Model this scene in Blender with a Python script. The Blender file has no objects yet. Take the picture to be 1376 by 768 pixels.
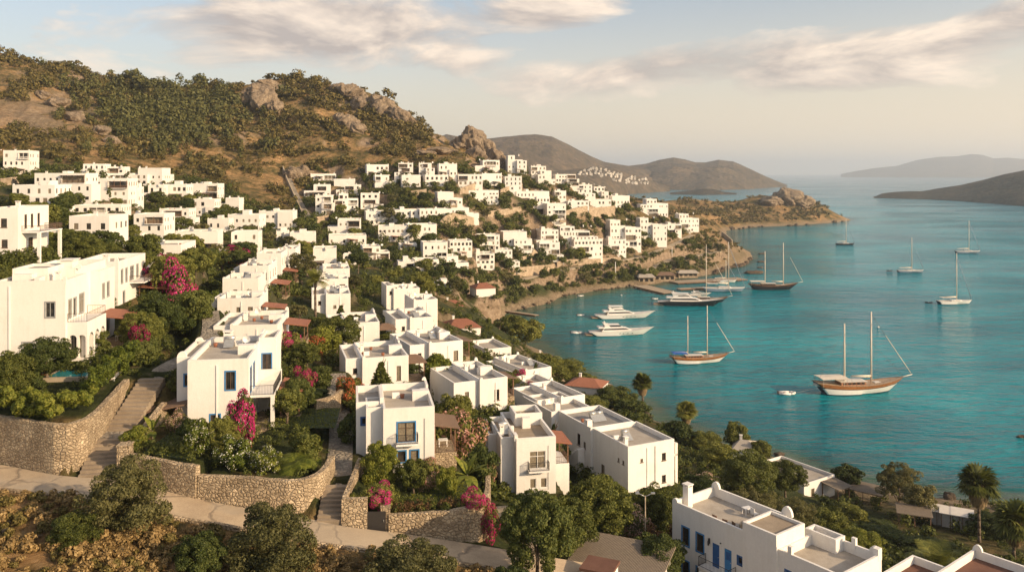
import bpy, math, random
import numpy as np
from mathutils import Vector, Matrix

# ------------------------------------------------------------------ camera, sky, sun, exposure
F = 1100.0; HX = 688.0; HY = 232.0; CZ = 64.0      # focal length in px of the 1376 px photo, horizon row, camera height
scn = bpy.context.scene
COL = scn.collection
cam = bpy.data.cameras.new('camera'); camo = bpy.data.objects.new('camera', cam); COL.objects.link(camo)
camo.location = (0, 0, CZ); camo.rotation_euler = (math.radians(90), 0, 0)
cam.sensor_width = 36; cam.lens = 36 * F / 1376; cam.shift_y = -(384 - HY) / 1376
cam.clip_start = 1; cam.clip_end = 90000
scn.camera = camo

SUN_EL = 21.0
SUN_AZ = 118.0            # clockwise from +Y (the view direction) towards +X
wd = bpy.data.worlds.new('World'); scn.world = wd; wd.use_nodes = True
nt = wd.node_tree; nt.nodes.clear()
def N(tree, t, **kw):
    n = tree.nodes.new(t)
    for k, v in kw.items():
        if k.startswith('i_'):
            key = k[2:]; key = int(key) if key.isdigit() else key.replace('_', ' ')
            n.inputs[key].default_value = v
        else: setattr(n, k, v)
    return n
def lk(tree, a, b): tree.links.new(a, b)
def mth(tree, op, a, b=None, c=None, clamp=False):
    n = tree.nodes.new('ShaderNodeMath'); n.operation = op; n.use_clamp = clamp
    for i, v in enumerate((a, b, c)):
        if v is None: continue
        if isinstance(v, (int, float)): n.inputs[i].default_value = v
        else: tree.links.new(v, n.inputs[i])
    return n.outputs[0]
def mixc(tree, f, a, b, mode='MIX'):
    n = tree.nodes.new('ShaderNodeMix'); n.data_type = 'RGBA'; n.blend_type = mode
    for idx, v in ((0, f), (6, a), (7, b)):
        if isinstance(v, (int, float)): n.inputs[idx].default_value = v
        elif isinstance(v, tuple): n.inputs[idx].default_value = (*v[:3], 1)
        else: tree.links.new(v, n.inputs[idx])
    return n.outputs[2]
sky = N(nt, 'ShaderNodeTexSky', sky_type='NISHITA', sun_disc=False)
sky.sun_elevation = math.radians(SUN_EL); sky.sun_rotation = math.radians(SUN_AZ)
sky.altitude = 50; sky.air_density = 1.0; sky.dust_density = 2.0; sky.ozone_density = 1.0
tc = N(nt, 'ShaderNodeTexCoord'); sep = N(nt, 'ShaderNodeSeparateXYZ'); lk(nt, tc.outputs['Generated'], sep.inputs[0])
X, Y, Z = sep.outputs
az = mth(nt, 'ARCTAN2', X, Y)                       # bearing from the view direction, radians
el = mth(nt, 'ARCSINE', Z)
cmb = N(nt, 'ShaderNodeCombineXYZ'); lk(nt, mth(nt, 'MULTIPLY', az, 2.2), cmb.inputs[0]); lk(nt, mth(nt, 'MULTIPLY', el, 6.5), cmb.inputs[1])
n1 = N(nt, 'ShaderNodeTexNoise', i_Scale=2.2, i_Detail=12.0, i_Roughness=0.60, i_Distortion=0.35); lk(nt, cmb.outputs[0], n1.inputs['Vector'])
off = N(nt, 'ShaderNodeVectorMath', operation='ADD'); lk(nt, cmb.outputs[0], off.inputs[0]); off.inputs[1].default_value = (0.05, 0.10, 0)
n1b = N(nt, 'ShaderNodeTexNoise', i_Scale=2.2, i_Detail=12.0, i_Roughness=0.60, i_Distortion=0.35); lk(nt, off.outputs[0], n1b.inputs['Vector'])
def blob(a0, e0, sa, se, tilt=0.0):
    da = mth(nt, 'SUBTRACT', az, a0)
    de = mth(nt, 'SUBTRACT', mth(nt, 'SUBTRACT', el, e0), mth(nt, 'MULTIPLY', da, tilt))
    q = mth(nt, 'ADD', mth(nt, 'POWER', mth(nt, 'ABSOLUTE', mth(nt, 'DIVIDE', da, sa)), 2.0), mth(nt, 'POWER', mth(nt, 'ABSOLUTE', mth(nt, 'DIVIDE', de, se)), 2.0))
    return mth(nt, 'EXPONENT', mth(nt, 'MULTIPLY', q, -1.0))
def A(px): return math.atan((px - HX) / F)
def E(px, py): return math.atan((HY - py) / math.hypot(F, px - HX))
BL = [(A(430), E(430, 42), .26, .055, .02, 1.1), (A(260), E(260, 66), .10, .03, 0, .75), (A(600), E(600, 70), .10, .035, -.1, .8),
      (A(740), E(740, 14), .12, .03, 0.1, 1.0), (A(870), E(870, 100), .22, .034, .03, 1.05), (A(1150), E(1150, 78), .24, .040, .10, 1.1),
      (A(1340), E(1340, 30), .12, .03, .05, .9), (A(0), E(0, -60), .5, .03, 0, .7), (A(900), E(900, -80), .6, .04, 0, .7), (A(800), E(800, 125), .12, .010, 0, .4)]
tot = None
for b in BL:
    g = mth(nt, 'MULTIPLY', blob(*b[:5]), b[5]); tot = g if tot is None else mth(nt, 'MAXIMUM', tot, g)
far = mth(nt, 'MULTIPLY', mth(nt, 'SUBTRACT', el, 0.28, clamp=True), 1.6)
tot = mth(nt, 'MAXIMUM', tot, mth(nt, 'MINIMUM', far, 0.55))
def dens(nz):
    v = mth(nt, 'ADD', mth(nt, 'MULTIPLY', tot, 1.35), mth(nt, 'MULTIPLY', mth(nt, 'SUBTRACT', nz.outputs[0], 0.665), 3.4))
    return mth(nt, 'MULTIPLY', v, 1.6, clamp=True)
d0 = dens(n1); d1 = dens(n1b)
lit = mth(nt, 'ADD', 0.42, mth(nt, 'MULTIPLY', mth(nt, 'SUBTRACT', n1.outputs[0], n1b.outputs[0]), 4.5), clamp=True)
CLOUD_LIT = (7.2, 5.9, 4.7); CLOUD_DARK = (3.35, 2.85, 2.6)
ccol = mixc(nt, lit, CLOUD_DARK, CLOUD_LIT)
hsv = N(nt, 'ShaderNodeHueSaturation', i_Saturation=0.90, i_Value=1.0); lk(nt, sky.outputs[0], hsv.inputs['Color'])
glow = mth(nt, 'EXPONENT', mth(nt, 'MULTIPLY', mth(nt, 'POWER', mth(nt, 'DIVIDE', mth(nt, 'ABSOLUTE', el), 0.150), 1.7), -1.0))   # hazy bright air low in the sky
right = mth(nt, 'ADD', 0.80, mth(nt, 'MULTIPLY', mth(nt, 'SINE', az), 0.35))
tint = mixc(nt, mth(nt, 'MULTIPLY', glow, right, clamp=True), hsv.outputs[0], (6.7, 5.4, 3.85))
skyc = mixc(nt, mth(nt, 'MULTIPLY', mth(nt, 'POWER', d0, 0.75), 0.92), tint, ccol)
bg = N(nt, 'ShaderNodeBackground', i_Strength=0.122); lk(nt, skyc, bg.inputs[0])
wo = N(nt, 'ShaderNodeOutputWorld'); lk(nt, bg.outputs[0], wo.inputs[0])

sl = bpy.data.lights.new('sun', 'SUN'); sl.energy = 4.7; sl.angle = math.radians(0.6); sl.color = (1.0, 0.745, 0.47)
so = bpy.data.objects.new('sun', sl); COL.objects.link(so)
_e, _a = math.radians(SUN_EL), math.radians(SUN_AZ)
SV = Vector((math.sin(_a) * math.cos(_e), math.cos(_a) * math.cos(_e), math.sin(_e)))
so.rotation_euler = SV.to_track_quat('Z', 'Y').to_euler()

scn.view_settings.view_transform = 'Standard'; scn.view_settings.look = 'None'
scn.view_settings.exposure = 0.44; scn.view_settings.gamma = 1.0; scn.view_settings.use_curve_mapping = False
scn.render.engine = 'CYCLES'
scn.cycles.max_bounces = 6; scn.cycles.diffuse_bounces = 3; scn.cycles.glossy_bounces = 3
scn.cycles.volume_bounces = 1; scn.cycles.transparent_max_bounces = 8

# ------------------------------------------------------------------ helpers
def tag(o, label=None, cat=None, group=None, kind=None):
    if label: o['label'] = label
    if cat: o['category'] = cat
    if group: o['group'] = group
    if kind: o['kind'] = kind
    return o
def empty(name, loc=(0, 0, 0), rz=0.0, parent=None):
    o = bpy.data.objects.new(name, None); COL.objects.link(o); o.location = loc; o.rotation_euler = (0, 0, rz)
    o.empty_display_size = 0.2
    if parent: o.parent = parent
    return o
def np_mesh(name, verts, faces, mats=None, fm=None, smooth=False):
    """verts (n,3) array, faces (m,k) array"""
    me = bpy.data.meshes.new(name)
    verts = np.asarray(verts, np.float32); faces = np.asarray(faces, np.int32)
    me.vertices.add(len(verts)); me.vertices.foreach_set('co', verts.ravel())
    k = faces.shape[1]; m = len(faces)
    me.loops.add(m * k); me.loops.foreach_set('vertex_index', faces.ravel())
    me.polygons.add(m); me.polygons.foreach_set('loop_start', np.arange(0, m * k, k, dtype=np.int32))
    if fm is not None: me.polygons.foreach_set('material_index', np.asarray(fm, np.int32))
    if smooth: me.polygons.foreach_set('use_smooth', np.ones(m, bool))
    me.update(calc_edges=True)
    for mm in (mats or []): me.materials.append(mm)
    return me
def mobj(name, me, parent=None, loc=(0, 0, 0), rz=0.0):
    o = bpy.data.objects.new(name, me); COL.objects.link(o); o.location = loc; o.rotation_euler = (0, 0, rz)
    if parent: o.parent = parent
    return o
class MB:
    def __init__(s): s.v = []; s.f = []; s.m = []; s.sm = []
    def poly(s, pts, m=0, sm=False):
        b = len(s.v); s.v += [tuple(p) for p in pts]; s.f.append(tuple(range(b, b + len(pts)))); s.m.append(m); s.sm.append(sm)
    def box(s, x0, x1, y0, y1, z0, z1, m=0):
        b = len(s.v)
        s.v += [(x, y, z) for z in (z0, z1) for y in (y0, y1) for x in (x0, x1)]
        for q in ((0, 2, 3, 1), (4, 5, 7, 6), (0, 1, 5, 4), (2, 6, 7, 3), (0, 4, 6, 2), (1, 3, 7, 5)):
            s.f.append(tuple(b + i for i in q)); s.m.append(m); s.sm.append(False)
    def bar(s, p, q, r, n=6, m=0, r2=None, sm=True):
        p = Vector(p); q = Vector(q); d = (q - p)
        if d.length < 1e-6: return
        d.normalize(); a = d.orthogonal().normalized(); c = d.cross(a); r2 = r if r2 is None else r2
        b = len(s.v)
        for (o, rr) in ((p, r), (q, r2)):
            for i in range(n):
                t = 2 * math.pi * i / n; s.v.append(tuple(o + a * (math.cos(t) * rr) + c * (math.sin(t) * rr)))
        for i in range(n):
            j = (i + 1) % n; s.f.append((b + i, b + j, b + n + j, b + n + i)); s.m.append(m); s.sm.append(sm)
        s.f.append(tuple(b + i for i in reversed(range(n)))); s.m.append(m); s.sm.append(False)
        s.f.append(tuple(b + n + i for i in range(n))); s.m.append(m); s.sm.append(False)
    def loft(s, rings, m=None, closed=False, caps=(True, True), sm=True):
        """rings: list of equal-length point lists; m: per-strip material"""
        b = len(s.v); n = len(rings[0])
        for r in rings: s.v += [tuple(p) for p in r]
        for i in range(len(rings) - 1):
            for j in range(n if closed else n - 1):
                k = (j + 1) % n
                s.f.append((b + i * n + j, b + (i + 1) * n + j, b + (i + 1) * n + k, b + i * n + k))
                s.m.append(m[j] if m else 0); s.sm.append(sm)
        if caps[0]: s.f.append(tuple(b + j for j in range(n))); s.m.append(0); s.sm.append(False)
        if caps[1]: s.f.append(tuple(b + (len(rings) - 1) * n + j for j in reversed(range(n)))); s.m.append(0); s.sm.append(False)
    def mesh(s, name, mats):
        me = bpy.data.meshes.new(name); me.from_pydata(s.v, [], s.f)
        me.polygons.foreach_set('material_index', s.m); me.polygons.foreach_set('use_smooth', s.sm)
        for mm in (mats if isinstance(mats, (list, tuple)) else [mats]): me.materials.append(mm)
        me.update(); return me
    def obj(s, name, mats, parent=None, loc=(0, 0, 0), rz=0.0):
        return mobj(name, s.mesh(name, mats), parent, loc, rz)
def copy_tree(o, parent=None):
    c = o.copy(); COL.objects.link(c)
    if parent: c.parent = parent
    for ch in list(o.children): copy_tree(ch, c)
    return c

# value noise for terrain and rocks
def _h(ix, iy, s):
    n = (ix * 374761393 + iy * 668265263 + s * 1442695041) & 0xffffffff
    n = ((n ^ (n >> 13)) * 1274126177) & 0xffffffff
    return ((n ^ (n >> 16)) & 0xffff) / 65535.0
def vnoise(x, y, s=0):
    x = np.asarray(x, float); y = np.asarray(y, float)
    ix = np.floor(x).astype(np.int64); iy = np.floor(y).astype(np.int64); fx = x - ix; fy = y - iy
    fx = fx * fx * (3 - 2 * fx); fy = fy * fy * (3 - 2 * fy)
    a = _h(ix, iy, s); b = _h(ix + 1, iy, s); c = _h(ix, iy + 1, s); d = _h(ix + 1, iy + 1, s)
    return (a * (1 - fx) + b * fx) * (1 - fy) + (c * (1 - fx) + d * fx) * fy
def fbm(x, y, s=0, o=4, ridged=False):
    t = 0; a = 1; tot = 0
    for k in range(o):
        v = vnoise(x * 2 ** k + 17.3 * k, y * 2 ** k - 9.1 * k, s + k)
        if ridged: v = 1 - abs(2 * v - 1)
        t = t + a * v; tot += a; a *= .5
    return t / tot
def at(px, py, D): return Vector(((px - HX) * D / F, D, CZ - (py - HY) * D / F))
def sstep(x, a, b):
    t = np.clip((x - a) / (b - a), 0, 1); return t * t * (3 - 2 * t)

# ------------------------------------------------------------------ materials
def mat(name):
    m = bpy.data.materials.new(name); m.use_nodes = True
    return m, m.node_tree, m.node_tree.nodes['Principled BSDF']
def ramp(t, fac, stops):
    r = t.nodes.new('ShaderNodeValToRGB'); e = r.color_ramp.elements
    while len(e) < len(stops): e.new(0.5)
    for i, (p, c) in enumerate(stops): e[i].position = p; e[i].color = (*c, 1)
    lk(t, fac, r.inputs[0]); return r.outputs[0]
def wpos(t): return t.nodes.new('ShaderNodeNewGeometry').outputs['Position']
def ocoord(t): return t.nodes.new('ShaderNodeTexCoord').outputs['Object']
def noise(t, vec, sc, det=5.0, rough=.55, dist=0.0):
    n = N(t, 'ShaderNodeTexNoise', i_Scale=sc, i_Detail=det, i_Roughness=rough, i_Distortion=dist); lk(t, vec, n.inputs['Vector']); return n.outputs[0]
def bump(t, b, h, strength, dist):
    n = N(t, 'ShaderNodeBump', i_Strength=strength, i_Distance=dist); lk(t, h, n.inputs['Height']); lk(t, n.outputs[0], b.inputs['Normal'])
def simple(name, c, rough=.6, metal=0.0, var=.12, sc=3.0, bmp=0.0, spec=.4):
    m, t, b = mat(name); p = wpos(t)
    f = noise(t, p, sc)
    lo = tuple(x * (1 - var) for x in c); hi = tuple(min(1, x * (1 + var)) for x in c)
    lk(t, ramp(t, f, [(.3, lo), (.7, hi)]), b.inputs['Base Color'])
    b.inputs['Roughness'].default_value = rough; b.inputs['Metallic'].default_value = metal; b.inputs['Specular IOR Level'].default_value = spec
    if bmp: bump(t, b, noise(t, p, sc * 6, 4), .5, bmp)
    return m
def stucco(name, c, stain=(.55, .50, .43)):
    m, t, b = mat(name); p = wpos(t)
    big = noise(t, p, .35, 6, .65); fine = noise(t, p, 5, 6, .6)
    oi = t.nodes.new('ShaderNodeObjectInfo')
    vm = N(t, 'ShaderNodeVectorMath', operation='MULTIPLY'); lk(t, p, vm.inputs[0]); vm.inputs[1].default_value = (2.2, 2.2, .22)
    streak = noise(t, vm.outputs[0], 1.0, 5, .6)
    a = ramp(t, fine, [(.3, tuple(x * .93 for x in c)), (.7, c)])
    k = mth(t, 'MULTIPLY', mth(t, 'SUBTRACT', mth(t, 'ADD', mth(t, 'MULTIPLY', big, .6), mth(t, 'MULTIPLY', streak, .5)), .53, clamp=True), 2.6, clamp=True)
    a = mixc(t, mth(t, 'MULTIPLY', k, .7), a, stain)
    a = mixc(t, mth(t, 'MULTIPLY', oi.outputs['Random'], .16), a, (.70, .60, .47), 'MIX')
    lk(t, a, b.inputs['Base Color']); b.inputs['Roughness'].default_value = .85; b.inputs['Specular IOR Level'].default_value = .25
    bump(t, b, mth(t, 'ADD', noise(t, p, 9, 6, .7), mth(t, 'MULTIPLY', big, 2.0)), .35, .05)
    return m
M = {}
M['white'] = stucco('white_stucco', (.77, .74, .69))
M['trimwhite'] = stucco('white_trim', (.82, .80, .76))
def roofmat(name, c1, c2):
    m, t, b = mat(name); p = wpos(t)
    f = noise(t, p, .5, 7, .7); g = noise(t, p, 14, 4, .6)
    a = mixc(t, .35, ramp(t, f, [(.32, c1), (.62, c2)]), ramp(t, g, [(.35, tuple(x * .7 for x in c1)), (.65, c2)]))
    lk(t, a, b.inputs['Base Color']); b.inputs['Roughness'].default_value = .9; b.inputs['Specular IOR Level'].default_value = .15
    bump(t, b, g, .4, .02); return m
M['roof'] = roofmat('roof_screed', (.30, .26, .21), (.46, .41, .345))
M['roofgrey'] = roofmat('roof_grey', (.22, .205, .185), (.36, .335, .30))
M['roofbrown'] = roofmat('roof_brown', (.24, .185, .13), (.36, .29, .21))
M['roofred'] = roofmat('roof_red', (.12, .060, .042), (.19, .10, .072))
def tilemat(name, c1, c2, sc=9.0):
    m, t, b = mat(name); p = ocoord(t)
    w = N(t, 'ShaderNodeTexWave', wave_type='BANDS', bands_direction='X', i_Scale=sc / 6.28 * 3, i_Distortion=.6, i_Detail=2.0); lk(t, p, w.inputs['Vector'])
    f = noise(t, p, 2.5, 6, .7); g = noise(t, p, 18, 3, .6)
    a = mixc(t, .5, ramp(t, f, [(.3, c1), (.7, c2)]), ramp(t, g, [(.3, tuple(x * .6 for x in c1)), (.7, tuple(min(1, x * 1.25) for x in c2))]))
    a = mixc(t, mth(t, 'MULTIPLY', w.outputs[1], .35), a, tuple(x * .45 for x in c1))
    lk(t, a, b.inputs['Base Color']); b.inputs['Roughness'].default_value = .8
    bump(t, b, w.outputs[1], .8, .06); return m
M['tile'] = tilemat('terracotta_tiles', (.30, .10, .055), (.46, .19, .10))
M['shingle'] = tilemat('brown_shingles', (.17, .10, .06), (.30, .19, .12))
M['reed'] = tilemat('reed_matting', (.13, .10, .07), (.27, .215, .155), 5)
M['glass'], _t, _b = mat('window_glass'); 
_p = wpos(_t); lk(_t, ramp(_t, noise(_t, _p, 1.2, 3), [(.35, (.012, .014, .016)), (.65, (.06, .052, .042))]), _b.inputs['Base Color'])
_b.inputs['Roughness'].default_value = .12; _b.inputs['Specular IOR Level'].default_value = .6
M['curtain'] = simple('curtained_glass', (.20, .165, .115), .35, var=.35, sc=6)
M['blue'] = simple('blue_paint', (.045, .20, .42), .5, var=.15)
M['darkblue'] = simple('dark_blue_paint', (.03, .10, .26), .5, var=.15)
M['frame'] = simple('brown_wood_paint', (.10, .06, .035), .6)
M['greyframe'] = simple('grey_frame', (.30, .30, .29), .6)
M['wood'] = simple('stained_wood', (.16, .085, .045), .6, var=.3, sc=4)
M['palewood'] = simple('weathered_planks', (.33, .26, .18), .8, var=.3, sc=2)
M['iron'] = simple('wrought_iron', (.03, .027, .025), .5)
M['rust'] = simple('brown_railing', (.13, .075, .05), .6)
M['metal'] = simple('galvanised_metal', (.45, .45, .43), .4, metal=.6)
M['cloth'] = simple('pale_canvas', (.62, .55, .45), .8)
M['dark'] = simple('dark_interior', (.02, .018, .015), .9)
M['blacktile'] = simple('solar_glass', (.02, .03, .05), .2)
def stonemat(name, sc, c1, c2, mortar):
    m, t, b = mat(name); p = wpos(t)
    vm = N(t, 'ShaderNodeVectorMath', operation='MULTIPLY'); lk(t, p, vm.inputs[0]); vm.inputs[1].default_value = (1, 1, 1.35)
    nz = N(t, 'ShaderNodeTexNoise', i_Scale=sc * .9, i_Detail=2.0); lk(t, vm.outputs[0], nz.inputs['Vector'])
    ad = N(t, 'ShaderNodeVectorMath', operation='MULTIPLY_ADD'); lk(t, nz.outputs[1], ad.inputs[0]); ad.inputs[1].default_value = (.35 / sc,) * 3; lk(t, vm.outputs[0], ad.inputs[2])
    v1 = N(t, 'ShaderNodeTexVoronoi', feature='DISTANCE_TO_EDGE', i_Scale=sc); lk(t, ad.outputs[0], v1.inputs['Vector'])
    v2 = N(t, 'ShaderNodeTexVoronoi', feature='F1', i_Scale=sc); lk(t, ad.outputs[0], v2.inputs['Vector'])
    sp = N(t, 'ShaderNodeSeparateColor'); lk(t, v2.outputs['Color'], sp.inputs[0])
    a = ramp(t, sp.outputs[0], [(.0, c1), (.55, c2), (.93, tuple(min(1, x * 1.12) for x in c2)), (1.0, tuple(min(1, x * 1.5) for x in c2))])
    a = mixc(t, .35, a, ramp(t, noise(t, p, 6, 5, .7), [(.3, tuple(x * .6 for x in c1)), (.7, c2)]))
    e = mth(t, 'MULTIPLY', v1.outputs['Distance'], 14.0, clamp=True)
    bg_ = noise(t, p, .45, 6, .65); a = mixc(t, ramp(t, bg_, [(.42, (0, 0, 0)), (.62, (.55,) * 3)]), a, tuple(x * .55 for x in c1)); a = mixc(t, ramp(t, noise(t, p, 1.3, 5, .7), [(.55, (0, 0, 0)), (.66, (.5,) * 3)]), a, tuple(min(1, x * 1.15) for x in c2))
    a = mixc(t, mth(t, 'MULTIPLY', mth(t, 'SUBTRACT', 1.0, e), mth(t, 'ADD', .15, mth(t, 'MULTIPLY', bg_, 1.0))), a, mortar)
    lk(t, a, b.inputs['Base Color']); b.inputs['Roughness'].default_value = .9; b.inputs['Specular IOR Level'].default_value = .15
    bump(t, b, mth(t, 'ADD', mth(t, 'MULTIPLY', v1.outputs['Distance'], 5.0, clamp=True), mth(t, 'MULTIPLY', noise(t, p, 12, 4), .3)), .9, .12)
    return m
M['stone'] = stonemat('rubble_stone', 2.7, (.33, .245, .155), (.52, .41, .275), (.20, .145, .09))
M['stonefine'] = stonemat('small_rubble_stone', 3.6, (.36, .265, .165), (.54, .42, .28), (.25, .18, .115))
M['paving'] = stonemat('stone_paving', 1.6, (.26, .22, .17), (.38, .33, .26), (.14, .12, .09))
M['tanwall'] = stonemat('tan_retaining_stone', 1.0, (.36, .27, .18), (.48, .38, .27), (.30, .22, .15))
def groundmat():
    m, t, b = mat('terrain_ground'); p = wpos(t); at_ = N(t, 'ShaderNodeAttribute', attribute_name='zone')
    sp = N(t, 'ShaderNodeSeparateColor'); lk(t, at_.outputs['Color'], sp.inputs[0])   # R garden, G rock, B shore
    f = noise(t, p, .045, 9, .68); g = noise(t, p, .6, 7, .7); h = noise(t, p, .22, 6, .65)
    dry = ramp(t, g, [(.28, (.19, .11, .05)), (.5, (.36, .215, .095)), (.72, (.50, .34, .18))])
    grn = ramp(t, g, [(.3, (.045, .042, .014)), (.7, (.125, .105, .040))])
    a = mixc(t, ramp(t, mth(t, 'ADD', mth(t, 'MULTIPLY', f, .6), mth(t, 'MULTIPLY', h, .4)), [(.40, (0, 0, 0)), (.56, (1, 1, 1))]), dry, grn)
    gard = ramp(t, g, [(.3, (.018, .024, .009)), (.55, (.05, .06, .018)), (.75, (.17, .13, .075))])
    a = mixc(t, sp.outputs[0], a, gard)
    vr = N(t, 'ShaderNodeTexVoronoi', feature='DISTANCE_TO_EDGE', i_Scale=.25); lk(t, p, vr.inputs['Vector'])
    rock = ramp(t, noise(t, p, .5, 8, .75), [(.3, (.10, .07, .045)), (.5, (.26, .19, .125)), (.75, (.42, .33, .24))])
    a = mixc(t, sp.outputs[1], a, rock)
    sh = ramp(t, noise(t, p, .9, 7, .7), [(.35, (.12, .085, .05)), (.65, (.34, .26, .17))])
    a = mixc(t, sp.outputs[2], a, sh)
    lk(t, a, b.inputs['Base Color']); b.inputs['Roughness'].default_value = .95; b.inputs['Specular IOR Level'].default_value = .1
    bump(t, b, mth(t, 'ADD', noise(t, p, .35, 9, .75), mth(t, 'MULTIPLY', g, .3)), 1.0, 1.2)
    return m
M['ground'] = groundmat()
M['step'] = roofmat('worn_step_stone', (.22, .17, .12), (.36, .29, .21))
M['path'] = roofmat('pale_concrete', (.33, .26, .18), (.46, .38, .27))
def roadmat():
    m, t, b = mat('worn_concrete_road'); p = wpos(t); f = noise(t, p, .35, 8, .72); g = noise(t, p, 9, 5, .7); q = noise(t, p, .12, 3, .5)
    a = mixc(t, .4, ramp(t, f, [(.3, (.32, .235, .15)), (.6, (.52, .40, .26))]), ramp(t, g, [(.35, (.26, .195, .13)), (.65, (.52, .41, .28))]))
    nz = N(t, 'ShaderNodeTexNoise', i_Scale=.5, i_Detail=5.0); lk(t, p, nz.inputs['Vector']); ad = N(t, 'ShaderNodeVectorMath', operation='MULTIPLY_ADD'); lk(t, nz.outputs[1], ad.inputs[0]); ad.inputs[1].default_value = (2.2,) * 3; lk(t, p, ad.inputs[2])
    v = N(t, 'ShaderNodeTexVoronoi', feature='DISTANCE_TO_EDGE', i_Scale=.17); lk(t, ad.outputs[0], v.inputs['Vector'])
    cr = mth(t, 'SUBTRACT', 1.0, mth(t, 'MULTIPLY', v.outputs['Distance'], 26.0, clamp=True), clamp=True)
    a = mixc(t, mth(t, 'MULTIPLY', cr, .65), a, (.11, .085, .06)); a = mixc(t, ramp(t, q, [(.50, (0, 0, 0)), (.56, (.5,) * 3)]), a, (.34, .29, .22))
    lk(t, a, b.inputs['Base Color']); b.inputs['Roughness'].default_value = .9; bump(t, b, mth(t, 'SUBTRACT', g, cr), .6, .04); return m
M['road'] = roadmat()
def leafmat(name, dark, mid, lite, trans=.25):
    m, t, b = mat(name); oi = t.nodes.new('ShaderNodeObjectInfo')
    p = wpos(t); f = noise(t, p, 1.1, 4, .6); isl = N(t, 'ShaderNodeNewGeometry')
    k = mth(t, 'ADD', mth(t, 'ADD', mth(t, 'MULTIPLY', f, .45), mth(t, 'MULTIPLY', isl.outputs['Random Per Island'], .35)), mth(t, 'MULTIPLY', oi.outputs['Random'], .36))
    c = ramp(t, k, [(.28, dark), (.52, mid), (.80, lite)])
    lk(t, c, b.inputs['Base Color']); b.inputs['Roughness'].default_value = .6; b.inputs['Specular IOR Level'].default_value = .2
    tr = N(t, 'ShaderNodeBsdfTranslucent'); lk(t, mixc(t, 1.0, c, (1.1, 1.1, .55), 'MULTIPLY'), tr.inputs[0])
    mx = N(t, 'ShaderNodeMixShader', i_0=trans); lk(t, b.outputs[0], mx.inputs[1]); lk(t, tr.outputs[0], mx.inputs[2])
    lk(t, mx.outputs[0], t.nodes['Material Output'].inputs[0]); return m
M['leaf'] = leafmat('leaf_olive_green', (.036, .048, .009), (.105, .118, .025), (.22, .215, .046))
M['leafdark'] = leafmat('leaf_dark_green', (.022, .034, .008), (.062, .082, .019), (.14, .15, .036))
M['leafbright'] = leafmat('leaf_fresh_green', (.04, .06, .008), (.12, .145, .018), (.24, .235, .04))
M['leafgrey'] = leafmat('leaf_grey_olive', (.042, .046, .016), (.11, .105, .036), (.20, .18, .07))
M['leafbrown'] = leafmat('leaf_reddish', (.05, .02, .012), (.13, .06, .03), (.20, .12, .05))
M['scrub'] = leafmat('leaf_scrub', (.034, .032, .008), (.088, .074, .019), (.19, .145, .045), .1)
M['scrubdark'] = leafmat('leaf_pine_wood', (.022, .030, .008), (.055, .062, .018), (.12, .115, .035), .12)
M['dry'] = leafmat('dry_grass_blades', (.13, .085, .035), (.30, .20, .08), (.48, .34, .15), .2)
M['pink'] = leafmat('magenta_bracts', (.24, .008, .065), (.44, .014, .13), (.62, .06, .24), .3)
M['oleander'] = leafmat('pale_pink_blossom', (.35, .16, .12), (.55, .30, .24), (.70, .50, .42), .3)
M['whiteflower'] = leafmat('white_blossom', (.5, .47, .38), (.72, .70, .60), (.85, .83, .75), .3)
M['redflower'] = leafmat('red_blossom', (.30, .03, .02), (.45, .08, .04), (.55, .18, .06), .3)
M['bark'] = simple('bark', (.13, .095, .065), .9, var=.3, sc=5, bmp=.03)
M['deadfrond'] = leafmat('dead_fronds', (.10, .065, .03), (.20, .14, .07), (.30, .22, .12), .15)
def rockmat(name, c1, c2, c3, sc=.35):
    m, t, b = mat(name); p = wpos(t)
    vm = N(t, 'ShaderNodeVectorMath', operation='MULTIPLY'); lk(t, p, vm.inputs[0]); vm.inputs[1].default_value = (1, 1, .45)
    f = noise(t, vm.outputs[0], sc, 9, .75); 
    c = ramp(t, f, [(.30, c1), (.5, c2), (.7, c3)])
    lk(t, c, b.inputs['Base Color']); b.inputs['Roughness'].default_value = .92; b.inputs['Specular IOR Level'].default_value = .15
    bump(t, b, noise(t, vm.outputs[0], sc * 1.6, 9, .8), 1.0, 1.6); return m
M['rock'] = rockmat('limestone_crag', (.09, .065, .045), (.25, .19, .13), (.42, .33, .235))
M['rockdark'] = rockmat('dark_shore_rock', (.04, .03, .022), (.13, .095, .065), (.26, .20, .14), .8)
def farmat(name, a, b_, c, sc):
    m, t, b = mat(name); p = wpos(t)
    f = noise(t, p, sc, 9, .7); g = noise(t, p, sc * 9, 6, .75)
    col = mixc(t, .55, ramp(t, f, [(.35, a), (.55, b_), (.7, c)]), ramp(t, g, [(.38, a), (.5, b_), (.66, c)]))
    lk(t, col, b.inputs['Base Color']); b.inputs['Roughness'].default_value = .95; b.inputs['Specular IOR Level'].default_value = .1
    bump(t, b, mth(t, 'ADD', f, mth(t, 'MULTIPLY', g, .25)), 1.0, 20.0); return m
M['distantwhite'] = simple('weathered_whitewash', (.52, .47, .40), .9, var=.25, sc=.06)
M['far'] = farmat('far_hill_scrub', (.040, .036, .022), (.115, .088, .055), (.27, .19, .12), .007)
M['farland'] = farmat('near_island_scrub', (.020, .020, .013), (.06, .050, .032), (.18, .13, .085), .014)
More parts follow.
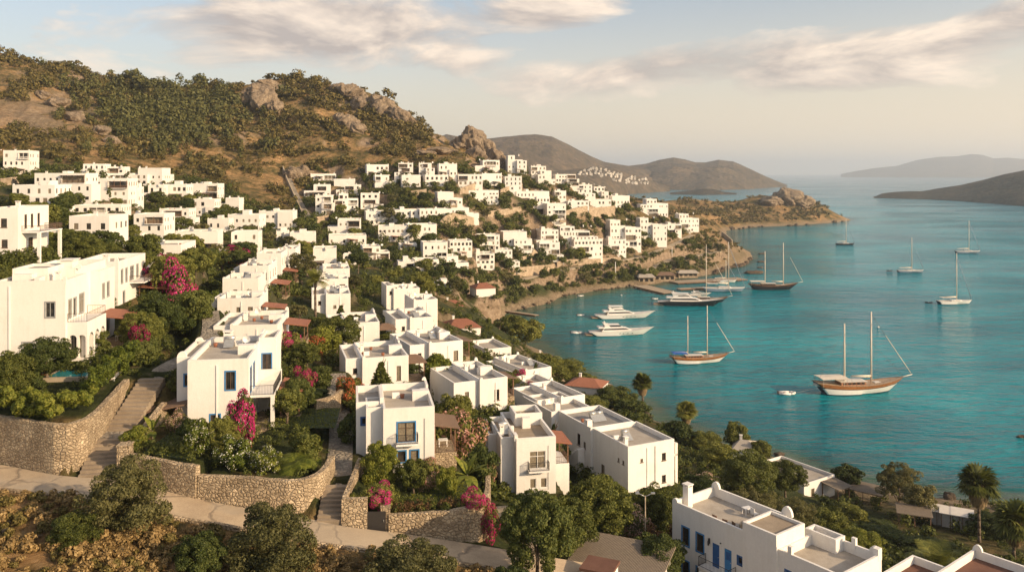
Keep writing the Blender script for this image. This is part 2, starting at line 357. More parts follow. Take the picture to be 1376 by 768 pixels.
# ------------------------------------------------------------------ terrain: profile table (depth : photo row, or z..)
PROF = {
 -320: "20:z31 40:z33 60:z36 72:z37.5 82:z39 100:z43 128:z52 170:z56 230:z64 330:z72 450:z95 560:z140 640:z145 800:z110 1500:z60",
 0:   "20:z30 40:z32 52:z34 60:z35.2 70:z36.2 79:z36 82:z40.3 92:z41 98:500 110:z45 128:352 170:315 220:285 270:260 330:236 380:215 450:165 520:110 580:76 640:z140 800:z100 1500:z50",
 100: "20:z30 40:z32 52:z34 60:z35 70:z35.8 77:z36 80:z39.8 88:z41 98:490 120:420 150:360 170:335 210:305 250:287 290:262 330:240 370:225 430:185 500:140 600:92 660:z132 800:z95 1500:z45",
 200: "20:z29 40:z31 52:z33.4 60:z34 70:z34.7 76:z35.3 80:z37.3 92:z40.7 110:462 130:415 155:388 200:350 240:325 290:298 330:272 360:250 400:232 450:205 520:150 610:108 670:z122 800:z90 1500:z40",
 300: "20:z28 40:z30 52:z32.5 60:z33 69:z33.6 73.5:z34 76:z36.2 88:z36.2 105:500 135:435 160:400 200:365 240:340 290:315 330:290 370:268 410:250 470:215 530:170 600:118 660:z116 800:z80 1500:z35",
 400: "20:z27 40:z29 52:z31.5 60:z32 68:z33.1 72.8:z33.7 76:z36 90:z36 110:z36.3 140:440 170:405 200:385 250:362 310:335 350:308 385:290 410:272 440:252 470:232 510:200 560:160 620:110 680:z122 800:z80 1500:z30",
 500: "20:z26 40:z28 52:z30.5 60:z31.2 68.5:z32.2 72:z32.6 75:z33.6 88:z33.4 100:z33.2 115:530 140:480 170:430 200:400 240:372 300:348 350:332 385:318 410:290 430:265 450:245 480:225 520:195 560:160 600:125 680:z105 850:z60 1500:z20",
 600: "20:z24 40:z26 52:z29 62:z29.8 70:z30.8 73.5:z31.4 75.5:z33.2 84:z33 95:z31 118:550 135:500 160:460 190:440 220:412 260:392 300:375 340:355 370:325 400:292 430:262 460:240 500:222 580:188 640:z78 760:z50 900:z20 1100:z-6 1500:z-8",
 680: "20:z22 40:z24 52:z26.5 62:z28.3 70:z29.8 76:z29.5 95:660 118:570 140:520 170:490 200:465 240:446 290:z6 318:z0 326:z-3 372:z-3 382:z0 392:z4 400:385 410:362 430:335 445:310 460:285 480:262 500:245 530:228 570:213 640:z62 760:z45 900:z15 1050:z-6 1500:z-8",
 760: "20:z19 40:z21 60:z25 74:768 85:740 100:690 115:640 140:590 170:550 210:525 240:z3 264:z0 274:z-4 420:z-4 432:z0 440:z3 450:375 455:355 462:335 475:305 490:285 510:265 535:247 560:238 620:z52 700:z48 900:z34 1000:z22 1100:z0 1150:z-6 1500:z-8",
 840: "20:z17 40:z19 60:z22 78:768 95:700 110:650 130:610 155:575 185:555 205:z4 231:z0 240:z-4 452:z-4 463:z0 470:z3 478:368 490:350 500:332 515:315 535:295 555:278 580:268 650:z34 750:z32 900:z34 1000:z36 1080:z16 1150:z0 1200:z-6 1500:z-8",
 920: "20:z16 40:z18 60:z21 82:768 90:740 120:660 145:620 170:600 190:z3.5 205:z0 214:z-4 495:z-4 503:z0 510:z2.5 520:355 535:340 550:325 570:312 600:300 640:z26 700:z21 800:z21.5 900:z23 1000:z25 1060:z28 1100:z29 1180:z12 1240:z0 1280:z-6 1500:z-8",
 985: "20:z14 40:z16 60:z19 84:z20.5 120:z14.5 150:625 175:z4 193:z0 202:z-4 550:z-4 560:z0 572:z6 590:338 620:325 655:z10 690:z0 710:z-5 915:z-5 926:z0 945:z6 1000:z13 1060:276 1100:z24 1180:z10 1230:z0 1260:z-6 1500:z-8",
 1012: "20:z14 40:z16 60:z19 84:z20 120:z14 150:z9 175:z3.2 190:z0 200:z-4 560:z-4 640:z-4 960:z-5 968:z0 985:z6 1030:z14 1085:266 1120:z30 1180:z14 1240:z0 1270:z-6 1500:z-8",
 1060: "20:z14 40:z16 60:z18 84:z19 120:z13 150:z6.5 172:z2 183:z0 192:z-4 975:z-5 991:z0 1006:z7 1060:z18 1115:z33 1160:z33 1200:z14 1250:z0 1280:z-6 1500:z-8",
 1100: "20:z14 40:z16 60:z18 84:z18.5 110:z13 145:z6 166:z2 176:z0 186:z-4 1020:z-5 1035:z0 1050:z7 1090:z17 1130:z21 1180:z10 1215:z0 1240:z-6 1500:z-8",
 1132: "20:z14 40:z16 60:z18 84:z18 110:z12 142:z5 160:z2 170:z0 180:z-4 1065:z-5 1080:z0 1100:z5 1125:z5 1150:z0 1170:z-5 1500:z-8",
 1150: "20:z14 40:z16 60:z18 84:z18 110:z12 140:z5 158:z2 168:z0 178:z-4 1080:z-6 1500:z-8",
 1200: "20:z13 40:z15 60:z17 80:z18 100:z14 120:z8 142:z4 156:z2 165:z0 175:z-4 1080:z-6 1500:z-8",
 1376: "20:z13 40:z15 60:z17 80:z17 100:z11 118:z7 136:z4 150:z2 158:z0 168:z-4 1080:z-6 1500:z-8",
 1760: "20:z13 40:z15 60:z16 80:z14 100:z9 115:z5 130:z3 142:z1.5 150:z0 160:z-4 1080:z-6 1500:z-8"}
PX = np.arange(-320, 1761, 4.0); LD = np.arange(math.log(20), math.log(1500) + .003, .006); DD = np.exp(LD)
cols = sorted(PROF); tab = np.zeros((len(DD), len(cols)))
for c, k in enumerate(cols):
    ds, zs = [], []
    for s in PROF[k].split():
        d, v = s.split(':'); d = float(d); ds.append(math.log(d)); zs.append(float(v[1:]) if v[0] == 'z' else CZ - (float(v) - HY) * d / F)
    tab[:, c] = np.interp(LD, ds, zs)
ZG = np.stack([np.interp(PX, cols, tab[j]) for j in range(len(DD))])
def blur(a, s, axis):
    r = int(3 * s); k = np.exp(-.5 * (np.arange(-r, r + 1) / s) ** 2); k /= k.sum()
    pad = [(0, 0), (0, 0)]; pad[axis] = (r, r); b = np.pad(a, pad, 'edge')
    return sum(k[i] * np.take(b, np.arange(i, i + a.shape[axis]), axis) for i in range(2 * r + 1))
ZG = blur(blur(ZG, 4.0, 1), 1.6, 0)
GX = (PX[None, :] - HX) * DD[:, None] / F; GY = np.repeat(DD[:, None], len(PX), 1)
wild = sstep(GY, 380, 520) * sstep(ZG, 4, 22)
wild2 = np.maximum(wild * sstep(ZG, 30, 75), wild * sstep(GY, 600, 700) * .5)
ZG += wild2 * ((fbm(GX / 95, GY / 95, 3, 5, True) - .55) * 20 + (fbm(GX / 22, GY / 22, 9, 4, True) - .55) * 6.5)
ZG += (1 - sstep(ZG, 3, 10)) * sstep(GY, 150, 260) * (fbm(GX / 14, GY / 14, 5, 3) - .5) * 1.6
ZG += (fbm(GX / 7, GY / 7, 6, 3) - .5) * .5
ZRAW = ZG.copy()
def gidx(x, y):
    y = np.maximum(np.asarray(y, float), 20.5); px = HX + F * np.asarray(x, float) / y
    return np.clip((px - PX[0]) / 4.0, 0, len(PX) - 1.001), np.clip((np.log(y) - LD[0]) / .006, 0, len(LD) - 1.001)
def zt(x, y, G=None):
    G = ZG if G is None else G
    i, j = gidx(x, y); i0 = i.astype(int); j0 = j.astype(int); fi = i - i0; fj = j - j0
    r = (G[j0, i0] * (1 - fi) + G[j0, i0 + 1] * fi) * (1 - fj) + (G[j0 + 1, i0] * (1 - fi) + G[j0 + 1, i0 + 1] * fi) * fj
    return float(r) if np.ndim(r) == 0 else r
def ray(px, py, G=None, dmin=50, dmax=1500):
    """depth at which the line of sight through a photo point meets the terrain"""
    G = ZG if G is None else G
    i = min(max((px - PX[0]) / 4.0, 0), len(PX) - 1.001); i0 = int(i); f = i - i0
    z = G[:, i0] * (1 - f) + G[:, i0 + 1] * f
    ok = (z >= CZ - (py - HY) * DD / F) & (DD > dmin) & (DD < dmax)
    if not ok.any(): return None
    return float(DD[int(np.argmax(ok))])
def pad_rect(cx, cy, yaw, hw, hd, z, m0=.6, m1=3.2):
    """level the ground under and round a building"""
    r = math.hypot(hw, hd) + m1 + 2
    js = np.where((DD > cy - r) & (DD < cy + r))[0]
    if not len(js): return
    j0, j1 = js[0], js[-1] + 1
    x = GX[j0:j1] - cx; y = GY[j0:j1] - cy; c, s = math.cos(yaw), math.sin(yaw)
    u = x * c + y * s; v = -x * s + y * c
    d = np.hypot(np.maximum(abs(u) - hw, 0), np.maximum(abs(v) - hd, 0))
    w = 1 - sstep(d, m0, m1); ZG[j0:j1] = ZG[j0:j1] * (1 - w) + z * w
def poly_sd(x, y, poly):
    """signed distance, positive inside"""
    n = len(poly); d = np.full(x.shape, 1e9); ins = np.zeros(x.shape, bool)
    for k in range(n):
        ax, ay = poly[k]; bx, by = poly[(k + 1) % n]; ex, ey = bx - ax, by - ay
        t = np.clip(((x - ax) * ex + (y - ay) * ey) / (ex * ex + ey * ey + 1e-9), 0, 1)
        d = np.minimum(d, np.hypot(x - ax - t * ex, y - ay - t * ey))
        cr = ((ay > y) != (by > y)); 
        with np.errstate(divide='ignore', invalid='ignore'): xi = ax + (y - ay) * ex / (ey if abs(ey) > 1e-9 else 1e-9)
        ins ^= cr & (x < xi)
    return np.where(ins, d, -d)
def terrace(poly, z, edge=.5, fade=None):
    """ground inside the polygon raised to z (number or function), a sharp step just inside its outline"""
    xs = [p[0] for p in poly]; ys = [p[1] for p in poly]
    js = np.where((DD > min(ys) - 2) & (DD < max(ys) + 2))[0]; j0, j1 = js[0], js[-1] + 1
    x, y = GX[j0:j1], GY[j0:j1]; sd = poly_sd(x, y, poly); w = sstep(sd, 0.0, edge)
    zz = z(x, y) if callable(z) else z
    ZG[j0:j1] = ZG[j0:j1] * (1 - w) + zz * w
def pad_line(pts, hw, m=1.5, sink=0.0):
    """level a strip across the slope along a polyline of (x,y,z)"""
    pts = [tuple(p) for p in pts]
    ys = [p[1] for p in pts]; js = np.where((DD > min(ys) - hw - m - 2) & (DD < max(ys) + hw + m + 2))[0]; j0, j1 = js[0], js[-1] + 1
    x, y = GX[j0:j1], GY[j0:j1]; best = np.full(x.shape, 1e9); zb = np.zeros(x.shape)
    for a, b in zip(pts, pts[1:]):
        ex, ey = b[0] - a[0], b[1] - a[1]
        t = np.clip(((x - a[0]) * ex + (y - a[1]) * ey) / (ex * ex + ey * ey + 1e-9), 0, 1)
        d = np.hypot(x - a[0] - t * ex, y - a[1] - t * ey); k = d < best
        best = np.where(k, d, best); zb = np.where(k, a[2] + t * (b[2] - a[2]), zb)
    w = 1 - sstep(best, hw, hw + m); ZG[j0:j1] = ZG[j0:j1] * (1 - w) + (zb - sink) * w
FOOT = []          # footprints that plants must keep clear of: (cx, cy, yaw, hw, hd)
LINES = []         # paths to keep clear: (points, half width)
def blocked(x, y, r):
    for (cx, cy, yw, hw, hd) in FOOT:
        if abs(x - cx) > hw + hd + r or abs(y - cy) > hw + hd + r: continue
        dx, dy = x - cx, y - cy; c, s = math.cos(yw), math.sin(yw); u = abs(dx * c + dy * s); v = abs(-dx * s + dy * c)
        if math.hypot(max(u - hw, 0), max(v - hd, 0)) < r: return True
    for pts, hw in LINES:
        for a, b in zip(pts, pts[1:]):
            ex, ey = b[0] - a[0], b[1] - a[1]; t = min(1, max(0, ((x - a[0]) * ex + (y - a[1]) * ey) / (ex * ex + ey * ey + 1e-9)))
            if math.hypot(x - a[0] - t * ex, y - a[1] - t * ey) < hw + r * .6: return True
    return False

# ---- road, stairs, paths (ground levelled under them)
ROAD_UP = [(-62, 82, 37.0), (-49, 78.4, 36.0), (-44.6, 76.6, 36.0), (-41.2, 75.4, 35.95), (-36.6, 76.0, 35.5), (-28.3, 73.6, 34.6), (-23.6, 73.0, 34.0), (-18.6, 72.4, 33.5), (-14.8, 71.4, 33.1), (-10.8, 71.9, 32.4), (-7.3, 72.4, 31.7), (-2.7, 72.8, 30.8), (2.0, 73.0, 29.9), (8, 75.0, 28.0), (14, 79, 25.5)]
ROAD_LO = [(-60, 75, 37.0), (-46, 72.6, 36.0), (-41, 71.6, 35.9), (-37.6, 71.3, 35.7), (-34, 70.8, 35.4), (-28.8, 69.8, 34.6), (-23.6, 69.4, 34.0), (-17.6, 68.0, 33.4), (-13.6, 67.9, 32.9), (-10.0, 68.3, 32.2), (-6.4, 68.8, 31.5), (-1.0, 69.2, 30.5), (3.0, 69.4, 29.6), (9, 71.5, 27.8), (15.5, 75.5, 25.3)]
RC = [((a[0] + b[0]) / 2, (a[1] + b[1]) / 2, (a[2] + b[2]) / 2) for a, b in zip(ROAD_UP, ROAD_LO)]
pad_line(RC, 2.4, 1.0, .04)
LINES.append((RC, 2.2))
ZT2, ZT3, ZT5, ZL = 37.4, 36.5, 33.6, 40.7
W1 = [(-62, 82.6), (-49, 78.9), (-44.4, 77.0), (-41.6, 76.0), (-40.6, 77.0), (-40.9, 80.5), (-41.6, 85.0), (-42.4, 90.0)]
terrace(W1 + [(-42.6, 101), (-75, 101), (-75, 88)], lambda x, y: ZL + sstep(y, 84, 95) * .6, .5)
W2 = [(-37.4, 88), (-36.9, 82), (-36.6, 77.0), (-36.0, 76.4), (-28.4, 74.0)]
terrace(W2 + [(-28.0, 90)], ZT2, .5)
W3 = [(-28.3, 74.1), (-23.6, 73.5), (-19.2, 73.0), (-17.7, 74.0), (-17.3, 76.5), (-17.6, 84), (-18.6, 96)]
terrace(W3 + [(-28.3, 96)], ZT3, .5)
W5 = [(-14.8, 84), (-14.7, 77), (-14.7, 72.0), (-12.6, 72.2), (-10.6, 72.4), (-7.3, 72.9), (-3.8, 73.5), (-2.6, 74.6), (-2.3, 77), (-2.2, 84)]
terrace(W5, ZT5, .5)
pad_line([(-38.6, 75.6, 35.2), (-39.3, 80.6, 36.9), (-39.6, 82.8, 37.2), (-40.2, 91.8, 40.3)], 1.5, .35)
pad_line([(-16.0, 71.6, 32.8), (-16.2, 75.8, 34.5), (-17.6, 84, 34.9), (-19.2, 92, 34.9), (-21.2, 100, 35.2)], 1.25, .4)
def ribbon(name, mt, L, R, lift=.05, thick=.25):
    b = MB(); n = len(L)
    top = []; 
    for a, c in zip(L, R):
        a = Vector(a); c = Vector(c); top.append([a + Vector((0, 0, lift - thick)), a + Vector((0, 0, lift)), a.lerp(c, .5) + Vector((0, 0, lift + .03)), c + Vector((0, 0, lift)), c + Vector((0, 0, lift - thick))])
    b.loft(top, sm=False); return b.obj(name, mt)
def densify(P, step):
    out = [Vector(P[0])]
    for a, b in zip(P, P[1:]):
        a = Vector(a); b = Vector(b); n = max(1, int((b - a).length / step)); out += [a.lerp(b, (k + 1) / n) for k in range(n)]
    return out
def smooth(P, it=2):
    P = [Vector(p) for p in P]
    for _ in range(it):
        Q = [P[0]]
        for a, b in zip(P, P[1:]): Q += [a.lerp(b, .25), a.lerp(b, .75)]
        P = Q + [P[-1]]
    return P
def sides(P, hw):
    L, R = [], []
    for i, p in enumerate(P):
        d = (P[min(i + 1, len(P) - 1)] - P[max(i - 1, 0)]); d.z = 0; d.normalize(); n = Vector((-d.y, d.x, 0)) * hw; L.append(p + n); R.append(p - n)
    return L, R
def stairs(base, top, w, n, walk=True):
    """flight from base to top (x,y,z)"""
    b = MB(); base = Vector(base); top = Vector(top); d = top - base; dh = Vector((d.x, d.y, 0)); Lh = dh.length; dh.normalize(); nn = Vector((-dh.y, dh.x, 0)) * (w / 2)
    rise = d.z / n; tread = Lh / n
    for k in range(n):
        a = base + dh * (k * tread); c = base + dh * ((k + 1) * tread + .03); z0 = base.z + k * rise - .6; z1 = base.z + (k + 1) * rise
        pts = [(a - nn), (c - nn), (c + nn), (a + nn)]
        lo = [(p.x, p.y, z0) for p in pts]; hi = [(p.x, p.y, z1) for p in pts]; hi[0] = ((pts[0] - dh * .07).x, (pts[0] - dh * .07).y, z1); hi[3] = ((pts[3] - dh * .07).x, (pts[3] - dh * .07).y, z1)
        b.poly(hi); 
        for q in range(4): b.poly([lo[q], lo[(q + 1) % 4], hi[(q + 1) % 4], hi[q]])
    return b
# ------------------------------------------------------------------ house kit
ORD = ['', 'first', 'second', 'third', 'fourth', 'fifth', 'sixth', 'seventh', 'eighth', 'ninth', 'tenth', 'eleventh', 'twelfth', 'thirteenth', 'fourteenth']
def place(l, r, yt, yb, D=None, yaw=10.0, dep=None):
    """front wall from photo columns l..r, parapet row yt, foot row yb (at its left corner), depth D or the ground there"""
    if D is None: D = ray((l + r) / 2, yb, ZRAW) or 400
    x0 = (l - HX) * D / F; a = math.radians(yaw); kr = (r - HX) / F; c, s = math.cos(a), math.sin(a)
    w = (kr * D - x0) / (c - kr * s)
    z = CZ - (yb - HY) * D / F; h = (yb - yt) * D / F
    return dict(x=x0, y=D, z=z, w=w, h=h, yaw=a, dep=dep or min(max(w * .9, 6.5), 10), px=(l + r) / 2, py=(yt + yb) / 2, l=l, r=r, t=yt, b=yb)
class House:
    T = .24
    def __init__(s, sp, label, cat='house', group=None, wallmat='white', name='white_house', seed=0, pad=True, m1=3.2):
        s.sp = sp; s.w = sp['w']; s.h = sp['h']; s.d = sp['dep']; s.vols = []; s.op = []; s.lab = label; s.cat = cat; s.grp = group
        s.wm = wallmat; s.rng = random.Random(seed); s.name = name; s.extra = []; s.wall = MB(); s.trim = MB()
        a = sp['yaw']; c, n = math.cos(a), math.sin(a); s.cx = sp['x'] + c * s.w / 2 - n * s.d / 2; s.cy = sp['y'] + n * s.w / 2 + c * s.d / 2
        s.foot = (s.cx, s.cy, a, s.w / 2, s.d / 2); FOOT.append(s.foot)
        if pad: pad_rect(s.cx, s.cy, a, s.w / 2 + .5, s.d / 2 + .3, sp['z'], .4, m1)
    # volumes: x0,x1,y0,y1,top, parapet height, roof material; bottom (default below ground)
    def vol(s, x0, x1, y0, y1, z1, ph=.75, roof='roof', z0=-3.5):
        e = .004 * len(s.vols); s.vols.append([x0 + e, x1 - e, y0 + e, y1 - e, z1 - e, ph, roof, z0]); return len(s.vols) - 1
    def win(s, v, face, u, z, w, h, style='far', arch=False):
        s.op.append((v, face, u, z, w, h, style, arch))
    def face_frame(s, v, face):
        x0, x1, y0, y1 = s.vols[v][:4]
        return {'F': (Vector((x0, y0, 0)), Vector((1, 0, 0)), Vector((0, 1, 0)), x1 - x0), 'R': (Vector((x1, y0, 0)), Vector((0, 1, 0)), Vector((-1, 0, 0)), y1 - y0),
                'L': (Vector((x0, y1, 0)), Vector((0, -1, 0)), Vector((1, 0, 0)), y1 - y0), 'B': (Vector((x1, y1, 0)), Vector((-1, 0, 0)), Vector((0, -1, 0)), x1 - x0)}[face]
    def build(s):
        sp = s.sp; root = empty(s.name, (s.cx, s.cy, sp['z']), sp['yaw']); tag(root, s.lab, s.cat, s.grp); s.root = root
        s.off = (-s.w / 2, -s.d / 2, 0); W = s.wall; T = s.T
        for vi, (x0, x1, y0, y1, z1, ph, roof, z0) in enumerate(s.vols):
            for face in 'FRLB':
                P, U, Nn, L = s.face_frame(vi, face); hs = [o for o in s.op if o[0] == vi and o[1] == face]
                us = sorted({0, L, *[o[2] for o in hs], *[o[2] + o[4] for o in hs]}); zs = sorted({z0, z1, *[o[3] for o in hs], *[o[3] + o[5] for o in hs]})
                q = lambda u, z, n=0: tuple(P + U * u + Nn * n + Vector((0, 0, z)))
                for a, b in zip(us, us[1:]):
                    for c, d in zip(zs, zs[1:]):
                        if b - a < 1e-5 or d - c < 1e-5: continue
                        um, zm = (a + b) / 2, (c + d) / 2
                        if any(o[2] < um < o[2] + o[4] and o[3] < zm < o[3] + o[5] for o in hs): continue
                        W.poly([q(a, c), q(b, c), q(b, d), q(a, d)])
                for o in hs:
                    _, _, u, z, w, h, st, arch = o; r = .9 if st in ('recess', 'porch') else .18
                    for A_, B_ in (((u, z), (u, z + h)), ((u, z + h), (u + w, z + h)), ((u + w, z + h), (u + w, z)), ((u + w, z), (u, z))):
                        W.poly([q(*A_), q(*A_, r), q(*B_, r), q(*B_)])
                    if arch:
                        rr = w / 2
                        for sgn in (0, 1):
                            pts = [q(u + (w if sgn else 0), z + h)]
                            for k in range(9):
                                t = math.pi / 2 * k / 8; uu = rr - rr * math.cos(t); zz = z + h - rr + rr * math.sin(t)
                                pts.append(q(u + (w - uu if sgn else uu), zz))
                            for k in range(1, 9): W.poly([pts[0], pts[k], pts[k + 1]])
                    s.window(root, P, U, Nn, o, r)
            # parapet ring
            o4 = [(x0, y0), (x1, y0), (x1, y1), (x0, y1)]; i4 = [(x0 + T, y0 + T), (x1 - T, y0 + T), (x1 - T, y1 - T), (x0 + T, y1 - T)]
            for k in range(4):
                j = (k + 1) % 4
                W.poly([(*o4[k], z1), (*o4[j], z1), (*i4[j], z1), (*i4[k], z1)])
                W.poly([(*i4[k], z1), (*i4[j], z1), (*i4[j], z1 - ph - .1), (*i4[k], z1 - ph - .1)])
            rb = MB(); rb.poly([(x0 + T / 2, y0 + T / 2, z1 - ph), (x1 - T / 2, y0 + T / 2, z1 - ph), (x1 - T / 2, y1 - T / 2, z1 - ph), (x0 + T / 2, y1 - T / 2, z1 - ph)])
            rb.obj('roof', M[roof], root, s.off)
        W.obj('wall', M[s.wm], root, s.off)
        for (nm, mb, mt, kids) in s.extra:
            o = mb.obj(nm, mt, root, s.off)
            for (kn, kb, km) in kids: kb.obj(kn, km, o)
        return root
    def window(s, root, P, U, Nn, o, r):
        _, face, u, z, w, h, st, arch = o
        def bx(mb, u0, u1, z0, z1, n0, n1, m=0):
            c = [P + U * a + Nn * b + Vector((0, 0, e)) for e in (z0, z1) for b in (n0, n1) for a in (u0, u1)]
            i = len(mb.v); mb.v += [tuple(p) for p in c]
            for q in ((0, 2, 3, 1), (4, 5, 7, 6), (0, 1, 5, 4), (2, 6, 7, 3), (0, 4, 6, 2), (1, 3, 7, 5)): mb.f.append(tuple(i + k for k in q)); mb.m.append(m); mb.sm.append(False)
        if st == 'void': return
        if st == 'far':
            b = MB(); bx(b, u - .03, u + w + .03, z - .03, z + h + .03, .10, .14); b.obj('window', M['glass' if s.rng.random() < .6 else 'curtain'], root, s.off); return
        if st in ('recess', 'porch'):
            b = MB(); bx(b, u - .03, u + w + .03, z - .03, z + h + .03, r - .02, r + .03); o_ = b.obj('balcony_door' if st == 'recess' else 'porch', M['curtain' if s.rng.random() < .6 else 'glass'], root, s.off); return
        fm = {'blue': 'frame', 'brown': 'frame', 'grey': 'greyframe', 'white': 'trimwhite', 'darkblue': 'darkblue', 'bluedoor': 'blue', 'darkdoor': 'darkblue', 'shutter': 'wood'}[st]
        f = MB(); g = .07
        if st in ('bluedoor', 'darkdoor'):
            bx(f, u + .002, u + w - .002, z, z + h - .002, .05, .12)
            d = f.obj('door', M[fm], root, s.off)
            k = MB(); bx(k, u + w * .8, u + w * .86, z + h * .45, z + h * .49, .0, .05); k.obj('handle', M['metal'], d)
            pn = MB(); bx(pn, u + w * .18, u + w * .82, z + h * .55, z + h * .88, .035, .05); pn.obj('panel', M['darkblue'], d); return
        n0, n1 = .03, .12
        for a, b_, c, d in ((u, u + g, z, z + h), (u + w - g, u + w, z, z + h), (u + g, u + w - g, z, z + g), (u + g, u + w - g, z + h - g, z + h)): bx(f, a + .002, b_ - .002, c + .002, d - .002, n0, n1)
        if w > .9: bx(f, u + w / 2 - .028, u + w / 2 + .028, z + g, z + h - g, n0 + .01, n1 - .01)
        if h > 1.5 and w > 1.0: bx(f, u + g, u + w - g, z + h * .68, z + h * .68 + .05, n0 + .02, n1 - .02)
        if st in ('blue', 'grey', 'darkblue'):     # raised surround
            e = .13
            sf = MB()
            for a, b_, c, d in ((u - e, u, z - e, z + h + e), (u + w, u + w + e, z - e, z + h + e), (u, u + w, z + h, z + h + e), (u, u + w, z - e, z)): bx(sf, a, b_, c, d, -.035, .02)
        elif st != 'far':
            bx(f, u - .08, u + w + .08, z - .08, z - .003, -.07, .02)
        fo = f.obj('window', M[fm], root, s.off)
        if st in ('blue', 'grey', 'darkblue'): sf.obj('surround', M['blue' if st == 'blue' else fm], fo)
        p = MB(); bx(p, u - .02, u + w + .02, z - .02, z + h + .02, .13, .15); p.obj('pane', M['curtain' if s.rng.random() < .55 else 'glass'], fo)
        if st == 'shutter': pass
    # extras, local coordinates from the front-left corner
    def add(s, name, mb, mt, kids=()): s.extra.append((name, mb, M[mt] if isinstance(mt, str) else [M[k] for k in mt], [(a, b, M[c]) for a, b, c in kids]))
    def chimney(s, x, y, z, h=1.1, w=.55):
        b = MB(); b.box(x, x + w, y, y + w, z, z + h); b.box(x - .07, x + w + .07, y - .07, y + w + .07, z + h + .18, z + h + .3)
        for a in (0, w - .12):
            for c in (0, w - .12): b.box(x + a, x + a + .12, y + c, y + c + .12, z + h, z + h + .18)
        s.add('chimney', b, 'white')
    def horn(s, x, y, z, w=.5, h=.45):
        """rounded corner upstand of the parapet"""
        n = 8
        for (yy, fl) in ((y, 1), (y + .3, -1)):
            pts = [(x + w / 2 - w / 2 * math.cos(math.pi * k / n), yy, z + h * math.sin(math.pi * k / n)) for k in range(n + 1)]
            s.wall.poly(pts[::fl])
        for k in range(n):
            a = math.pi * k / n; b = math.pi * (k + 1) / n
            A_ = (x + w / 2 - w / 2 * math.cos(a), z + h * math.sin(a)); B_ = (x + w / 2 - w / 2 * math.cos(b), z + h * math.sin(b))
            s.wall.poly([(A_[0], y, A_[1]), (B_[0], y, B_[1]), (B_[0], y + .3, B_[1]), (A_[0], y + .3, A_[1])])
    def block(s, x0, x1, y0, y1, z0, z1): s.wall.box(x0, x1, y0, y1, z0, z1)
    def stepped(s, side, z, y0, y1, steps=3):
        """parapet rising in steps towards the back"""
        n = steps; L = (y1 - y0) / n; x0, x1 = (-.012, .25) if side == 'L' else (s.w - .25, s.w + .012)
        for k in range(n): s.wall.box(x0 - .003 * k, x1 + .003 * k, y0 + k * L, y1 + .006 * k, z - .4, z + .28 * (k + 1))
    def curved(s, face_x, z, y0, y1, h=.5):
        """parapet sweeping up in a curve"""
        b = s.wall; n = 10
        for xx in (face_x - .012, face_x + .25):
            pts = [(xx, y0, z - .3)] + [(xx, y0 + (y1 - y0) * k / n, z + h * (k / n) ** 2) for k in range(n + 1)] + [(xx, y1, z - .3)]
            b.poly(pts)
        for k in range(n):
            A_ = (y0 + (y1 - y0) * k / n, z + h * (k / n) ** 2); B_ = (y0 + (y1 - y0) * (k + 1) / n, z + h * ((k + 1) / n) ** 2)
            b.poly([(face_x - .012, *A_), (face_x - .012, *B_), (face_x + .25, *B_), (face_x + .25, *A_)])
        b.poly([(face_x - .012, y1, z - .3), (face_x + .25, y1, z - .3), (face_x + .25, y1, z + h), (face_x - .012, y1, z + h)])
    def rail(s, pts, h=.95, mt='iron', step=.14, r=.012, name='railing', solid=False):
        b = MB()
        for p, q in zip(pts, pts[1:]):
            p = Vector(p); q = Vector(q); n = max(1, int((q - p).length / step)); up = Vector((0, 0, h))
            b.bar(p + up, q + up, .028, 5); b.bar(p + Vector((0, 0, .08)), q + Vector((0, 0, .08)), .02, 4)
            for k in range(n + 1):
                a = p.lerp(q, k / n); b.bar(a, a + up, .03 if k in (0, n) else r, 4)
        return b
    def balcony(s, u0, u1, z, dy=1.0, mt='iron', face='F', step=.14, slab='trimwhite'):
        b = MB()
        if face == 'F': b.box(u0, u1, -dy, -.002, z - .18, z); pts = [(u0 + .05, -.02, z), (u0 + .05, -dy + .05, z), (u1 - .05, -dy + .05, z), (u1 - .05, -.02, z)]
        else: b.box(s.w + .002, s.w + dy, u0, u1, z - .18, z); pts = [(s.w + .02, u0 + .05, z), (s.w + dy - .05, u0 + .05, z), (s.w + dy - .05, u1 - .05, z), (s.w + .02, u1 - .05, z)]
        s.add('balcony', b, slab, [('railing', s.rail(pts, mt=mt, step=step), mt)])
    def pipe(s, x, z0, z1, y=-.02): b = MB(); b.box(x, x + .16, y - .07, y + .01, z0, z1); s.add('downpipe', b, 'trimwhite')
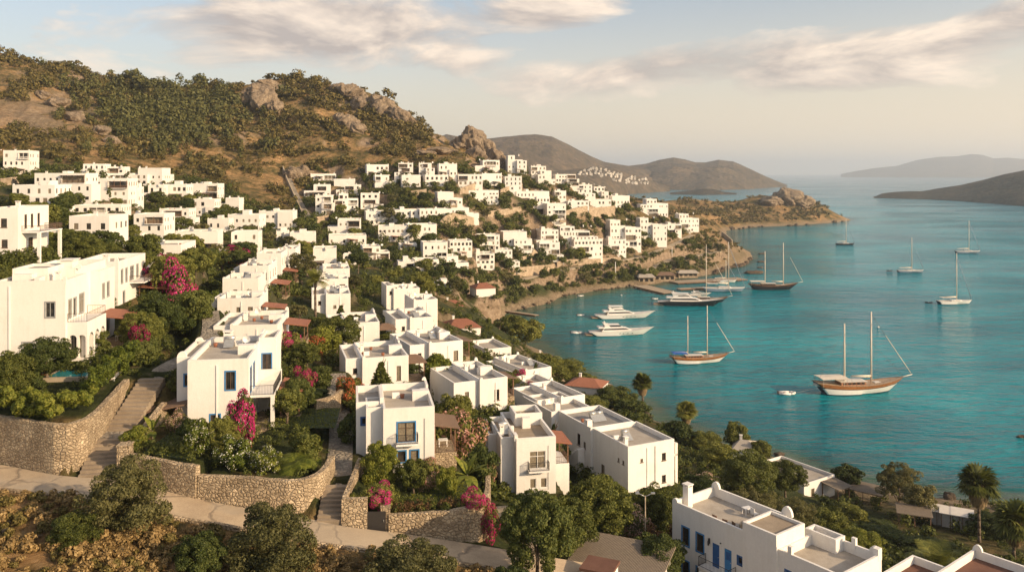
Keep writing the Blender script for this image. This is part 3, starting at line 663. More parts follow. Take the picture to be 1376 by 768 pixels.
    def pergola(s, x0, x1, y0, y1, z, zr=None, mt='tile', hip=False, base=None, posts=True, furniture=False):
        """roofed terrace: slab, posts, sloping roof"""
        zr = zr or z + 2.6; r = MB(); dz = .45
        if hip:
            cx, cy = (x0 + x1) / 2, (y0 + y1) / 2; e = .25; ap = [(cx - (x1 - x0) * .15, cy, zr + .8), (cx + (x1 - x0) * .15, cy, zr + .8)]
            c = [(x0 - e, y0 - e, zr), (x1 + e, y0 - e, zr), (x1 + e, y1 + e, zr), (x0 - e, y1 + e, zr)]
            r.poly([c[0], c[1], ap[1], ap[0]]); r.poly([c[1], c[2], ap[1]]); r.poly([c[2], c[3], ap[0], ap[1]]); r.poly([c[3], c[0], ap[0]]); r.poly([(p[0], p[1], zr - .08) for p in c])
            for k in range(4): a, b_ = c[k], c[(k + 1) % 4]; r.poly([a, b_, (b_[0], b_[1], zr - .08), (a[0], a[1], zr - .08)])
        else:
            for o_ in (0, -.12): r.poly([(x0, y0 - .25, zr + dz + o_), (x1 + .3, y0 - .25, zr + o_), (x1 + .3, y1 + .25, zr + o_), (x0, y1 + .25, zr + dz + o_)])
            r.poly([(x0, y0 - .25, zr + dz), (x1 + .3, y0 - .25, zr), (x1 + .3, y0 - .25, zr - .12), (x0, y0 - .25, zr + dz - .12)]); r.poly([(x1 + .3, y0 - .25, zr), (x1 + .3, y1 + .25, zr), (x1 + .3, y1 + .25, zr - .12), (x1 + .3, y0 - .25, zr - .12)])
            r.poly([(x0, y1 + .25, zr + dz), (x1 + .3, y1 + .25, zr), (x1 + .3, y1 + .25, zr - .12), (x0, y1 + .25, zr + dz - .12)])
        s.add('pergola_roof', r, mt)
        if base: b = MB(); b.box(x0 - .0, x1, y0, y1, base[0], z); s.add('terrace_base', b, base[1])
        for px_, py_ in ((x1 - .15, y0 + .1), (x1 - .15, y1 - .2), (x0 + .15, y0 + .1)) if posts else ():
            b = MB(); b.box(px_ - .07, px_ + .07, py_ - .07, py_ + .07, z, zr + (dz * .6 if px_ < x1 - .5 else .0) - .06); s.add('post', b, 'wood')
        b = s.rail([(x0 + .1, y0 + .08, z), (x1 - .08, y0 + .08, z), (x1 - .08, y1 - .08, z)], h=.8, mt='rust', step=.2); s.add('railing', b, 'rust')
        if furniture:
            b = MB(); mx, my = (x0 + x1) / 2, (y0 + y1) / 2; b.box(mx - .5, mx + .5, my - .4, my + .4, z + .68, z + .74)
            for a in (-.42, .42):
                for c in (-.32, .32): b.box(mx + a - .03, mx + a + .03, my + c - .03, my + c + .03, z, z + .68)
            s.add('table', b, 'trimwhite')
    def mast(s, x, y, z):
        b = MB(); b.bar((x, y, z), (x, y, z + 1.5), .03, 5)
        for k in range(3): b.bar((x - .4 + .08 * k, y, z + 1.45 - .16 * k), (x + .4 - .08 * k, y, z + 1.45 - .16 * k), .015, 4)
        d = MB(); n = 10; pts = [(x + .45 * math.cos(6.283 * i / n), y - .25 + .0 * i, z + .9 + .45 * math.sin(6.283 * i / n)) for i in range(n)]
        for i in range(n): d.poly([(x, y - .05, z + .9), pts[i], pts[(i + 1) % n]])
        s.add('aerial', b, 'metal', [('dish', d, 'trimwhite')])
    def clutter(s, z, n=3, x=None, y=None):
        if s.rng.random() < .6: s.mast(s.rng.uniform(.6, s.w - .6), s.rng.uniform(s.d * .5, s.d - .8), z)
        """air-conditioning boxes, tanks and pots on the roof"""
        g = s.rng
        for k in range(n):
            x_ = g.uniform(.6, max(.7, s.w - 1.4)) if x is None else x + k * 1.1; y_ = g.uniform(s.d * .35, s.d - 1.3) if y is None else y
            t = g.random(); b = MB()
            if t < .45: b.box(x_, x_ + .8, y_, y_ + .35, z, z + .6); b.box(x_ + .1, x_ + .6, y_ - .02, y_ - .002, z + .08, z + .5); s.add('air_conditioner', b, ['trimwhite', 'iron'])
            elif t < .75:
                b.bar((x_, y_, z + 1.0), (x_ + 1.1, y_, z + 1.0), .25, 10); b.box(x_ + .1, x_ + .18, y_ - .2, y_ + .2, z, z + .95); b.box(x_ + .9, x_ + .98, y_ - .2, y_ + .2, z, z + .95)
                b.poly([(x_, y_ - .25, z + .9), (x_ + 1.1, y_ - .25, z + .9), (x_ + 1.1, y_ - 1.3, z + .15), (x_, y_ - 1.3, z + .15)]); s.add('solar_heater', b, 'metal')
            else: b.bar((x_, y_, z), (x_, y_, z + .45), .18, 8, r2=.25); s.add('roof_pot', b, 'tile')
def simple_house(sp, label, seed, group=None, side=None):
    """two or three storeys, flat roof, a set-back top, recessed balconies; the far ones of the village"""
    g = random.Random(seed); H = House(sp, label, group=group, seed=seed); w, h, d = H.w, H.h, H.d
    nf = max(1, min(4, round(h / 3.0))); fh = (h - .55) / nf; t = g.random(); top = h; big = nf >= 3
    if big:                          # stepped: low wide front part, taller part behind, a small top storey
        lf = nf - 1; a = w * g.uniform(.0, .3) if g.random() < .5 else 0; b_ = w if a else w * g.uniform(.68, .9)
        H.vol(a, b_, .006, d, h - (fh if nf > 3 else 0) - .01, .55); c0 = 0 if a else w * g.uniform(.3, .5); H.vol(c0, w if not a else w * g.uniform(.5, .7), -2.2, d * .5, fh * (nf - g.choice([1, 2])), .6)
        if nf > 3: H.vol(a + .3, (a + b_) / 2, 1.5, d - .4, h, .5)
        u0, u1 = a, b_
    elif nf >= 2 and t < .45:          # set-back upper storey, terrace on one side
        cut = w * g.uniform(.28, .42)
        if g.random() < .5: H.vol(0, w, 0, d, h - fh, .6); u0, u1 = cut, w; H.vol(u0, u1, 1.2 if g.random() < .5 else .006, d - .01, h, .55); lower = (0, cut)
        else: H.vol(0, w, 0, d, h - fh, .6); u0, u1 = 0, w - cut; H.vol(u0, u1, 1.2 if g.random() < .5 else .006, d - .01, h, .55)
    elif t < .7:
        H.vol(0, w, 0, d, h, .55); c = w * g.uniform(.3, .45); x_ = 0 if g.random() < .5 else w - c; H.vol(x_ + .01, x_ + c - .01, -1.0, d * .4, h - g.choice([0.5, fh]), .5); u0, u1 = 0, w
    else: H.vol(0, w, 0, d, h, .55); u0, u1 = 0, w
    for vi, v in enumerate(H.vols):
        x0, x1, y0, y1, z1, ph, rf, zz = v; L = x1 - x0; covered = vi == 0 and len(H.vols) >= 2 and H.vols[1][2] < 0; topz = H.vols[1][4] if covered else 0
        for k in range(nf):
            zb = k * fh
            if zb + fh * .9 > z1 - ph * .3: continue
            if (vi == 1 and H.vols[1][2] >= 0 and k < nf - 1) or (vi == 2 and k < nf - 1): continue
            if g.random() < .07: continue
            fx = lambda ua, ub: covered and zb < topz and H.vols[1][0] - .3 < x0 + ub and x0 + ua < H.vols[1][1] + .3
            ver = None
            if g.random() < .38 and L > 3.5:
                vw = L * g.uniform(.34, .62); va = g.choice([.35, L - vw - .35, (L - vw) / 2])
                if not fx(va, va + vw):
                    ver = (va - .25, va + vw + .25); H.win(vi, 'F', va, zb + .28, vw, fh * .74, 'recess')
                    bb = MB(); dpt = g.uniform(.5, 1.1) if k > 0 else .1; bb.box(x0 + va - .1, x0 + va + vw + .1, y0 - dpt, y0 - .002, zb + .1, zb + .26); rl = MB(); X0, X1 = x0 + va, x0 + va + vw
                    rl.box(X0, X1, y0 - dpt, y0 - dpt + .05, zb + 1.05, zb + 1.14); rl.box(X0, X1, y0 - dpt, y0 - dpt + .05, zb + .40, zb + .46)
                    for j in range(int(vw / .28) + 1): rl.box(X0 + j * .28, X0 + j * .28 + .08, y0 - dpt, y0 - dpt + .04, zb + .26, zb + 1.05)
                    for j in range(max(2, int(vw / 1.8) + 1)): xx = X0 + (X1 - X0 - .14) * j / max(1, int(vw / 1.8)); rl.box(xx, xx + .14, y0 - dpt * .6, y0 - dpt * .6 + .12, zb + .26, zb + fh * .9)
                    if g.random() < .45: rl.box(X0 - .2, X1 + .2, y0 - dpt - .25, y0 - .003, zb + fh * .9, zb + fh * .9 + .10)
                    H.add('balcony', bb, 'trimwhite', [('railing', rl, g.choice(['rust', 'frame', 'wood', 'white']))])
            n = max(1, int(L / g.uniform(1.7, 2.5))); ww = min(g.choice([.75, .95, 1.2]), L / n * .6); hh = min(g.choice([1.05, 1.3, 1.5]), fh * .54)
            for q in range(n):
                uc = L * (q + .5) / n + g.uniform(-.12, .12)
                if fx(uc - ww / 2, uc + ww / 2) or (ver and ver[0] < uc + ww / 2 and uc - ww / 2 < ver[1]) or g.random() < .1: continue
                H.win(vi, 'F', max(.15, uc - ww / 2), zb + fh * .3, ww, hh, 'far')
            for fc, okk in (('L', sp['px'] > 640), ('R', sp['px'] < 720)):
                if not okk or (vi == 1 and y0 < 0): continue
                Ls = y1 - y0; m = max(1, int(Ls / 2.4))
                for q in range(m):
                    if g.random() < .75: H.win(vi, fc, Ls * (q + .5) / m - .45, zb + fh * .3, .9, hh, 'far')
    if g.random() < .25: H.chimney(g.uniform(u0 + .4, u1 - 1.0), .4, h - .6, .9)
    for sx in (0, w - .5):
        if g.random() < .6 and H.vols[0][4] > h - .3: H.horn(sx, .01, h - .02, .5, .4)
    if H.vols[0][4] > h - .3 and g.random() < .6: H.block(w * .35, w * .35 + g.uniform(1.5, 2.8), d * .5, d - .3, h - .6, h + g.uniform(.5, 1.5))
    H.chimney(g.uniform(u0 + .4, u1 - 1.0), d * g.uniform(.3, .8), h - .6, 1.0)
    if g.random() < .7: H.clutter(h - .55, g.choice([1, 2]))
    if g.random() < .45 and w > 7:
        a = g.uniform(0, w - 4); H.pergola(a, a + 3.6, -2.4, -.1, .1, 2.4, mt=g.choice(['shingle', 'tile', 'reed']), base=(-1.2, 'tanwall'))
    return H
# ------------------------------------------------------------------ town: positions first (they level the ground), meshes after
ROWS = [
 ('the top row under the rocky ridge', 10, [(419,450,234,243),(450,475,241,250),(494,521,222,238),(531,554,220,237),(564,583,220,237),(591,613,221,237),(640,670,216,231),(683.5,706,210,233),(715,739,224,239)]),
 ('the second row below the ridge', 10, [(410,442,249,266),(453,483,249,263),(505,531,236,252),(541,564,236,252),(573,601,236,251),(617,647,235,250),(649,673,234,250),(676,700,238,256),(724,745,235,248),(748,776,235,250)]),
 ('the third row across the slope', 10, [(425,448,264,290),(451,480,262,289),(486,514,261,281),(590,620,259,276),(628,668,257,273),(696,736,258,273),(746,760,257,268),(778,798,249,265),(799,816,252,267)]),
 ('the fourth row across the slope', 11, [(493,525,285,303),(526,564,283,299),(566,606,282,297),(608,642,280,296),(652,669,262,275),(727,759,275,296),(762,790,271,287),(792,820,269,283),(823,845,264,280),(861,896,269,292)]),
 ('the fifth row above the bay', 12, [(442,482,296,316),(510,548,305,325),(550,585,303,323),(640,670,317,337),(678,712,313,337),(721,749,310,328),(755,800,306,330),(822,858,298,332),(862,893,295,325),(895,915,302,314),(911,938,289,312)]),
 ('the sixth row above the beach', 12, [(391,422,314,335),(407,450,336,363),(489,522,332,349),(570,600,327,349),(603,633,325,346),(726,755,327,350),(770,808,323,346),(811,840,323,342)]),
 ('the lowest row behind the beach', 14, [(559,588,350,366),(591,628,346,365),(631,663,342,363),(668,696,337,358),(588,608,382,391)]),
 ('the highest terrace on the far left', 6, [(2,38,204,235),(92,137,221,236),(139,177,225,243),(178,216,227,249),(258,291,248,268),(295,320,267,283)]),
 ('the second terrace on the left', 6, [(50,123,235,272),(125,170,242,278),(189,218,250,271),(220,249,249,270),(258,287,269,290),(308,346,290,313),(350,392,285,307)]),
 ('the third terrace on the left', 7, [(20,86,251,289),(168,187,253,283),(216,252,282,301),(240,262,294,312),(70,143,293,336),(170,218,290,325),(238,290,313,340),(303,345,314,346)]),
]
ROWS += [
 ('the loose group tucked among the left terraces', 7, [(101,160,277,296),(280,306,295,310),(37,46,240,250),(216,228,235,249)]),
 ('the loose group tucked among the middle rows', 12, [(444,490,317,330),(538,559,328,336),(700,717,330,341),(462,484,343,356),(372,388,311,323),(536,556,352,362)]),
]
HOUSES = []; REFS = []
for ri, (row, yaw, lst) in enumerate(ROWS):
    lst = sorted(lst); n = len(lst)
    for k, (l, r, t, b) in enumerate(lst):
        ex = (r - l) * .05; t -= (b - t) * .07; l -= ex; r += ex
        sp = place(l, r, t, b, None, yaw + random.Random(ri * 50 + k).uniform(-4, 5))
        st = 'three-storey' if sp['h'] > 8.8 else ('low' if sp['h'] < 4.6 else 'two-storey')
        pos = 'leftmost' if k == 0 else ('rightmost' if k == n - 1 else ORD[k + 1] + ' from left')
        lab = f"{st} white flat-roofed house, {pos} in {row}"
        HOUSES.append(simple_house(sp, lab, 1000 + ri * 40 + k, 'white houses in ' + row))
        REFS.append((sp, f"{pos.replace(' from left','')} house of {row.replace('the ','').replace(' on the ',' ').split(' below')[0].split(' under')[0].split(' across')[0].split(' above')[0].split(' behind')[0]}"))
def near(label, ref, l, r, t, b, D, yaw, dep, **k):
    sp = place(l, r, t, b, D, yaw, dep); H = House(sp, label, seed=int(l * 7 + b), **k); HOUSES.append(H); REFS.append((sp, ref)); return H

# --- big house at the left: two joined villas stepping back
H = near('large white villa at left with brown balcony, arched porch and striped roof clutter', 'big left villa', -8, 88, 378, 489, 95, 8, 17, m1=2.2)
w, h, d = H.w, H.h, H.d
H.vol(0, w, 0, 6.6, h, .7); H.vol(.02, w - 1.2, 6.3, d, h + .7, .8); H.vol(.5, 4.5, 3.4, 9, h + 1.1, .35, 'roofgrey');  H.vol(w - 3.0, w - .012, 11.2, d - .02, h - .2, .7); H.horn(w - 1.3, 6.35, h + .65, .8, .5)
H.block(w - .3, w + .05, -.02, .32, h - .5, h + .35)
H.win(0, 'F', w - 2.2, h - 4.3, 1.0, 1.75, 'grey'); H.win(0, 'F', w - 2.3, .5, 1.0, 1.9, 'grey'); H.win(0, 'F', w - 4.7, .5, 1.1, 1.9, 'grey')
H.win(0, 'R', .9, h - 4.6, .9, 2.1, 'grey'); H.win(0, 'R', 2.4, h - 4.6, .9, 2.1, 'grey'); H.win(0, 'R', 4.2, h - 4.6, 1.5, 2.3, 'grey')
H.win(3, 'R', 1.0, h - 4.0, .8, 1.9, 'grey'); H.win(3, 'R', 2.8, h - 4.0, .8, 1.9, 'grey'); H.win(0, 'R', .7, .3, 1.6, 2.6, 'porch', True); H.win(0, 'R', 2.9, .3, 1.8, 2.6, 'porch', True)
H.win(3, 'R', .8, .4, .9, 2.0, 'grey'); H.win(3, 'R', 2.7, .4, .9, 2.0, 'grey')
H.add('railing', H.rail([(w + .1, .45, h - 5.0), (w + 2.2, .45, h - 5.0), (w + 2.2, 6.6, h - 5.0), (w + .1, 6.6, h - 5.0)], 1.0, mt='rust', step=.3), 'rust'); H.pipe(w - 6.2, 0, h - .6)
pv_ = H.vol(w - .03, w + 2.3, .35, 6.7, h - 5.0, .04, 'trimwhite'); H.win(pv_, 'F', .25, .35, .85, 2.7, 'porch', True); H.win(pv_, 'F', 1.3, .35, .8, 2.7, 'porch', True)
for q in (.6, 2.5, 4.4): H.win(pv_, 'R', q, .35, 1.4, 2.8, 'porch', True)
H.pergola(w + .3, w + 4.6, 8.6, 14.2, .1, 3.5, 'tile', base=(-4, 'stonefine'), furniture=True)
H.block(1.0, 3.2, 2.2, 4.0, h - .7, h + .5); H.block(3.8, 4.4, 1.4, 2.8, h - .7, h + .2); H.block(w - 3.6, w - 2.2, 8, 10, h - .7, h + 1.5); H.block(w - 3.8, w - 2.0, 7.8, 10.2, h + 1.5, h + 1.62); H.clutter(h - .6, 3, 1.2, 4.6); H.chimney(5.4, 3.2, h - .7, 1.1)
for k in range(3): b = MB(); b.box(3.6 + k * .45, 3.8 + k * .45, 9.8, 9.9, h - .7, h + .9); H.add('striped_screen', b, 'wood')
H = near('white villa joined behind the big left villa, with balcony and round-topped chimney', 'villa behind the big left one', 96, 159, 352, 412, 119, 8, 13, m1=2.2)
w, h, d = H.w, H.h, H.d; H.vol(0, w, 0, d, h, .8)
for q, ww in ((1.2, .8), (3.2, .8), (5.4, 1.6), (8.4, .9)): H.win(0, 'R', q, h - 3.4, ww, 2.0, 'grey')
H.balcony(5.0, 11.8, h - 3.7, 2.2, 'rust', 'R'); H.chimney(w - 2.6, 1.2, h - .7, 1.3, .8); H.horn(w - .6, .01, h - .02, .6, .6); H.clutter(h - .7, 2)
H.pergola(w + .4, w + 5.0, 8.0, 12.6, h - 8.5, h - 5.2, 'tile', base=(-4, 'stonefine'), furniture=True); H.win(0, 'R', 2.0, h - 6.6, .9, 1.9, 'grey')
H = near('low white annexe with terrace roof beside the tall magenta bougainvillea', 'annexe by the bougainvillea', 189, 221, 360, 392, 134, 8, 8); H.vol(0, H.w, 0, H.d, H.h, .7); H.clutter(H.h - .7, 2)
# far-left house with balcony
H = near('cream two-storey house at left edge with brown corner balcony above a porch', 'cream house at left edge', -14, 24, 279, 346, 128, 7, 11)
w, h, d = H.w, H.h, H.d; H.vol(0, w, 0, d, h, .5); H.win(0, 'F', w - 2.5, h - 3.1, .9, 1.4, 'brown'); H.win(0, 'F', w - 2.4, h - 6.3, .9, 1.3, 'brown')
for q in (2.2, 4.4, 6.8): H.win(0, 'R', q, h - 3.4, .9, 2.2, 'brown')
H.win(0, 'R', 3.6, .6, 1.6, 2.2, 'brown'); H.balcony(1.2, 9.5, h - 3.9, 2.8, 'rust', 'R'); 
for q in (1.2, 8.9): b = MB(); b.box(w + 2.3, w + 2.75, q, q + .5, -2, h - 4.1); H.add('porch_pier', b, 'white')

H.chimney(2, 4, h - .5)
# white cube above the bougainvillea
H = near('white cube house with one brown window and roof tank, above the magenta bougainvillea', 'cube house above the bougainvillea', 195, 243, 329, 366, 158, 7, 11)
w, h, d = H.w, H.h, H.d; H.vol(0, w, 0, d, h, .6); H.win(0, 'F', w - 2.7, h - 3.0, 1.0, 1.5, 'brown')
for q in (1.2, 2.6, 4.6, 8.4, 9.7): H.win(0, 'R', q, h - 2.9, .7, 1.8, 'brown')
H.balcony(4.0, 7.6, h - 3.4, .9, 'rust', 'R'); H.win(0, 'R', 8.4, .4, 1.0, 2.0, 'brown'); H.pipe(2.6, 0, h - .5); H.clutter(h - .6, 3); H.block(.3, 1.0, .3, 1.2, h - .6, h + .4)
# --- descending left terrace
def villa(label, ref, l, r, t, b, D, yaw, dep, wins=(), left=None, side=None, roof='roof', blockat=True, steps=None, per=None, m1=2.0, frame='brown', clut=2):
    H = near(label, ref, l, r, t, b, D, yaw, dep, m1=m1); w, h, d = H.w, H.h, H.d
    H.vol(0, w, 0, d, h, .75, roof)
    if left: H.vol(-left[0], .05, left[1], d - .6, h - left[2], .6, roof); H.win(1, 'F', left[0] * .45, h - left[2] - 2.2, .6, .8, frame)
    for (u, z, ww, hh) in wins: H.win(0, 'F', u * w, h - z, ww, hh, frame)
    if side:
        for (u, z, ww, hh) in side: H.win(0, 'R', u * d, h - z, ww, hh, frame)
    g = H.rng
    if blockat: H.block(w - 2.0, w - .1, d * .45, d * .45 + .9, h - .75, h + .42); H.block(w - 1.2, w - .1, d * .45 + .9, d * .45 + 1.6, h - .75, h + .3)
    if steps: H.stepped('R', h, d * .55, d, steps)
    H.horn(w - .55, d - .32, h - .02, .55, .55); H.horn(0, .01, h - .02, .45, .3)
    H.chimney(.5, d * .62, h - .75, 1.1, .5); H.pipe(w * .55, .2, h - .6)
    if clut: H.clutter(h - .75, clut + 2)
    if clut and g.random() < .7: H.win(0, 'F', w * g.uniform(.3, .45), h - 5.6, .6, .9, frame)
    if per: H.pergola(w + per[0], w + per[0] + per[1], per[2], per[3], per[4], per[4] + 2.6, per[5], hip=per[6], base=(-4, 'stonefine'))
    return H
villa('white house topmost in the left stepped row, with small balcony facing right', 'topmost house of the stepped row', 376, 397, 334, 364, 212, 8, 11, side=[(.2, 2.9, .9, 1.4), (.6, 2.9, .9, 1.4)], blockat=False)
villa('white house second from top in the left stepped row, two windows on its right side', 'second house of the stepped row', 345, 378, 340, 375, 190, 8, 11, side=[(.2, 3, .8, 1.6), (.55, 3, .8, 1.6)], per=(.1, 3, 2, 7, -1.2, 'tile', False), blockat=False)
villa('white house third from top in the left stepped row, with a square brown window', 'third house of the stepped row', 322, 361, 357, 392, 168, 8, 12, wins=[(.74, 2.9, 1.1, 1.4)], side=[(.15, 2.9, .8, 1.5), (.5, 2.9, .8, 1.5), (.75, 2.9, .8, 1.5)], per=(.1, 3.2, 2, 8, -1.5, 'tile', False), left=(1.6, 2, .8))
villa('low white house mid-way down the left stepped row, blank front wall', 'blank house of the stepped row', 299, 347, 374, 400, 152, 8, 9, wins=[(.3, 3.0, .7, .9)], clut=1)
villa('white house above the pergola with two small brown windows in its front wall', 'two-window house of the stepped row', 292, 349, 401, 428, 137, 8, 9, wins=[(.45, 2.7, .8, 1.2), (.72, 2.7, .8, 1.2)], per=(.2, 3.4, 1, 5, -1.2, 'tile', False), left=(1.2, 1, .3))
villa('white house with broad concrete roof, lowest of the left stepped row behind blue windows', 'broad-roofed house behind the blue-windowed villa', 309, 373, 437, 486, 112, 8, 12, wins=[(.1, 3.0, .8, .9)], left=(2.3, .6, .1), per=(.2, 3.0, 5, 9.5, 1.2, 'tile', False), steps=None)
# --- blue windowed villa
H = near('white villa with blue-framed windows, roof terrace and bougainvillea at its front', 'blue-windowed villa', 252, 334, 484, 590, 86.5, 9, 12.5, m1=1.6)
w, h, d = H.w, H.h, H.d
H.vol(0, w, 0, d, h, .6, 'roof'); H.vol(-1.6, .05, 2.2, d - 1, h - .1, .6, 'roof'); H.vol(w - .05, w + 1.9, 7.6, d - .1, h + .7, .5, 'roof')
H.win(0, 'F', w - 2.35, h - 3.25, .95, 1.9, 'blue'); H.win(0, 'F', w - 3.9, h - 7.6, .95, 1.75, 'blue'); H.win(1, 'F', .8, h - 3.2, .5, 1.2, 'blue')
H.win(0, 'R', 1.0, h - 3.9, 1.1, 2.6, 'blue'); H.win(0, 'R', 3.2, h - 3.9, 1.1, 2.6, 'blue'); H.win(2, 'F', .4, h - 3.6, 1.0, 2.4, 'blue')
H.win(0, 'R', 1.6, .9, 1.7, 2.5, 'porch', True); H.win(0, 'R', 5.0, .9, 1.7, 2.5, 'porch', True)
b = MB(); b.box(w + .01, w + 2.6, .5, 7.3, h - 4.35, h - 4.1); b.box(w + .01, w + 2.6, 7.0, 7.3, h - 4.1, h - 2.9); b.box(w + 2.2, w + 2.6, .5, .9, -3, h - 4.35); b.box(w + 2.2, w + 2.6, 6.8, 7.2, -3, h - 4.35); H.add('terrace', b, 'white', [('railing', H.rail([(w + .1, .6, h - 4.1), (w + 2.5, .6, h - 4.1), (w + 2.5, 7.0, h - 4.1)], 1.0, step=.16), 'iron')])
b = MB(); b.box(w + .02, w + 2.1, -.2, 6.6, -3.2, .75); H.add('porch_base', b, 'stonefine', [('railing', H.rail([(w + .1, -.1, .75), (w + 2.0, -.1, .75), (w + 2.0, 6.5, .75)], .9, step=.16), 'iron')])
H.pergola(w + 2.7, w + 5.0, 4.0, 8.6, .9, 3.6, 'tile', base=(-3, 'stonefine')); H.pipe(2.9, 0, h - .6)
H.stepped('R', h, d * .45, d, 3); H.chimney(1.9, d - 3.0, h - .6, 1.5, .9); H.block(w - 1.9, w - .15, d * .38, d * .38 + 1, h - .6, h + .45); H.horn(-1.6, 2.3, h - .12, 1.0, .6); H.horn(-1.5, d - 2, h - .12, .9, .5); H.clutter(h - .6, 3, 1.0, 9.5)
b = MB(); b.poly([(-4.2, .3, 3.0), (-.02, .3, 3.7), (-.02, 4.2, 3.7), (-4.2, 4.2, 3.0)]); b.poly([(-4.2, .3, 2.85), (-.02, .3, 3.55), (-.02, 4.2, 3.55), (-4.2, 4.2, 2.85)]); b.poly([(-4.2, .3, 3.0), (-.02, .3, 3.7), (-.02, .3, 3.55), (-4.2, .3, 2.85)]); H.add('carport_roof', b, 'shingle')
for q in (.5, 4.0): b = MB(); b.bar((-4.0, q, -1), (-4.0, q, 3.0), .08, 6); H.add('post', b, 'wood')
b = MB(); b.box(-.9, -.02, -.6, .2, .2, 1.5); H.add('meter_box', b, 'metal')
# --- centre-left small stack
villa('white house at the top of the centre-left stack under dark trees', 'top house of the middle stack', 434, 470, 361, 380, 204, 14, 12, clut=2, left=(1.5, 1, .5))
villa('white house in the middle of the centre-left stack with dark doorway', 'middle house of the stack', 426, 468, 375, 398, 184, 14, 10, wins=[(.72, 2.6, 1.2, 1.3)], left=(.8, 1, .3))
villa('white house at the foot of the centre-left stack with a single tiny window', 'lowest house of the stack', 438, 471, 395, 432, 166, 14, 12, wins=[(.3, 2.9, .6, .6)], left=(2.8, 1.0, .1))
# --- main centre column
villa('white house with pointed corner parapet beside the small round-roofed stone pavilion', 'house beside the tall palm', 462, 510, 434, 478, 140, 15, 11, wins=[(.38, 2.9, .4, 1.6)], left=(2.6, .8, .1), per=(.15, 3.0, 4, 8, .8, 'shingle', True), steps=2)
villa('white house behind the dark conical pine, with stepped parapet and stone pavilion', 'house behind the pine', 487, 549, 481, 534, 113, 17, 11, wins=[(.74, 3.4, .6, 2.0)], left=(2.2, .8, .1), per=(.15, 3.0, 4, 8.2, .8, 'shingle', True), steps=3)
H = near('white villa front and centre with blue balcony doors and stepped parapet', 'central blue-balcony villa', 515, 584, 549, 642, 83, 11, 10, m1=1.2)
w, h, d = H.w, H.h, H.d; H.vol(0, w, 0, d, h, .75, 'roof'); H.vol(-1.7, .05, 1.0, 5.0, h - .1, .25, 'roof'); H.vol(-2.7, .02, 2.4, d - .8, h + .15, .75, 'roofgrey')
H.win(0, 'F', 1.35 + .1, h - 3.45, 1.75, 1.95, 'blue'); H.win(0, 'F', 1.35 + .1, h - 5.5, .8, 1.1, 'blue'); H.win(0, 'F', 2.75, h - 5.5, .8, 1.1, 'blue'); H.win(2, 'F', .55, h - 2.2, .5, .7, 'darkblue')
H.balcony(1.25, 3.5, h - 3.5, .8, 'iron', 'F', .12); H.block(w - 1.9, w - .12, d * .5, d * .5 + .9, h - .75, h + .3); H.block(w - 1.0, w - .12, d * .5 + .9, d * .5 + 1.7, h - .75, h + .15)
H.stepped('R', h, d * .75, d, 1); H.horn(w - .5, d - .32, h + .25, .5, .35); H.clutter(h - .75, 3, 1.2, 6.4); H.block(-.25, .05, 2.3, 6.5, h - .3, h + .55); b = MB(); b.box(w - 1.1, w - .98, -.03, -.002, .5, h - 1.2); H.add('wall_groove', b, 'greyframe')
H.pergola(w + .15, w + 2.6, 2.6, 6.8, 1.3, 3.9, 'shingle', base=(-3, 'stonefine'), furniture=True)
b = MB(); b.box(-1.6, .02, -.4, 1.0, 0, 2.2); H.add('stone_annexe', b, 'stonefine'); H.win(0, 'R', 3.2, 1.4, .9, 2.0, 'brown')
# upper centre column
villa('white house behind the striped wall, highest of the middle column', 'highest house of the middle column', 529, 564, 388, 417, 192, 19, 8, wins=[(.78, 2.3, .6, .6)], left=(1.6, .6, -.8), clut=1)
villa('tall white house with thin chimney pole, second down the middle column', 'tall house of the middle column', 556, 588, 403, 440, 174, 20, 9, wins=[(.2, 2.6, 1.0, 1.0), (.7, 4.6, .6, .6)], left=(5.0, 1.0, 3.2), steps=None)
villa('white house with planted roof corner, third down the middle column', 'third house of the middle column', 551, 582, 427, 455, 152, 20, 11, wins=[(.3, 2.6, .5, .5)], left=(2.6, .6, .2), steps=1)
villa('white house with zigzag parapet and two small openings, mid middle column', 'zigzag-parapet house', 577, 622, 461, 499, 131, 26, 12, wins=[(.28, 2.6, .5, .6), (.72, 3.2, .8, 1.6)], left=(3.0, .8, .2), per=(.15, 2.8, 4.0, 8.0, .8, 'shingle', False), steps=1)
villa('white house with outside stair and grey roof, beside the pink oleander', 'house behind the oleander', 645, 682, 510, 554, 112, 25, 11, wins=[(.52, 3.1, .75, 1.5)], left=(3.6, .6, .2), per=(.15, 2.6, 3.6, 7.4, .6, 'shingle', False), roof='roofgrey', steps=None, clut=1)
H = near('white villa with small iron balcony, brown roof and twin lower windows', 'iron-balcony villa', 694, 747, 589, 666, 93, 11, 10.5, m1=1.4)
w, h, d = H.w, H.h, H.d; H.vol(0, w, 0, d, h, .75, 'roofbrown'); H.vol(-1.6, .05, 1.2, d - 1, h - .2, .6, 'roofbrown'); H.vol(-2.6, -1.4, 4.0, d - .6, h - .6, .5, 'roofbrown'); H.vol(w - 3.4, w + .02, d - 3.6, d + .1, h + .75, .7, 'roofbrown')
H.win(0, 'F', 1.5, h - 3.55, 1.9, 2.0, 'white'); H.win(0, 'F', 1.55, h - 5.8, .75, 1.15, 'white'); H.win(0, 'F', 2.8, h - 5.8, .75, 1.15, 'white'); H.balcony(1.3, 3.7, h - 3.6, .8, 'iron', 'F', .12)
H.block(w - 2.7, w - 1.7, d * .55, d * .55 + .8, h - .75, h + .5); H.chimney(-1.3, 3.4, h - .7, 1.0, .5); H.block(-.2, .2, .1, 1.3, h - .3, h + .35); H.horn(-2.6, d - 2, h - .6, .8, .5); H.clutter(h - .75, 2, -1.2, 5.0)
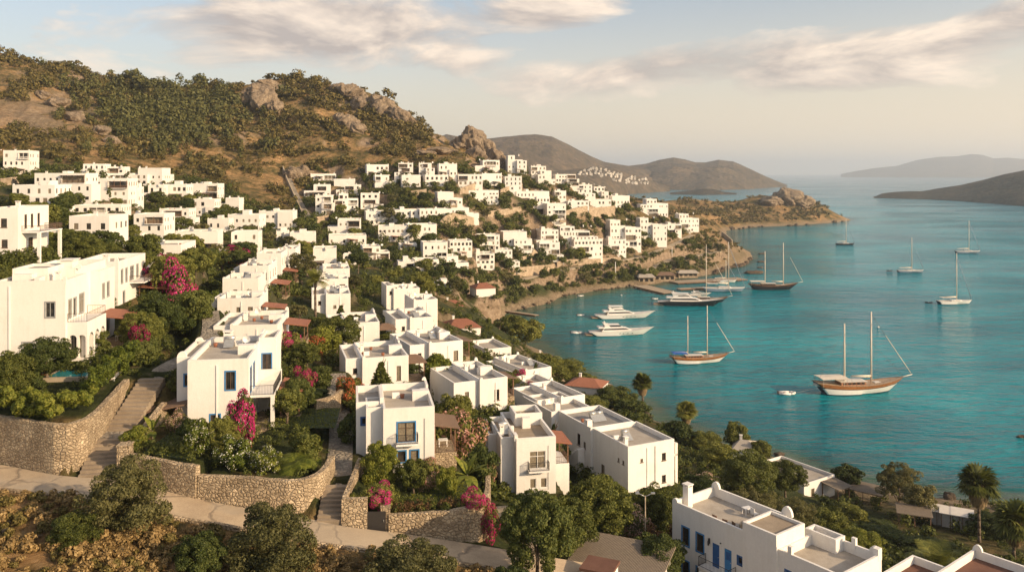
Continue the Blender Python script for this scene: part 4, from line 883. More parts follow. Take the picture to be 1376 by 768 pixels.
H.pergola(w + .15, w + 2.7, 4.2, 8.6, 1.8, 4.2, 'tile', base=(-3, 'white')); b = MB(); b.box(w - .95, w - .87, -.03, -.002, .5, h - 1.0); H.add('wall_groove', b, 'greyframe'); H.win(0, 'R', 2.0, 1.6, .8, 1.5, 'brown')
# towards the bay
villa('small white house above the shore, plain parapet, second from the beach', 'small house above the shore', 652, 687, 469, 496, 176, 24, 10, wins=[(.3, 2.6, .5, 1.8)], clut=0, blockat=False)
villa('white house with long white side wall, nearest the round shore tree', 'house near the round shore tree', 706, 741, 497, 530, 148, 30, 12, wins=[], clut=1, blockat=False, left=(2.0, 1, .4))
villa('low white house with tall corner horn beside the magenta bush', 'low house by the magenta bush', 754, 786, 534, 562, 126, 28, 10, wins=[(.24, 2.2, .9, .7)], clut=0, blockat=False, left=(3.6, 1.0, .2))
villa('white annexe with narrow grey roof between two bay-side houses', 'narrow annexe', 716, 748, 518, 540, 136, 28, 7, clut=0, blockat=False)
# three-part villa
H = near('three-part white villa stepping back towards the sea with grey flat roofs', 'three-part villa', 844, 906, 600, 664, 105, 26, 27, m1=2.0)
w, h, d = H.w, H.h, H.d; H.vol(0, w, 0, 8.6, h, .6, 'roof'); H.vol(-.4, w - .6, 8.5, 17.6, h + .1, .6, 'roofgrey'); H.vol(-1.6, w - 2.2, 17.5, d, h + .1, .6, 'roof')
H.win(0, 'F', w - 2.0, h - 2.6, .65, 1.0, 'brown'); H.win(0, 'F', w - 2.0, h - 5.5, .65, 1.0, 'brown'); H.win(0, 'F', 1.9, h - 2.3, .4, .45, 'brown'); b = MB(); b.box(w - 3.2, w - 3.0, -.03, -.002, 1, h - .5); H.add('wall_groove', b, 'greyframe')
H.win(0, 'L', 6.2, h - 2.6, .4, .5, 'brown'); H.win(0, 'L', 7.3, h - 2.6, .4, .5, 'brown'); H.win(1, 'L', 5.5, h - 3.2, .8, 1.6, 'brown'); H.win(2, 'L', 3.0, h - 3.0, .45, .7, 'brown'); H.win(2, 'L', 6.0, h - 3.0, .45, .7, 'brown'); H.win(1, 'L', 2.0, h - 5.6, .9, 2.0, 'brown')
for q in (9.5, 18.6): H.block(-.3, .5, q, q + .8, h - .4, h + .8)
H.chimney(.6, 1.6, h - .6, 1.0, .5); H.clutter(h - .6, 3, .8, 4.4); H.clutter(h - .5, 3, 1.0, 13.0); H.pipe(2.9, 0, h - .5); H.win(0, 'L', 2.2, h - 5.4, .8, 1.2, 'brown'); H.win(1, 'L', 7.2, h - 3.2, .6, .9, 'brown')
b = MB(); b.box(w + .01, w + 2.4, 2.4, 7.4, h - 3.3, h - 3.05); b.box(w + 2.0, w + 2.4, 2.4, 2.9, -2, h - 1.6); b.box(w + 2.0, w + 2.4, 6.9, 7.4, -2, h - 3.3); b.box(w + 2.15, w + 2.39, 2.9, 7.3, h - 3.05, h - 2.2); H.add('terrace', b, 'white'); b = MB(); b.box(w + .02, w + 2.3, 2.5, 7.3, -3, .9); H.add('porch_base', b, 'stonefine')
b = MB(); n = 10
for k in range(n): b.box(-1.5, -.45, 10 + k * .5, 10.5 + k * .5 + .02, -3, h - 3.2 - (n - k) * -.0 - k * .33)
H.add('outside_stair', b, 'white')
# --- big blue-door villa, bottom right: corners solved from the roof outline
zt_ = 30.5; p1 = (16.4, 83.75); p4 = (27.6, 68.75); yw = math.atan2(p4[1] - p1[1], p4[0] - p1[0])
Lb = math.hypot(p4[0] - p1[0], p4[1] - p1[1]); sp = dict(x=p1[0], y=p1[1], z=22.6, w=Lb, h=zt_ - 22.6, yaw=yw, dep=6.5, px=1040, py=710, l=903, r=1180, t=652, b=768)
H = House(sp, 'large white villa at bottom right with blue doors and windows, chairs on its roof terrace', seed=5, m1=2.5); HOUSES.append(H); REFS.append((sp, 'blue-door villa'))
w, h, d = H.w, H.h, H.d
H.vol(0, 9.0, 0, d, h, .95, 'roof'); H.vol(8.9, 12.6, -.25, d - 2.4, h + .95, .25, 'roofbrown'); H.vol(12.5, w, -.02, d - .0, h - .3, .9, 'roof'); H.vol(12.0, 15.2, d - 1.5, d + .04, h + .1, .6, 'roofgrey')
for u in (1.35, 3.2): H.win(0, 'F', u, h - 3.9, .85, 1.75, 'blue'); H.win(0, 'F', u, h - 7.1, .85, 1.6, 'blue')
H.win(0, 'F', 5.15, h - 4.7, .85, 2.3, 'darkdoor'); H.win(0, 'F', 6.6, h - 4.7, .85, 2.3, 'bluedoor'); H.win(1, 'F', .1, h - 2.9, .01, .01, 'void'); H.win(0, 'F', 8.2, h - 3.3, .5, .7, 'darkblue')
H.win(2, 'F', .9, h - 2.6, .5, .7, 'darkblue'); H.win(2, 'F', 2.2, h - 2.8, .5, .7, 'darkblue'); H.win(2, 'R', 3.0, h - 3.6, .9, 1.3, 'brown')
H.balcony(4.3, 8.0, h - 4.7, 1.1, 'iron', 'F', .16, 'white'); 
for q in (4.35, 7.7): b = MB(); b.box(q, q + .25, -1.05, -.01, -2, h - 4.9); H.add('porch_pier', b, 'white')

b = MB(); b.box(4.75, 4.9, -.16, -.002, h - 2.6, h - 2.1); b.bar((4.82, -.2, h - 2.75), (4.82, -.2, h - 2.35), .09, 8); H.add('wall_lantern', b, 'iron')
b = MB(); b.bar((6.2, -.12, h - 2.1), (6.2, -.02, h - 2.1), .06, 8); H.add('wall_lamp', b, 'iron')
H.chimney(.15, d * .22, h - .9, 2.1, .7); H.horn(.0, .0, h - .02, .7, .35); H.horn(-.05, d - .32, h - .02, 1.0, .65); H.horn(8.6, d - .32, h - .02, 1.2, .9); H.horn(w - 1.0, d - .33, h - .32, 1.0, .6)
H.block(13.6, 14.0, -.03, .3, h - .8, h + .35); H.block(16.0, 16.4, d - .3, d + .02, h - .8, h + .3); H.block(w - .5, w + .01, d - .6, d + .02, h - .8, h + .25)
H.pergola(w + .02, w + 1.6, 2.2, 5.6, 0, 4.8, 'palewood'); BD = H
# --- others
sp = dict(x=35.1, y=77.8, z=15.5, w=12.3, h=10.5, yaw=math.radians(-52), dep=12, px=1300, py=755, l=1206, r=1376, t=733, b=768)
H = House(sp, 'white parapeted villa with dark red roof terraces at the bottom right corner', seed=6, m1=2); HOUSES.append(H); REFS.append((sp, 'red-roofed corner villa'))
w, h, d = H.w, H.h, H.d; H.vol(0, 3.4, 0, 6.1, h, .75, 'roofred'); H.vol(3.3, w, .1, d, h + .15, .8, 'roofred'); H.horn(3.3, d - .32, h + .12, .9, .6); H.win(0, 'F', 1.2, h - 3.4, .9, 1.3, 'blue'); H.win(1, 'F', 3, h - 3.4, .9, 1.3, 'blue')
sp = dict(x=46.7, y=160.0, z=3.2, w=12.3, h=3.9, yaw=math.radians(-57), dep=9.0, px=1085, py=640, l=1050, r=1118, t=612, b=672)
H = House(sp, 'long low white beach house beside the water with timber awning at its right end', seed=8, m1=2); HOUSES.append(H); REFS.append((sp, 'long beach house'))
w, h, d = H.w, H.h, H.d; H.vol(0, w, 0, d, h, .5, 'roof'); H.win(0, 'R', 2, .6, 1.0, 2.0, 'brown'); H.win(0, 'F', 9, h - 2.8, .9, 1.3, 'brown'); H.win(0, 'F', 4, h - 2.8, .9, 1.3, 'brown'); H.pergola(w + .05, w + 3.6, 5, 8.6, .2, 3.0, 'reed')
def gable(label, ref, l, r, t, b, D, yaw, dep, rh, mt='tile', ov=.35, wins=((.5, 1.2, 1.0, 1.1),), name='gabled_house'):
    H = near(label, ref, l, r, t, b, D, yaw, dep, name=name); w, h, d = H.w, H.h, H.d; H.vol(0, w, 0, d, h, .12, 'roofbrown')
    for (u, z, ww, hh) in wins: H.win(0, 'F', u * w - ww / 2, z, ww, hh, 'brown')
    R = MB(); e = ov; z = h + .02
    A_, B_, C_, D_ = (-e, -e, z), (w + e, -e, z), (w + e, d + e, z), (-e, d + e, z); r0, r1 = (w * .3, d / 2, z + rh), (w * .7, d / 2, z + rh)
    R.poly([A_, B_, r1, r0]); R.poly([B_, C_, r1]); R.poly([C_, D_, r0, r1]); R.poly([D_, A_, r0]); R.poly([D_, C_, B_, A_])
    H.add('tiled_roof', R, mt); H.chimney(w * .25, d * .55, h + rh * .3, rh * .6 + .6, .5); return H
gable('white house with red tiled roof and dark double window beside the shore trees', 'red-tiled house', 604, 646, 442, 468, 200, 18, 9, 1.6, wins=((.7, 2.0, 1.2, 1.2), (.35, 2.0, .4, 1.4)))
gable('low white cottage with red tiled roof above the jetty', 'red-tiled cottage above the jetty', 640, 666, 388, 399, 300, 20, 8, 1.6, wins=())
gable('small cottage with faded red roof among trees behind the red tiled house', 'faded red cottage', 596, 622, 412, 424, 245, 12, 7, 1.4, wins=())
gable('tiny red-roofed boathouse at the water under the shore trees', 'red-roofed boathouse', 722, 744, 482, 492, 228, 10, 5, .9, wins=((.5, .6, .8, .9),), name='boathouse')
gable('long low house with rusty red roof among shore bushes by the stone pier', 'rusty-roofed long house', 760, 806, 517, 527, 190, -22, 7, 1.3, wins=())
gable('low pale-roofed bungalow between trees beside the sea', 'pale-roofed bungalow', 985, 1012, 604, 618, 166, -20, 7, 1.2, mt='roof', wins=())
def shed(name, label, cat, x, y, z, w, d, h, yaw, mt, slope=.3, posts=True, wallm=None, foot=True):
    a = math.radians(yaw); root = empty(name, (x, y, z), a); tag(root, label, cat); r = MB(); e = .25
    for o_ in (0, -.14): r.poly([(-w / 2 - e, -d / 2 - e, h + o_), (w / 2 + e, -d / 2 - e, h + o_), (w / 2 + e, d / 2 + e, h + slope + o_), (-w / 2 - e, d / 2 + e, h + slope + o_)])
    c = [(-w / 2 - e, -d / 2 - e, h), (w / 2 + e, -d / 2 - e, h), (w / 2 + e, d / 2 + e, h + slope), (-w / 2 - e, d / 2 + e, h + slope)]
    for k in range(4): A_, B_ = c[k], c[(k + 1) % 4]; r.poly([A_, B_, (B_[0], B_[1], B_[2] - .14), (A_[0], A_[1], A_[2] - .14)])
    r.obj('roof', M[mt], root)
    if wallm: b = MB(); b.box(-w / 2, w / 2, -d / 2 + d * .35, d / 2, -2, h - .1); b.obj('wall', M[wallm], root)
    if posts:
        for sx in (-1, 0, 1):
            b = MB(); b.bar((sx * (w / 2 - .1), -d / 2 + .1, -1.5), (sx * (w / 2 - .1), -d / 2 + .1, h - .1), .07, 6); b.obj('post', M['wood'], root)
    if foot: FOOT.append((x, y, a, w / 2, d / 2))
    return root
# ---- town things that level the ground are all placed now; the terrain mesh
def gp(px, py, dmin=50, dmax=1500, G=None):
    D = ray(px, py, G, dmin, dmax) or 600; x = (px - HX) * D / F; return Vector((x, D, zt(x, D)))
# paths through the town (levelled strips)
def path_line(name, label_pts, hw, mt='path', step=4.0, dmin=50, dmax=1500):
    P = smooth([tuple(gp(a, b, dmin, dmax)) if len(q) == 2 else q for q in label_pts for a, b in [q[:2]]], 2)
    pad_line(P, hw + .2, 2.5, .05); LINES.append(([tuple(p) for p in P], hw)); return (name, P, hw, mt)
PATHS = [
 path_line('footpath', [(862, 369), (885, 358), (905, 349), (935, 344), (966, 340)], 2.6, dmin=440),
 path_line('footpath', [(868, 345), (890, 338), (912, 327), (930, 316)], 2.4, dmin=440),
 path_line('footpath', [(690, 381), (730, 370), (790, 358), (832, 352), (868, 345)], 2.2, dmin=390),
 path_line('footpath', [(384, 232), (392, 252), (404, 276), (414, 293)], 1.6, 'paving', dmin=330),
 path_line('footpath', [(-40.2, 91.5, 41.0), (-40.6, 97, 41.3), (-39.0, 104, 41.6), (-41.0, 112, 42.4), (-45, 122, 43.4)], 1.2, 'paving'),
 path_line('footpath', [(-16.15, 75.6, 35.2), (-17.6, 84, 35.0), (-19.2, 92, 35.0), (-21.2, 100, 35.4), (-24.0, 112, 36.6)], 1.25, 'paving'),
 path_line('footpath', [(1.6, 76.5, 29.4), (.2, 80, 29.2), (-1.2, 86, 29.0)], .8, 'path'),
 path_line('footpath', [(-33.4, 87.5, 37.0), (-33.0, 84.0, 37.3), (-33.8, 80, 37.4)], 1.3, 'path'),
]
pad_line([(-38.6, 75.6, 35.0), (-39.3, 80.6, 36.6), (-39.6, 82.8, 36.9), (-40.2, 91.4, 40.0)], 1.5, .3)
pad_line([(-16.0, 71.6, 32.6), (-16.2, 75.4, 34.2)], 1.2, .3)
# terrain mesh, with ground-cover zones
nj, ni = ZG.shape
zone = np.zeros((nj, ni, 4), np.float32); zone[..., 3] = 1
PYG = HY + (CZ - ZG) * F / GY; PXG = np.repeat(PX[None, :], nj, 0)
vill = (1 - sstep(PYG, 205, 240) * 0) * 0
top = np.interp(PX, [-320, 0, 100, 200, 300, 380, 420, 500, 700, 780, 900, 960], [190, 205, 218, 225, 240, 300, 236, 226, 214, 238, 270, 330])
vill = sstep(PYG, top[None, :], top[None, :] + 10) * (GY < 640) * (GY > 73)
vill = vill * (.55 + .45 * (fbm(GX / 9, GY / 9, 21, 3) > .42)) * (1 - sstep(GY, 420, 600) * .5)
slope_y = np.gradient(ZG, axis=0) / np.gradient(GY, axis=0); slope_x = np.gradient(ZG, axis=1) / np.gradient(GX, axis=1)
sl_ = np.hypot(slope_y, slope_x)
rockz = sstep(sl_ + (fbm(GX / 18, GY / 18, 31, 4) - .5) * .9, .72, 1.0) * sstep(GY, 130, 260)
spur = np.exp(-(((PXG - 40) / 85) ** 2 + ((PYG - 155) / 38) ** 2)) * (GY > 300)
rockz = np.clip(rockz + spur * (fbm(GX / 16, GY / 16, 33, 4) > .47) * .8, 0, 1)
head = np.exp(-(((PXG - 975) / 45) ** 2 + ((PYG - 335) / 26) ** 2)) * (GY > 480) * (GY < 700)
rockz = np.clip(rockz + head * .6, 0, 1)
shore = (1 - sstep(ZG + (fbm(GX / 10, GY / 10, 41, 3) - .5) * 2.5, 1.2, 4.2)) * (GY > 130)
zone[..., 0] = blur(blur(vill, 1, 0), 1, 1); zone[..., 1] = rockz * (1 - shore); zone[..., 2] = shore
idx = (np.arange(nj - 1)[:, None] * ni + np.arange(ni - 1)[None, :]).ravel()
me = np_mesh('terrain', np.stack([GX, GY, ZG], -1).reshape(-1, 3), np.stack([idx, idx + 1, idx + ni + 1, idx + ni], 1), [M['ground']], smooth=True)
ca = me.color_attributes.new('zone', 'FLOAT_COLOR', 'POINT'); ca.data.foreach_set('color', zone.reshape(-1, 4).ravel())
tag(mobj('terrain', me), kind='structure')
for name, P, hw, mt in PATHS:
    P = [Vector((p.x, p.y, zt(p.x, p.y))) for p in densify(P, 2.0)]; P = [P[i].lerp((P[max(i - 1, 0)] + P[min(i + 1, len(P) - 1)]) / 2, .5) for i in range(len(P))]
    L, R = sides(P, hw); tag(ribbon(name, M[mt], L, R, .10, .5), kind='structure')
U_, L_ = densify(smooth(ROAD_UP, 1), 1e9), densify(smooth(ROAD_LO, 1), 1e9)
tag(ribbon('road', M['road'], U_, L_, .10, 1.0), kind='structure')
kb = MB()
for i in range(len(L_) - 1):
    a, b = L_[i], L_[i + 1]; d = (b - a); d.z = 0; d.normalize(); n = Vector((d.y, -d.x, 0)) * .38
    lo = Vector((0, 0, -1.2)); hi = Vector((0, 0, .22))
    kb.poly([a + hi, b + hi, b + n + hi, a + n + hi]); kb.poly([a + n + hi, b + n + hi, b + n * 1.3 + lo, a + n * 1.3 + lo]); kb.poly([a + lo, b + lo, b + hi, a + hi])
tag(kb.obj('road_edge_kerb', M['stone']), kind='structure')
def wall_thing(name, label, pts, z_top, mt='stone', t=.5, zb=None, cat='wall', cap=True, close_both=True):
    """free-form masonry wall along pts (x,y), top z number or list"""
    n0 = len(pts); zt2 = z_top if isinstance(z_top, (list, tuple)) else [z_top] * n0
    P = densify([Vector((p[0], p[1], z)) for p, z in zip(pts, zt2)], .8); 
    if n0 > 3: P = [P[0]] + [P[i].lerp((P[i - 1] + P[i + 1]) / 2, .7) for i in range(1, len(P) - 1)] + [P[-1]]
    L, R = sides(P, t / 2); b = MB(); rings = []
    g = random.Random(int(abs(pts[0][0]) * 10))
    for l, r, p in zip(L, R, P):
        lo = min(zt(l.x, l.y), zt(r.x, r.y)) - 1.0 if zb is None else zb; j = g.uniform(-.05, .06); o = (l - r).normalized()
        rings.append([(l.x + o.x * .07, l.y + o.y * .07, lo), (l.x + o.x * g.uniform(-.02, .03), l.y + o.y * .02, p.z + j - .05), (l.x - o.x * .05, l.y - o.y * .05, p.z + j), (r.x + o.x * .05, r.y + o.y * .05, p.z + j), (r.x, r.y, p.z + j - .05), (r.x - o.x * .07, r.y - o.y * .07, lo)])
    b.loft(rings, sm=False); return tag(b.obj(name, M[mt]), label, cat)
W1z = [ZL - .1] * 6 + [ZL + .2, ZL + .7]
o = wall_thing('stone_wall', 'tall curved rubble stone retaining wall at far left beside the stone steps', W1, W1z, t=.65)
wall_thing('stone_wall', 'rubble stone retaining wall right of the left steps, ending in a square pier', W2, [39.4, 38.6, 38.0, 37.9, 37.5], t=.6)
pb = MB(); pb.box(-.55, .55, -.55, .55, -3, .55); pb.box(-.62, .62, -.62, .62, .55, .68); pr = pb.obj('stone_pier', M['stone'], None, (-36.2, 76.6, 38.0), .1); tag(pr, 'square rubble stone pier at the foot of the left steps', 'pier')
wall_thing('stone_wall', 'curved rubble stone garden wall between left garden and central steps', W3[:5] + [(-17.4, 79)], [36.7, 36.7, 36.6, 36.6, 36.8, 36.7], t=.6)
wall_thing('stone_wall', 'short rubble stone wall left of the dark garden gate', [(-14.8, 80), (-14.8, 72.0), (-12.75, 72.15)], [36.2, 35.4, 35.4], t=.5)
wall_thing('stone_wall', 'curved stone garden wall below the central villa, bougainvillea over its end', [(-10.9, 72.3), (-7.3, 72.9), (-3.8, 73.5), (-2.6, 74.6), (-2.3, 77), (-2.4, 82)], [33.9, 33.8, 34.0, 34.1, 34.2, 34.2], t=.5)
pb = MB(); pb.box(-.4, .4, -.35, .35, -3, .2); pb.box(-.45, .45, -.4, .4, .2, .3); tag(pb.obj('stone_pier', M['stonefine'], None, (-11.2, 72.5, 34.3), .1), 'stone gate pier right of the dark garden gate', 'pier')
g_ = MB(); g_.box(-.88, .88, -.04, .04, -1.6, .2); gr = g_.obj('garden_gate', M['iron'], None, (-12.0, 72.1, 34.0), .08); tag(gr, 'dark solid metal garden gate between stone walls under bougainvillea', 'gate')
hb = MB(); hb.bar((.7, -.1, -.7), (.7, -.1, -.5), .025, 6); hb.obj('handle', M['metal'], gr)
# stairs
tag(stairs((-38.6, 76.0, 35.8), (-39.4, 80.6, 37.9), 3.1, 9).obj('stone_steps', M['step']), 'lower flight of wide stone steps beside the tall left wall', 'steps')
b = MB(); b.poly([(-41.1, 80.4, 37.92), (-37.8, 80.6, 37.92), (-38.0, 83.0, 37.98), (-41.3, 82.8, 37.98)]); b.box(-41.2, -37.9, 80.8, 82.8, 36, 37.9); tag(b.obj('steps_landing', M['paving']), kind='structure')
tag(stairs((-39.6, 82.6, 37.95), (-40.2, 91.6, 41.05), 2.7, 13).obj('stone_steps', M['step']), 'upper flight of stone steps climbing between the left garden walls', 'steps')
tag(stairs((-16.0, 71.9, 33.3), (-16.2, 75.8, 35.15), 2.3, 8).obj('stone_steps', M['step']), 'stone steps rising from the road to the central footpath', 'steps')
tag(stairs((1.9, 73.6, 29.4), (1.4, 77.5, 29.5), 1.6, 6).obj('stone_steps', M['step']), 'low steps at the right end of the curved garden wall', 'steps')
# retaining walls on the far slopes: photo columns, rows of the foot, height
for (l, r, yl, yr, h_, lab, mt) in [
  (587, 636, 317, 316, 6.0, 'tan retaining wall with buttress above the sixth house row', 'tanwall'), (552, 573, 266, 265, 4.5, 'short tan retaining wall above the round trees mid slope', 'tanwall'),
  (617, 645, 262, 261, 3.6, 'narrow tan wall under the second house row', 'tanwall'), (672, 702, 264, 263, 3.4, 'tan wall beneath the white arcaded house near the tower', 'tanwall'),
  (760, 826, 305, 294, 6.5, 'long ochre stepped retaining wall below the houses right of centre', 'tanwall'), (688, 745, 369, 362, 3.4, 'pale beach-side terrace wall, left part', 'tanwall'), (748, 834, 361, 353, 3.4, 'pale beach-side terrace wall, right part', 'tanwall'),
  (425, 446, 300, 297, 3.5, 'stone wall under the three-storey house by the hillside path', 'tanwall'), (0, 24, 250, 247, 3.2, 'cream garden wall under the uppermost far-left house', 'tanwall'),
  (655, 700, 291, 286, 3.0, 'tan terrace wall right of the fourth house row', 'tanwall'), (700, 722, 352, 347, 3.0, 'tan wall between the lowest houses and beach trees', 'tanwall'),
  (970, 984, 318, 330, 5.0, 'pale concrete wall running down the headland cliff', 'path')]:
    A_, B_ = gp(l, yl, 90), gp(r, yr, 90); K = 5; P = [A_.lerp(B_, k / K) for k in range(K + 1)]
    wall_thing('retaining_wall', lab, [(p.x, p.y) for p in P], [max(zt(p.x, p.y), p.z) + h_ * .8 for p in P], mt, .7)
P = [gp(a, b_, 330) for a, b_ in ((380, 228), (386, 246), (396, 268), (407, 292))]
wall_thing('concrete_wall', 'pale concrete wall beside the straight path up the brown hillside', [(p.x, p.y) for p in P], [zt(p.x, p.y) + 1.8 for p in P], 'path', .6)
P = [gp(a, b_, 150) for a, b_ in ((246, 438), (236, 420), (228, 404))]
wall_thing('garden_wall', 'low crooked stone wall on the bank right of the big left villa', [(p.x, p.y) for p in P], [zt(p.x, p.y) + 1.2 for p in P], 'stonefine', .5)
wall_thing('garden_wall', 'low rubble wall on the lawn behind the garden right of the blue-windowed villa', [(-22.8, 95), (-21.0, 96.5), (-20.4, 100)], [37.6, 37.8, 37.9], 'stonefine', .5)
wall_thing('garden_wall', 'tan block wall under trees behind the street lamp', [(9.0, 83), (12.0, 89), (14, 92)], [27.0, 27.2, 27.0], 'tanwall', .5)
wall_thing('garden_wall', 'low tan wall between street lamp and blue-door villa', [(13.0, 86.5), (17, 88.5)], [23.8, 23.8], 'tanwall', .5)
wall_thing('garden_wall', 'pale sea-front terrace wall running along the water on the right', [(33, 183), (48, 176), (60, 168), (72, 158)], [2.2, 2.1, 2.0, 2.0], 'path', .8)
# ---- sea
def watermat():
    m, t, b = mat('sea_water'); p = wpos(t); at_ = N(t, 'ShaderNodeAttribute', attribute_name='depth')
    sp = N(t, 'ShaderNodeSeparateColor'); lk(t, at_.outputs['Color'], sp.inputs[0])
    a = ramp(t, sp.outputs[0], [(0.0, (.08, .12, .075)), (.10, (.015, .12, .105)), (.30, (.0, .15, .175)), (.62, (.0, .25, .29)), (.85, (.0, .25, .31)), (1.0, (.010, .13, .19))])
    vm = N(t, 'ShaderNodeVectorMath', operation='MULTIPLY'); lk(t, p, vm.inputs[0]); vm.inputs[1].default_value = (.5, 1.0, 1)
    pat = noise(t, vm.outputs[0], .018, 6, .6)
    a = mixc(t, ramp(t, pat, [(.38, (.95,) * 3), (.60, (0, 0, 0))]), a, mixc(t, 1.0, a, (.35, .55, .62), 'MULTIPLY'))
    lk(t, a, b.inputs['Base Color']); b.inputs['IOR'].default_value = 1.33; b.inputs['Specular IOR Level'].default_value = .24
    rn = noise(t, vm.outputs[0], .006, 5, .6, .6)
    lk(t, ramp(t, rn, [(.40, (.07,) * 3), (.62, (.20,) * 3)]), b.inputs['Roughness'])
    rot = N(t, 'ShaderNodeMapping'); rot.inputs['Rotation'].default_value = (0, 0, math.radians(-24)); rot.inputs['Scale'].default_value = (.35, 1.0, 1.0); lk(t, p, rot.inputs['Vector'])
    w1 = noise(t, rot.outputs[0], .33, 4, .55, .3); w2 = noise(t, rot.outputs[0], 1.3, 3, .55); w3 = noise(t, rot.outputs[0], .10, 3, .5, .3)
    hgt = mth(t, 'ADD', mth(t, 'ADD', mth(t, 'MULTIPLY', w1, 1.0), mth(t, 'MULTIPLY', w2, .28)), mth(t, 'MULTIPLY', w3, 1.6))
    bump(t, b, hgt, 1.0, 1.6); return m
M['water'] = watermat()
wpx = np.arange(-600, 2400, 8.0); wld = np.concatenate([np.linspace(math.log(90), math.log(1500), 300), np.linspace(math.log(1520), math.log(26000), 40)]); wD = np.exp(wld)
wx = (wpx[None, :] - HX) * wD[:, None] / F; wy = np.repeat(wD[:, None], len(wpx), 1)
land = np.where((wy < 1480), sstep(zt(wx, np.minimum(wy, 1480)), -3.0, .5), 0)
near_ = land.copy(); acc = land.copy()
for s_ in (3, 9, 22): acc = acc + blur(blur(land, s_, 0), s_, 1) * (1.0 if s_ < 20 else 1.6)
dp = 1 - np.clip(acc / 1.9, 0, 1)
dp = dp * np.interp(wy, [0, 250, 420, 900, 2500], [.66, .66, .72, .9, 1.0])
dat = np.zeros((*dp.shape, 4), np.float32); dat[..., 0] = np.clip(dp, 0, 1); dat[..., 3] = 1
ni2 = len(wpx); idx = (np.arange(len(wD) - 1)[:, None] * ni2 + np.arange(ni2 - 1)[None, :]).ravel()
me = np_mesh('sea', np.stack([wx, wy, wx * 0], -1).reshape(-1, 3), np.stack([idx, idx + 1, idx + ni2 + 1, idx + ni2], 1), [M['water']], smooth=True)
ca = me.color_attributes.new('depth', 'FLOAT_COLOR', 'POINT'); ca.data.foreach_set('color', dat.reshape(-1, 4).ravel())
tag(mobj('water', me), kind='structure')
# ---- far headlands and islands
def ridge(name, prof, D0, D1, mt, rows=46, cols=220, amp=8, sc=160, seed=1, back=1.35, pw=.8):
    """prof: (px, crest row); D0 shore depth fn/px table, D1 crest depth"""
    pxs = np.linspace(prof[0][0], prof[-1][0], cols); cr = np.interp(pxs, [p[0] for p in prof], [p[1] for p in prof])
    d0 = np.interp(pxs, [p[0] for p in D0], [p[1] for p in D0]); d1 = np.interp(pxs, [p[0] for p in D1], [p[1] for p in D1])
    cr = CZ + (HY - cr) * d1 / F
    t = np.concatenate([np.linspace(-.06, 1, rows), np.linspace(1.03, 2.1, rows // 2)])[:, None]
    dep = np.where(t <= 1, d0 + (d1 - d0) * t, d1 + (t - 1) * (d1 - d0) * back + 0 * d0)
    z = np.where(t <= 1, np.sign(t) * np.abs(t) ** pw, np.cos(np.clip((t - 1) / 1.05, 0, 1) * math.pi / 2)) * cr
    x = (pxs - HX)[None, :] * dep / F; y = dep
    k = np.clip(np.sin(np.clip(t, 0, 1) * math.pi) * 1.0 + .12, 0, 1) * (t > 0)
    env = np.clip(cr / 60, .15, 1)
    z = z + k * env * ((fbm(x / sc, y / sc, seed, 5, True) - .55) * amp * 2.4 + (fbm(x / sc * 4, y / sc * 4, seed + 7, 4, True) - .5) * amp * .7)
    z = np.where(t < 0, -4, z); n = len(t); idx = (np.arange(n - 1)[:, None] * cols + np.arange(cols - 1)[None, :]).ravel()
    return tag(mobj(name, np_mesh(name, np.stack([x, y, z], -1).reshape(-1, 3), np.stack([idx, idx + 1, idx + cols + 1, idx + cols], 1), [mt], smooth=True)), kind='structure')
ridge('far_hill', [(480, 215), (560, 196), (600, 181), (630, 186), (655, 187), (690, 183), (720, 181), (742, 184), (765, 195), (790, 208), (812, 218), (850, 224), (900, 236), (940, 246), (960, 252)],
      [(480, 1600), (700, 1900), (800, 2600), (870, 3050), (960, 3250)], [(480, 2400), (700, 3100), (830, 3400), (960, 3500)], M['far'], amp=22, sc=330, seed=4)
ridge('far_headland', [(780, 226), (815, 222), (845, 223), (868, 220), (885, 215), (905, 211.5), (920, 214), (935, 218), (948, 218), (965, 214.5), (985, 217), (1005, 226), (1030, 238), (1048, 245), (1058, 249)],
      [(780, 3300), (870, 3100), (950, 2950), (1000, 3150), (1040, 3500), (1058, 3700)], [(780, 3700), (900, 3900), (1000, 3900), (1058, 3900)], M['far'], amp=20, sc=300, seed=8, cols=260)
ridge('far_spur', [(700, 236), (740, 231), (780, 226), (800, 225), (830, 228), (860, 238), (885, 246), (900, 251)], [(700, 1500), (780, 1900), (850, 2450), (900, 2800)], [(700, 2000), (800, 2400), (850, 2650), (900, 2900)], M['far'], amp=10, sc=160, seed=12)
ridge('islet', [(900, 259), (925, 256), (945, 253.5), (958, 254), (975, 258), (990, 259.5)], [(900, 2400), (945, 2330), (990, 2400)], [(900, 2450), (990, 2450)], M['farland'], amp=3, sc=40, seed=3, cols=80, rows=20)
ridge('right_island', [(1174, 265), (1185, 260), (1200, 258), (1220, 257), (1240, 257), (1262, 253), (1290, 249), (1320, 242), (1350, 234), (1376, 229), (1430, 222), (1600, 240)],
      [(1174, 2060), (1250, 1950), (1376, 1560), (1600, 1450)], [(1174, 2120), (1250, 2150), (1376, 2000), (1600, 1900)], M['farland'], amp=7, sc=120, seed=17, cols=240)
ridge('distant_island', [(1130, 234), (1150, 230), (1175, 226), (1205, 223), (1232, 215), (1260, 211), (1285, 210), (1305, 207), (1320, 208), (1335, 213), (1355, 212), (1376, 214), (1420, 210), (1500, 222), (1600, 232)],
      [(1130, 11500), (1600, 11000)], [(1130, 13000), (1600, 13000)], M['far'], amp=25, sc=900, seed=23, cols=200, rows=24)
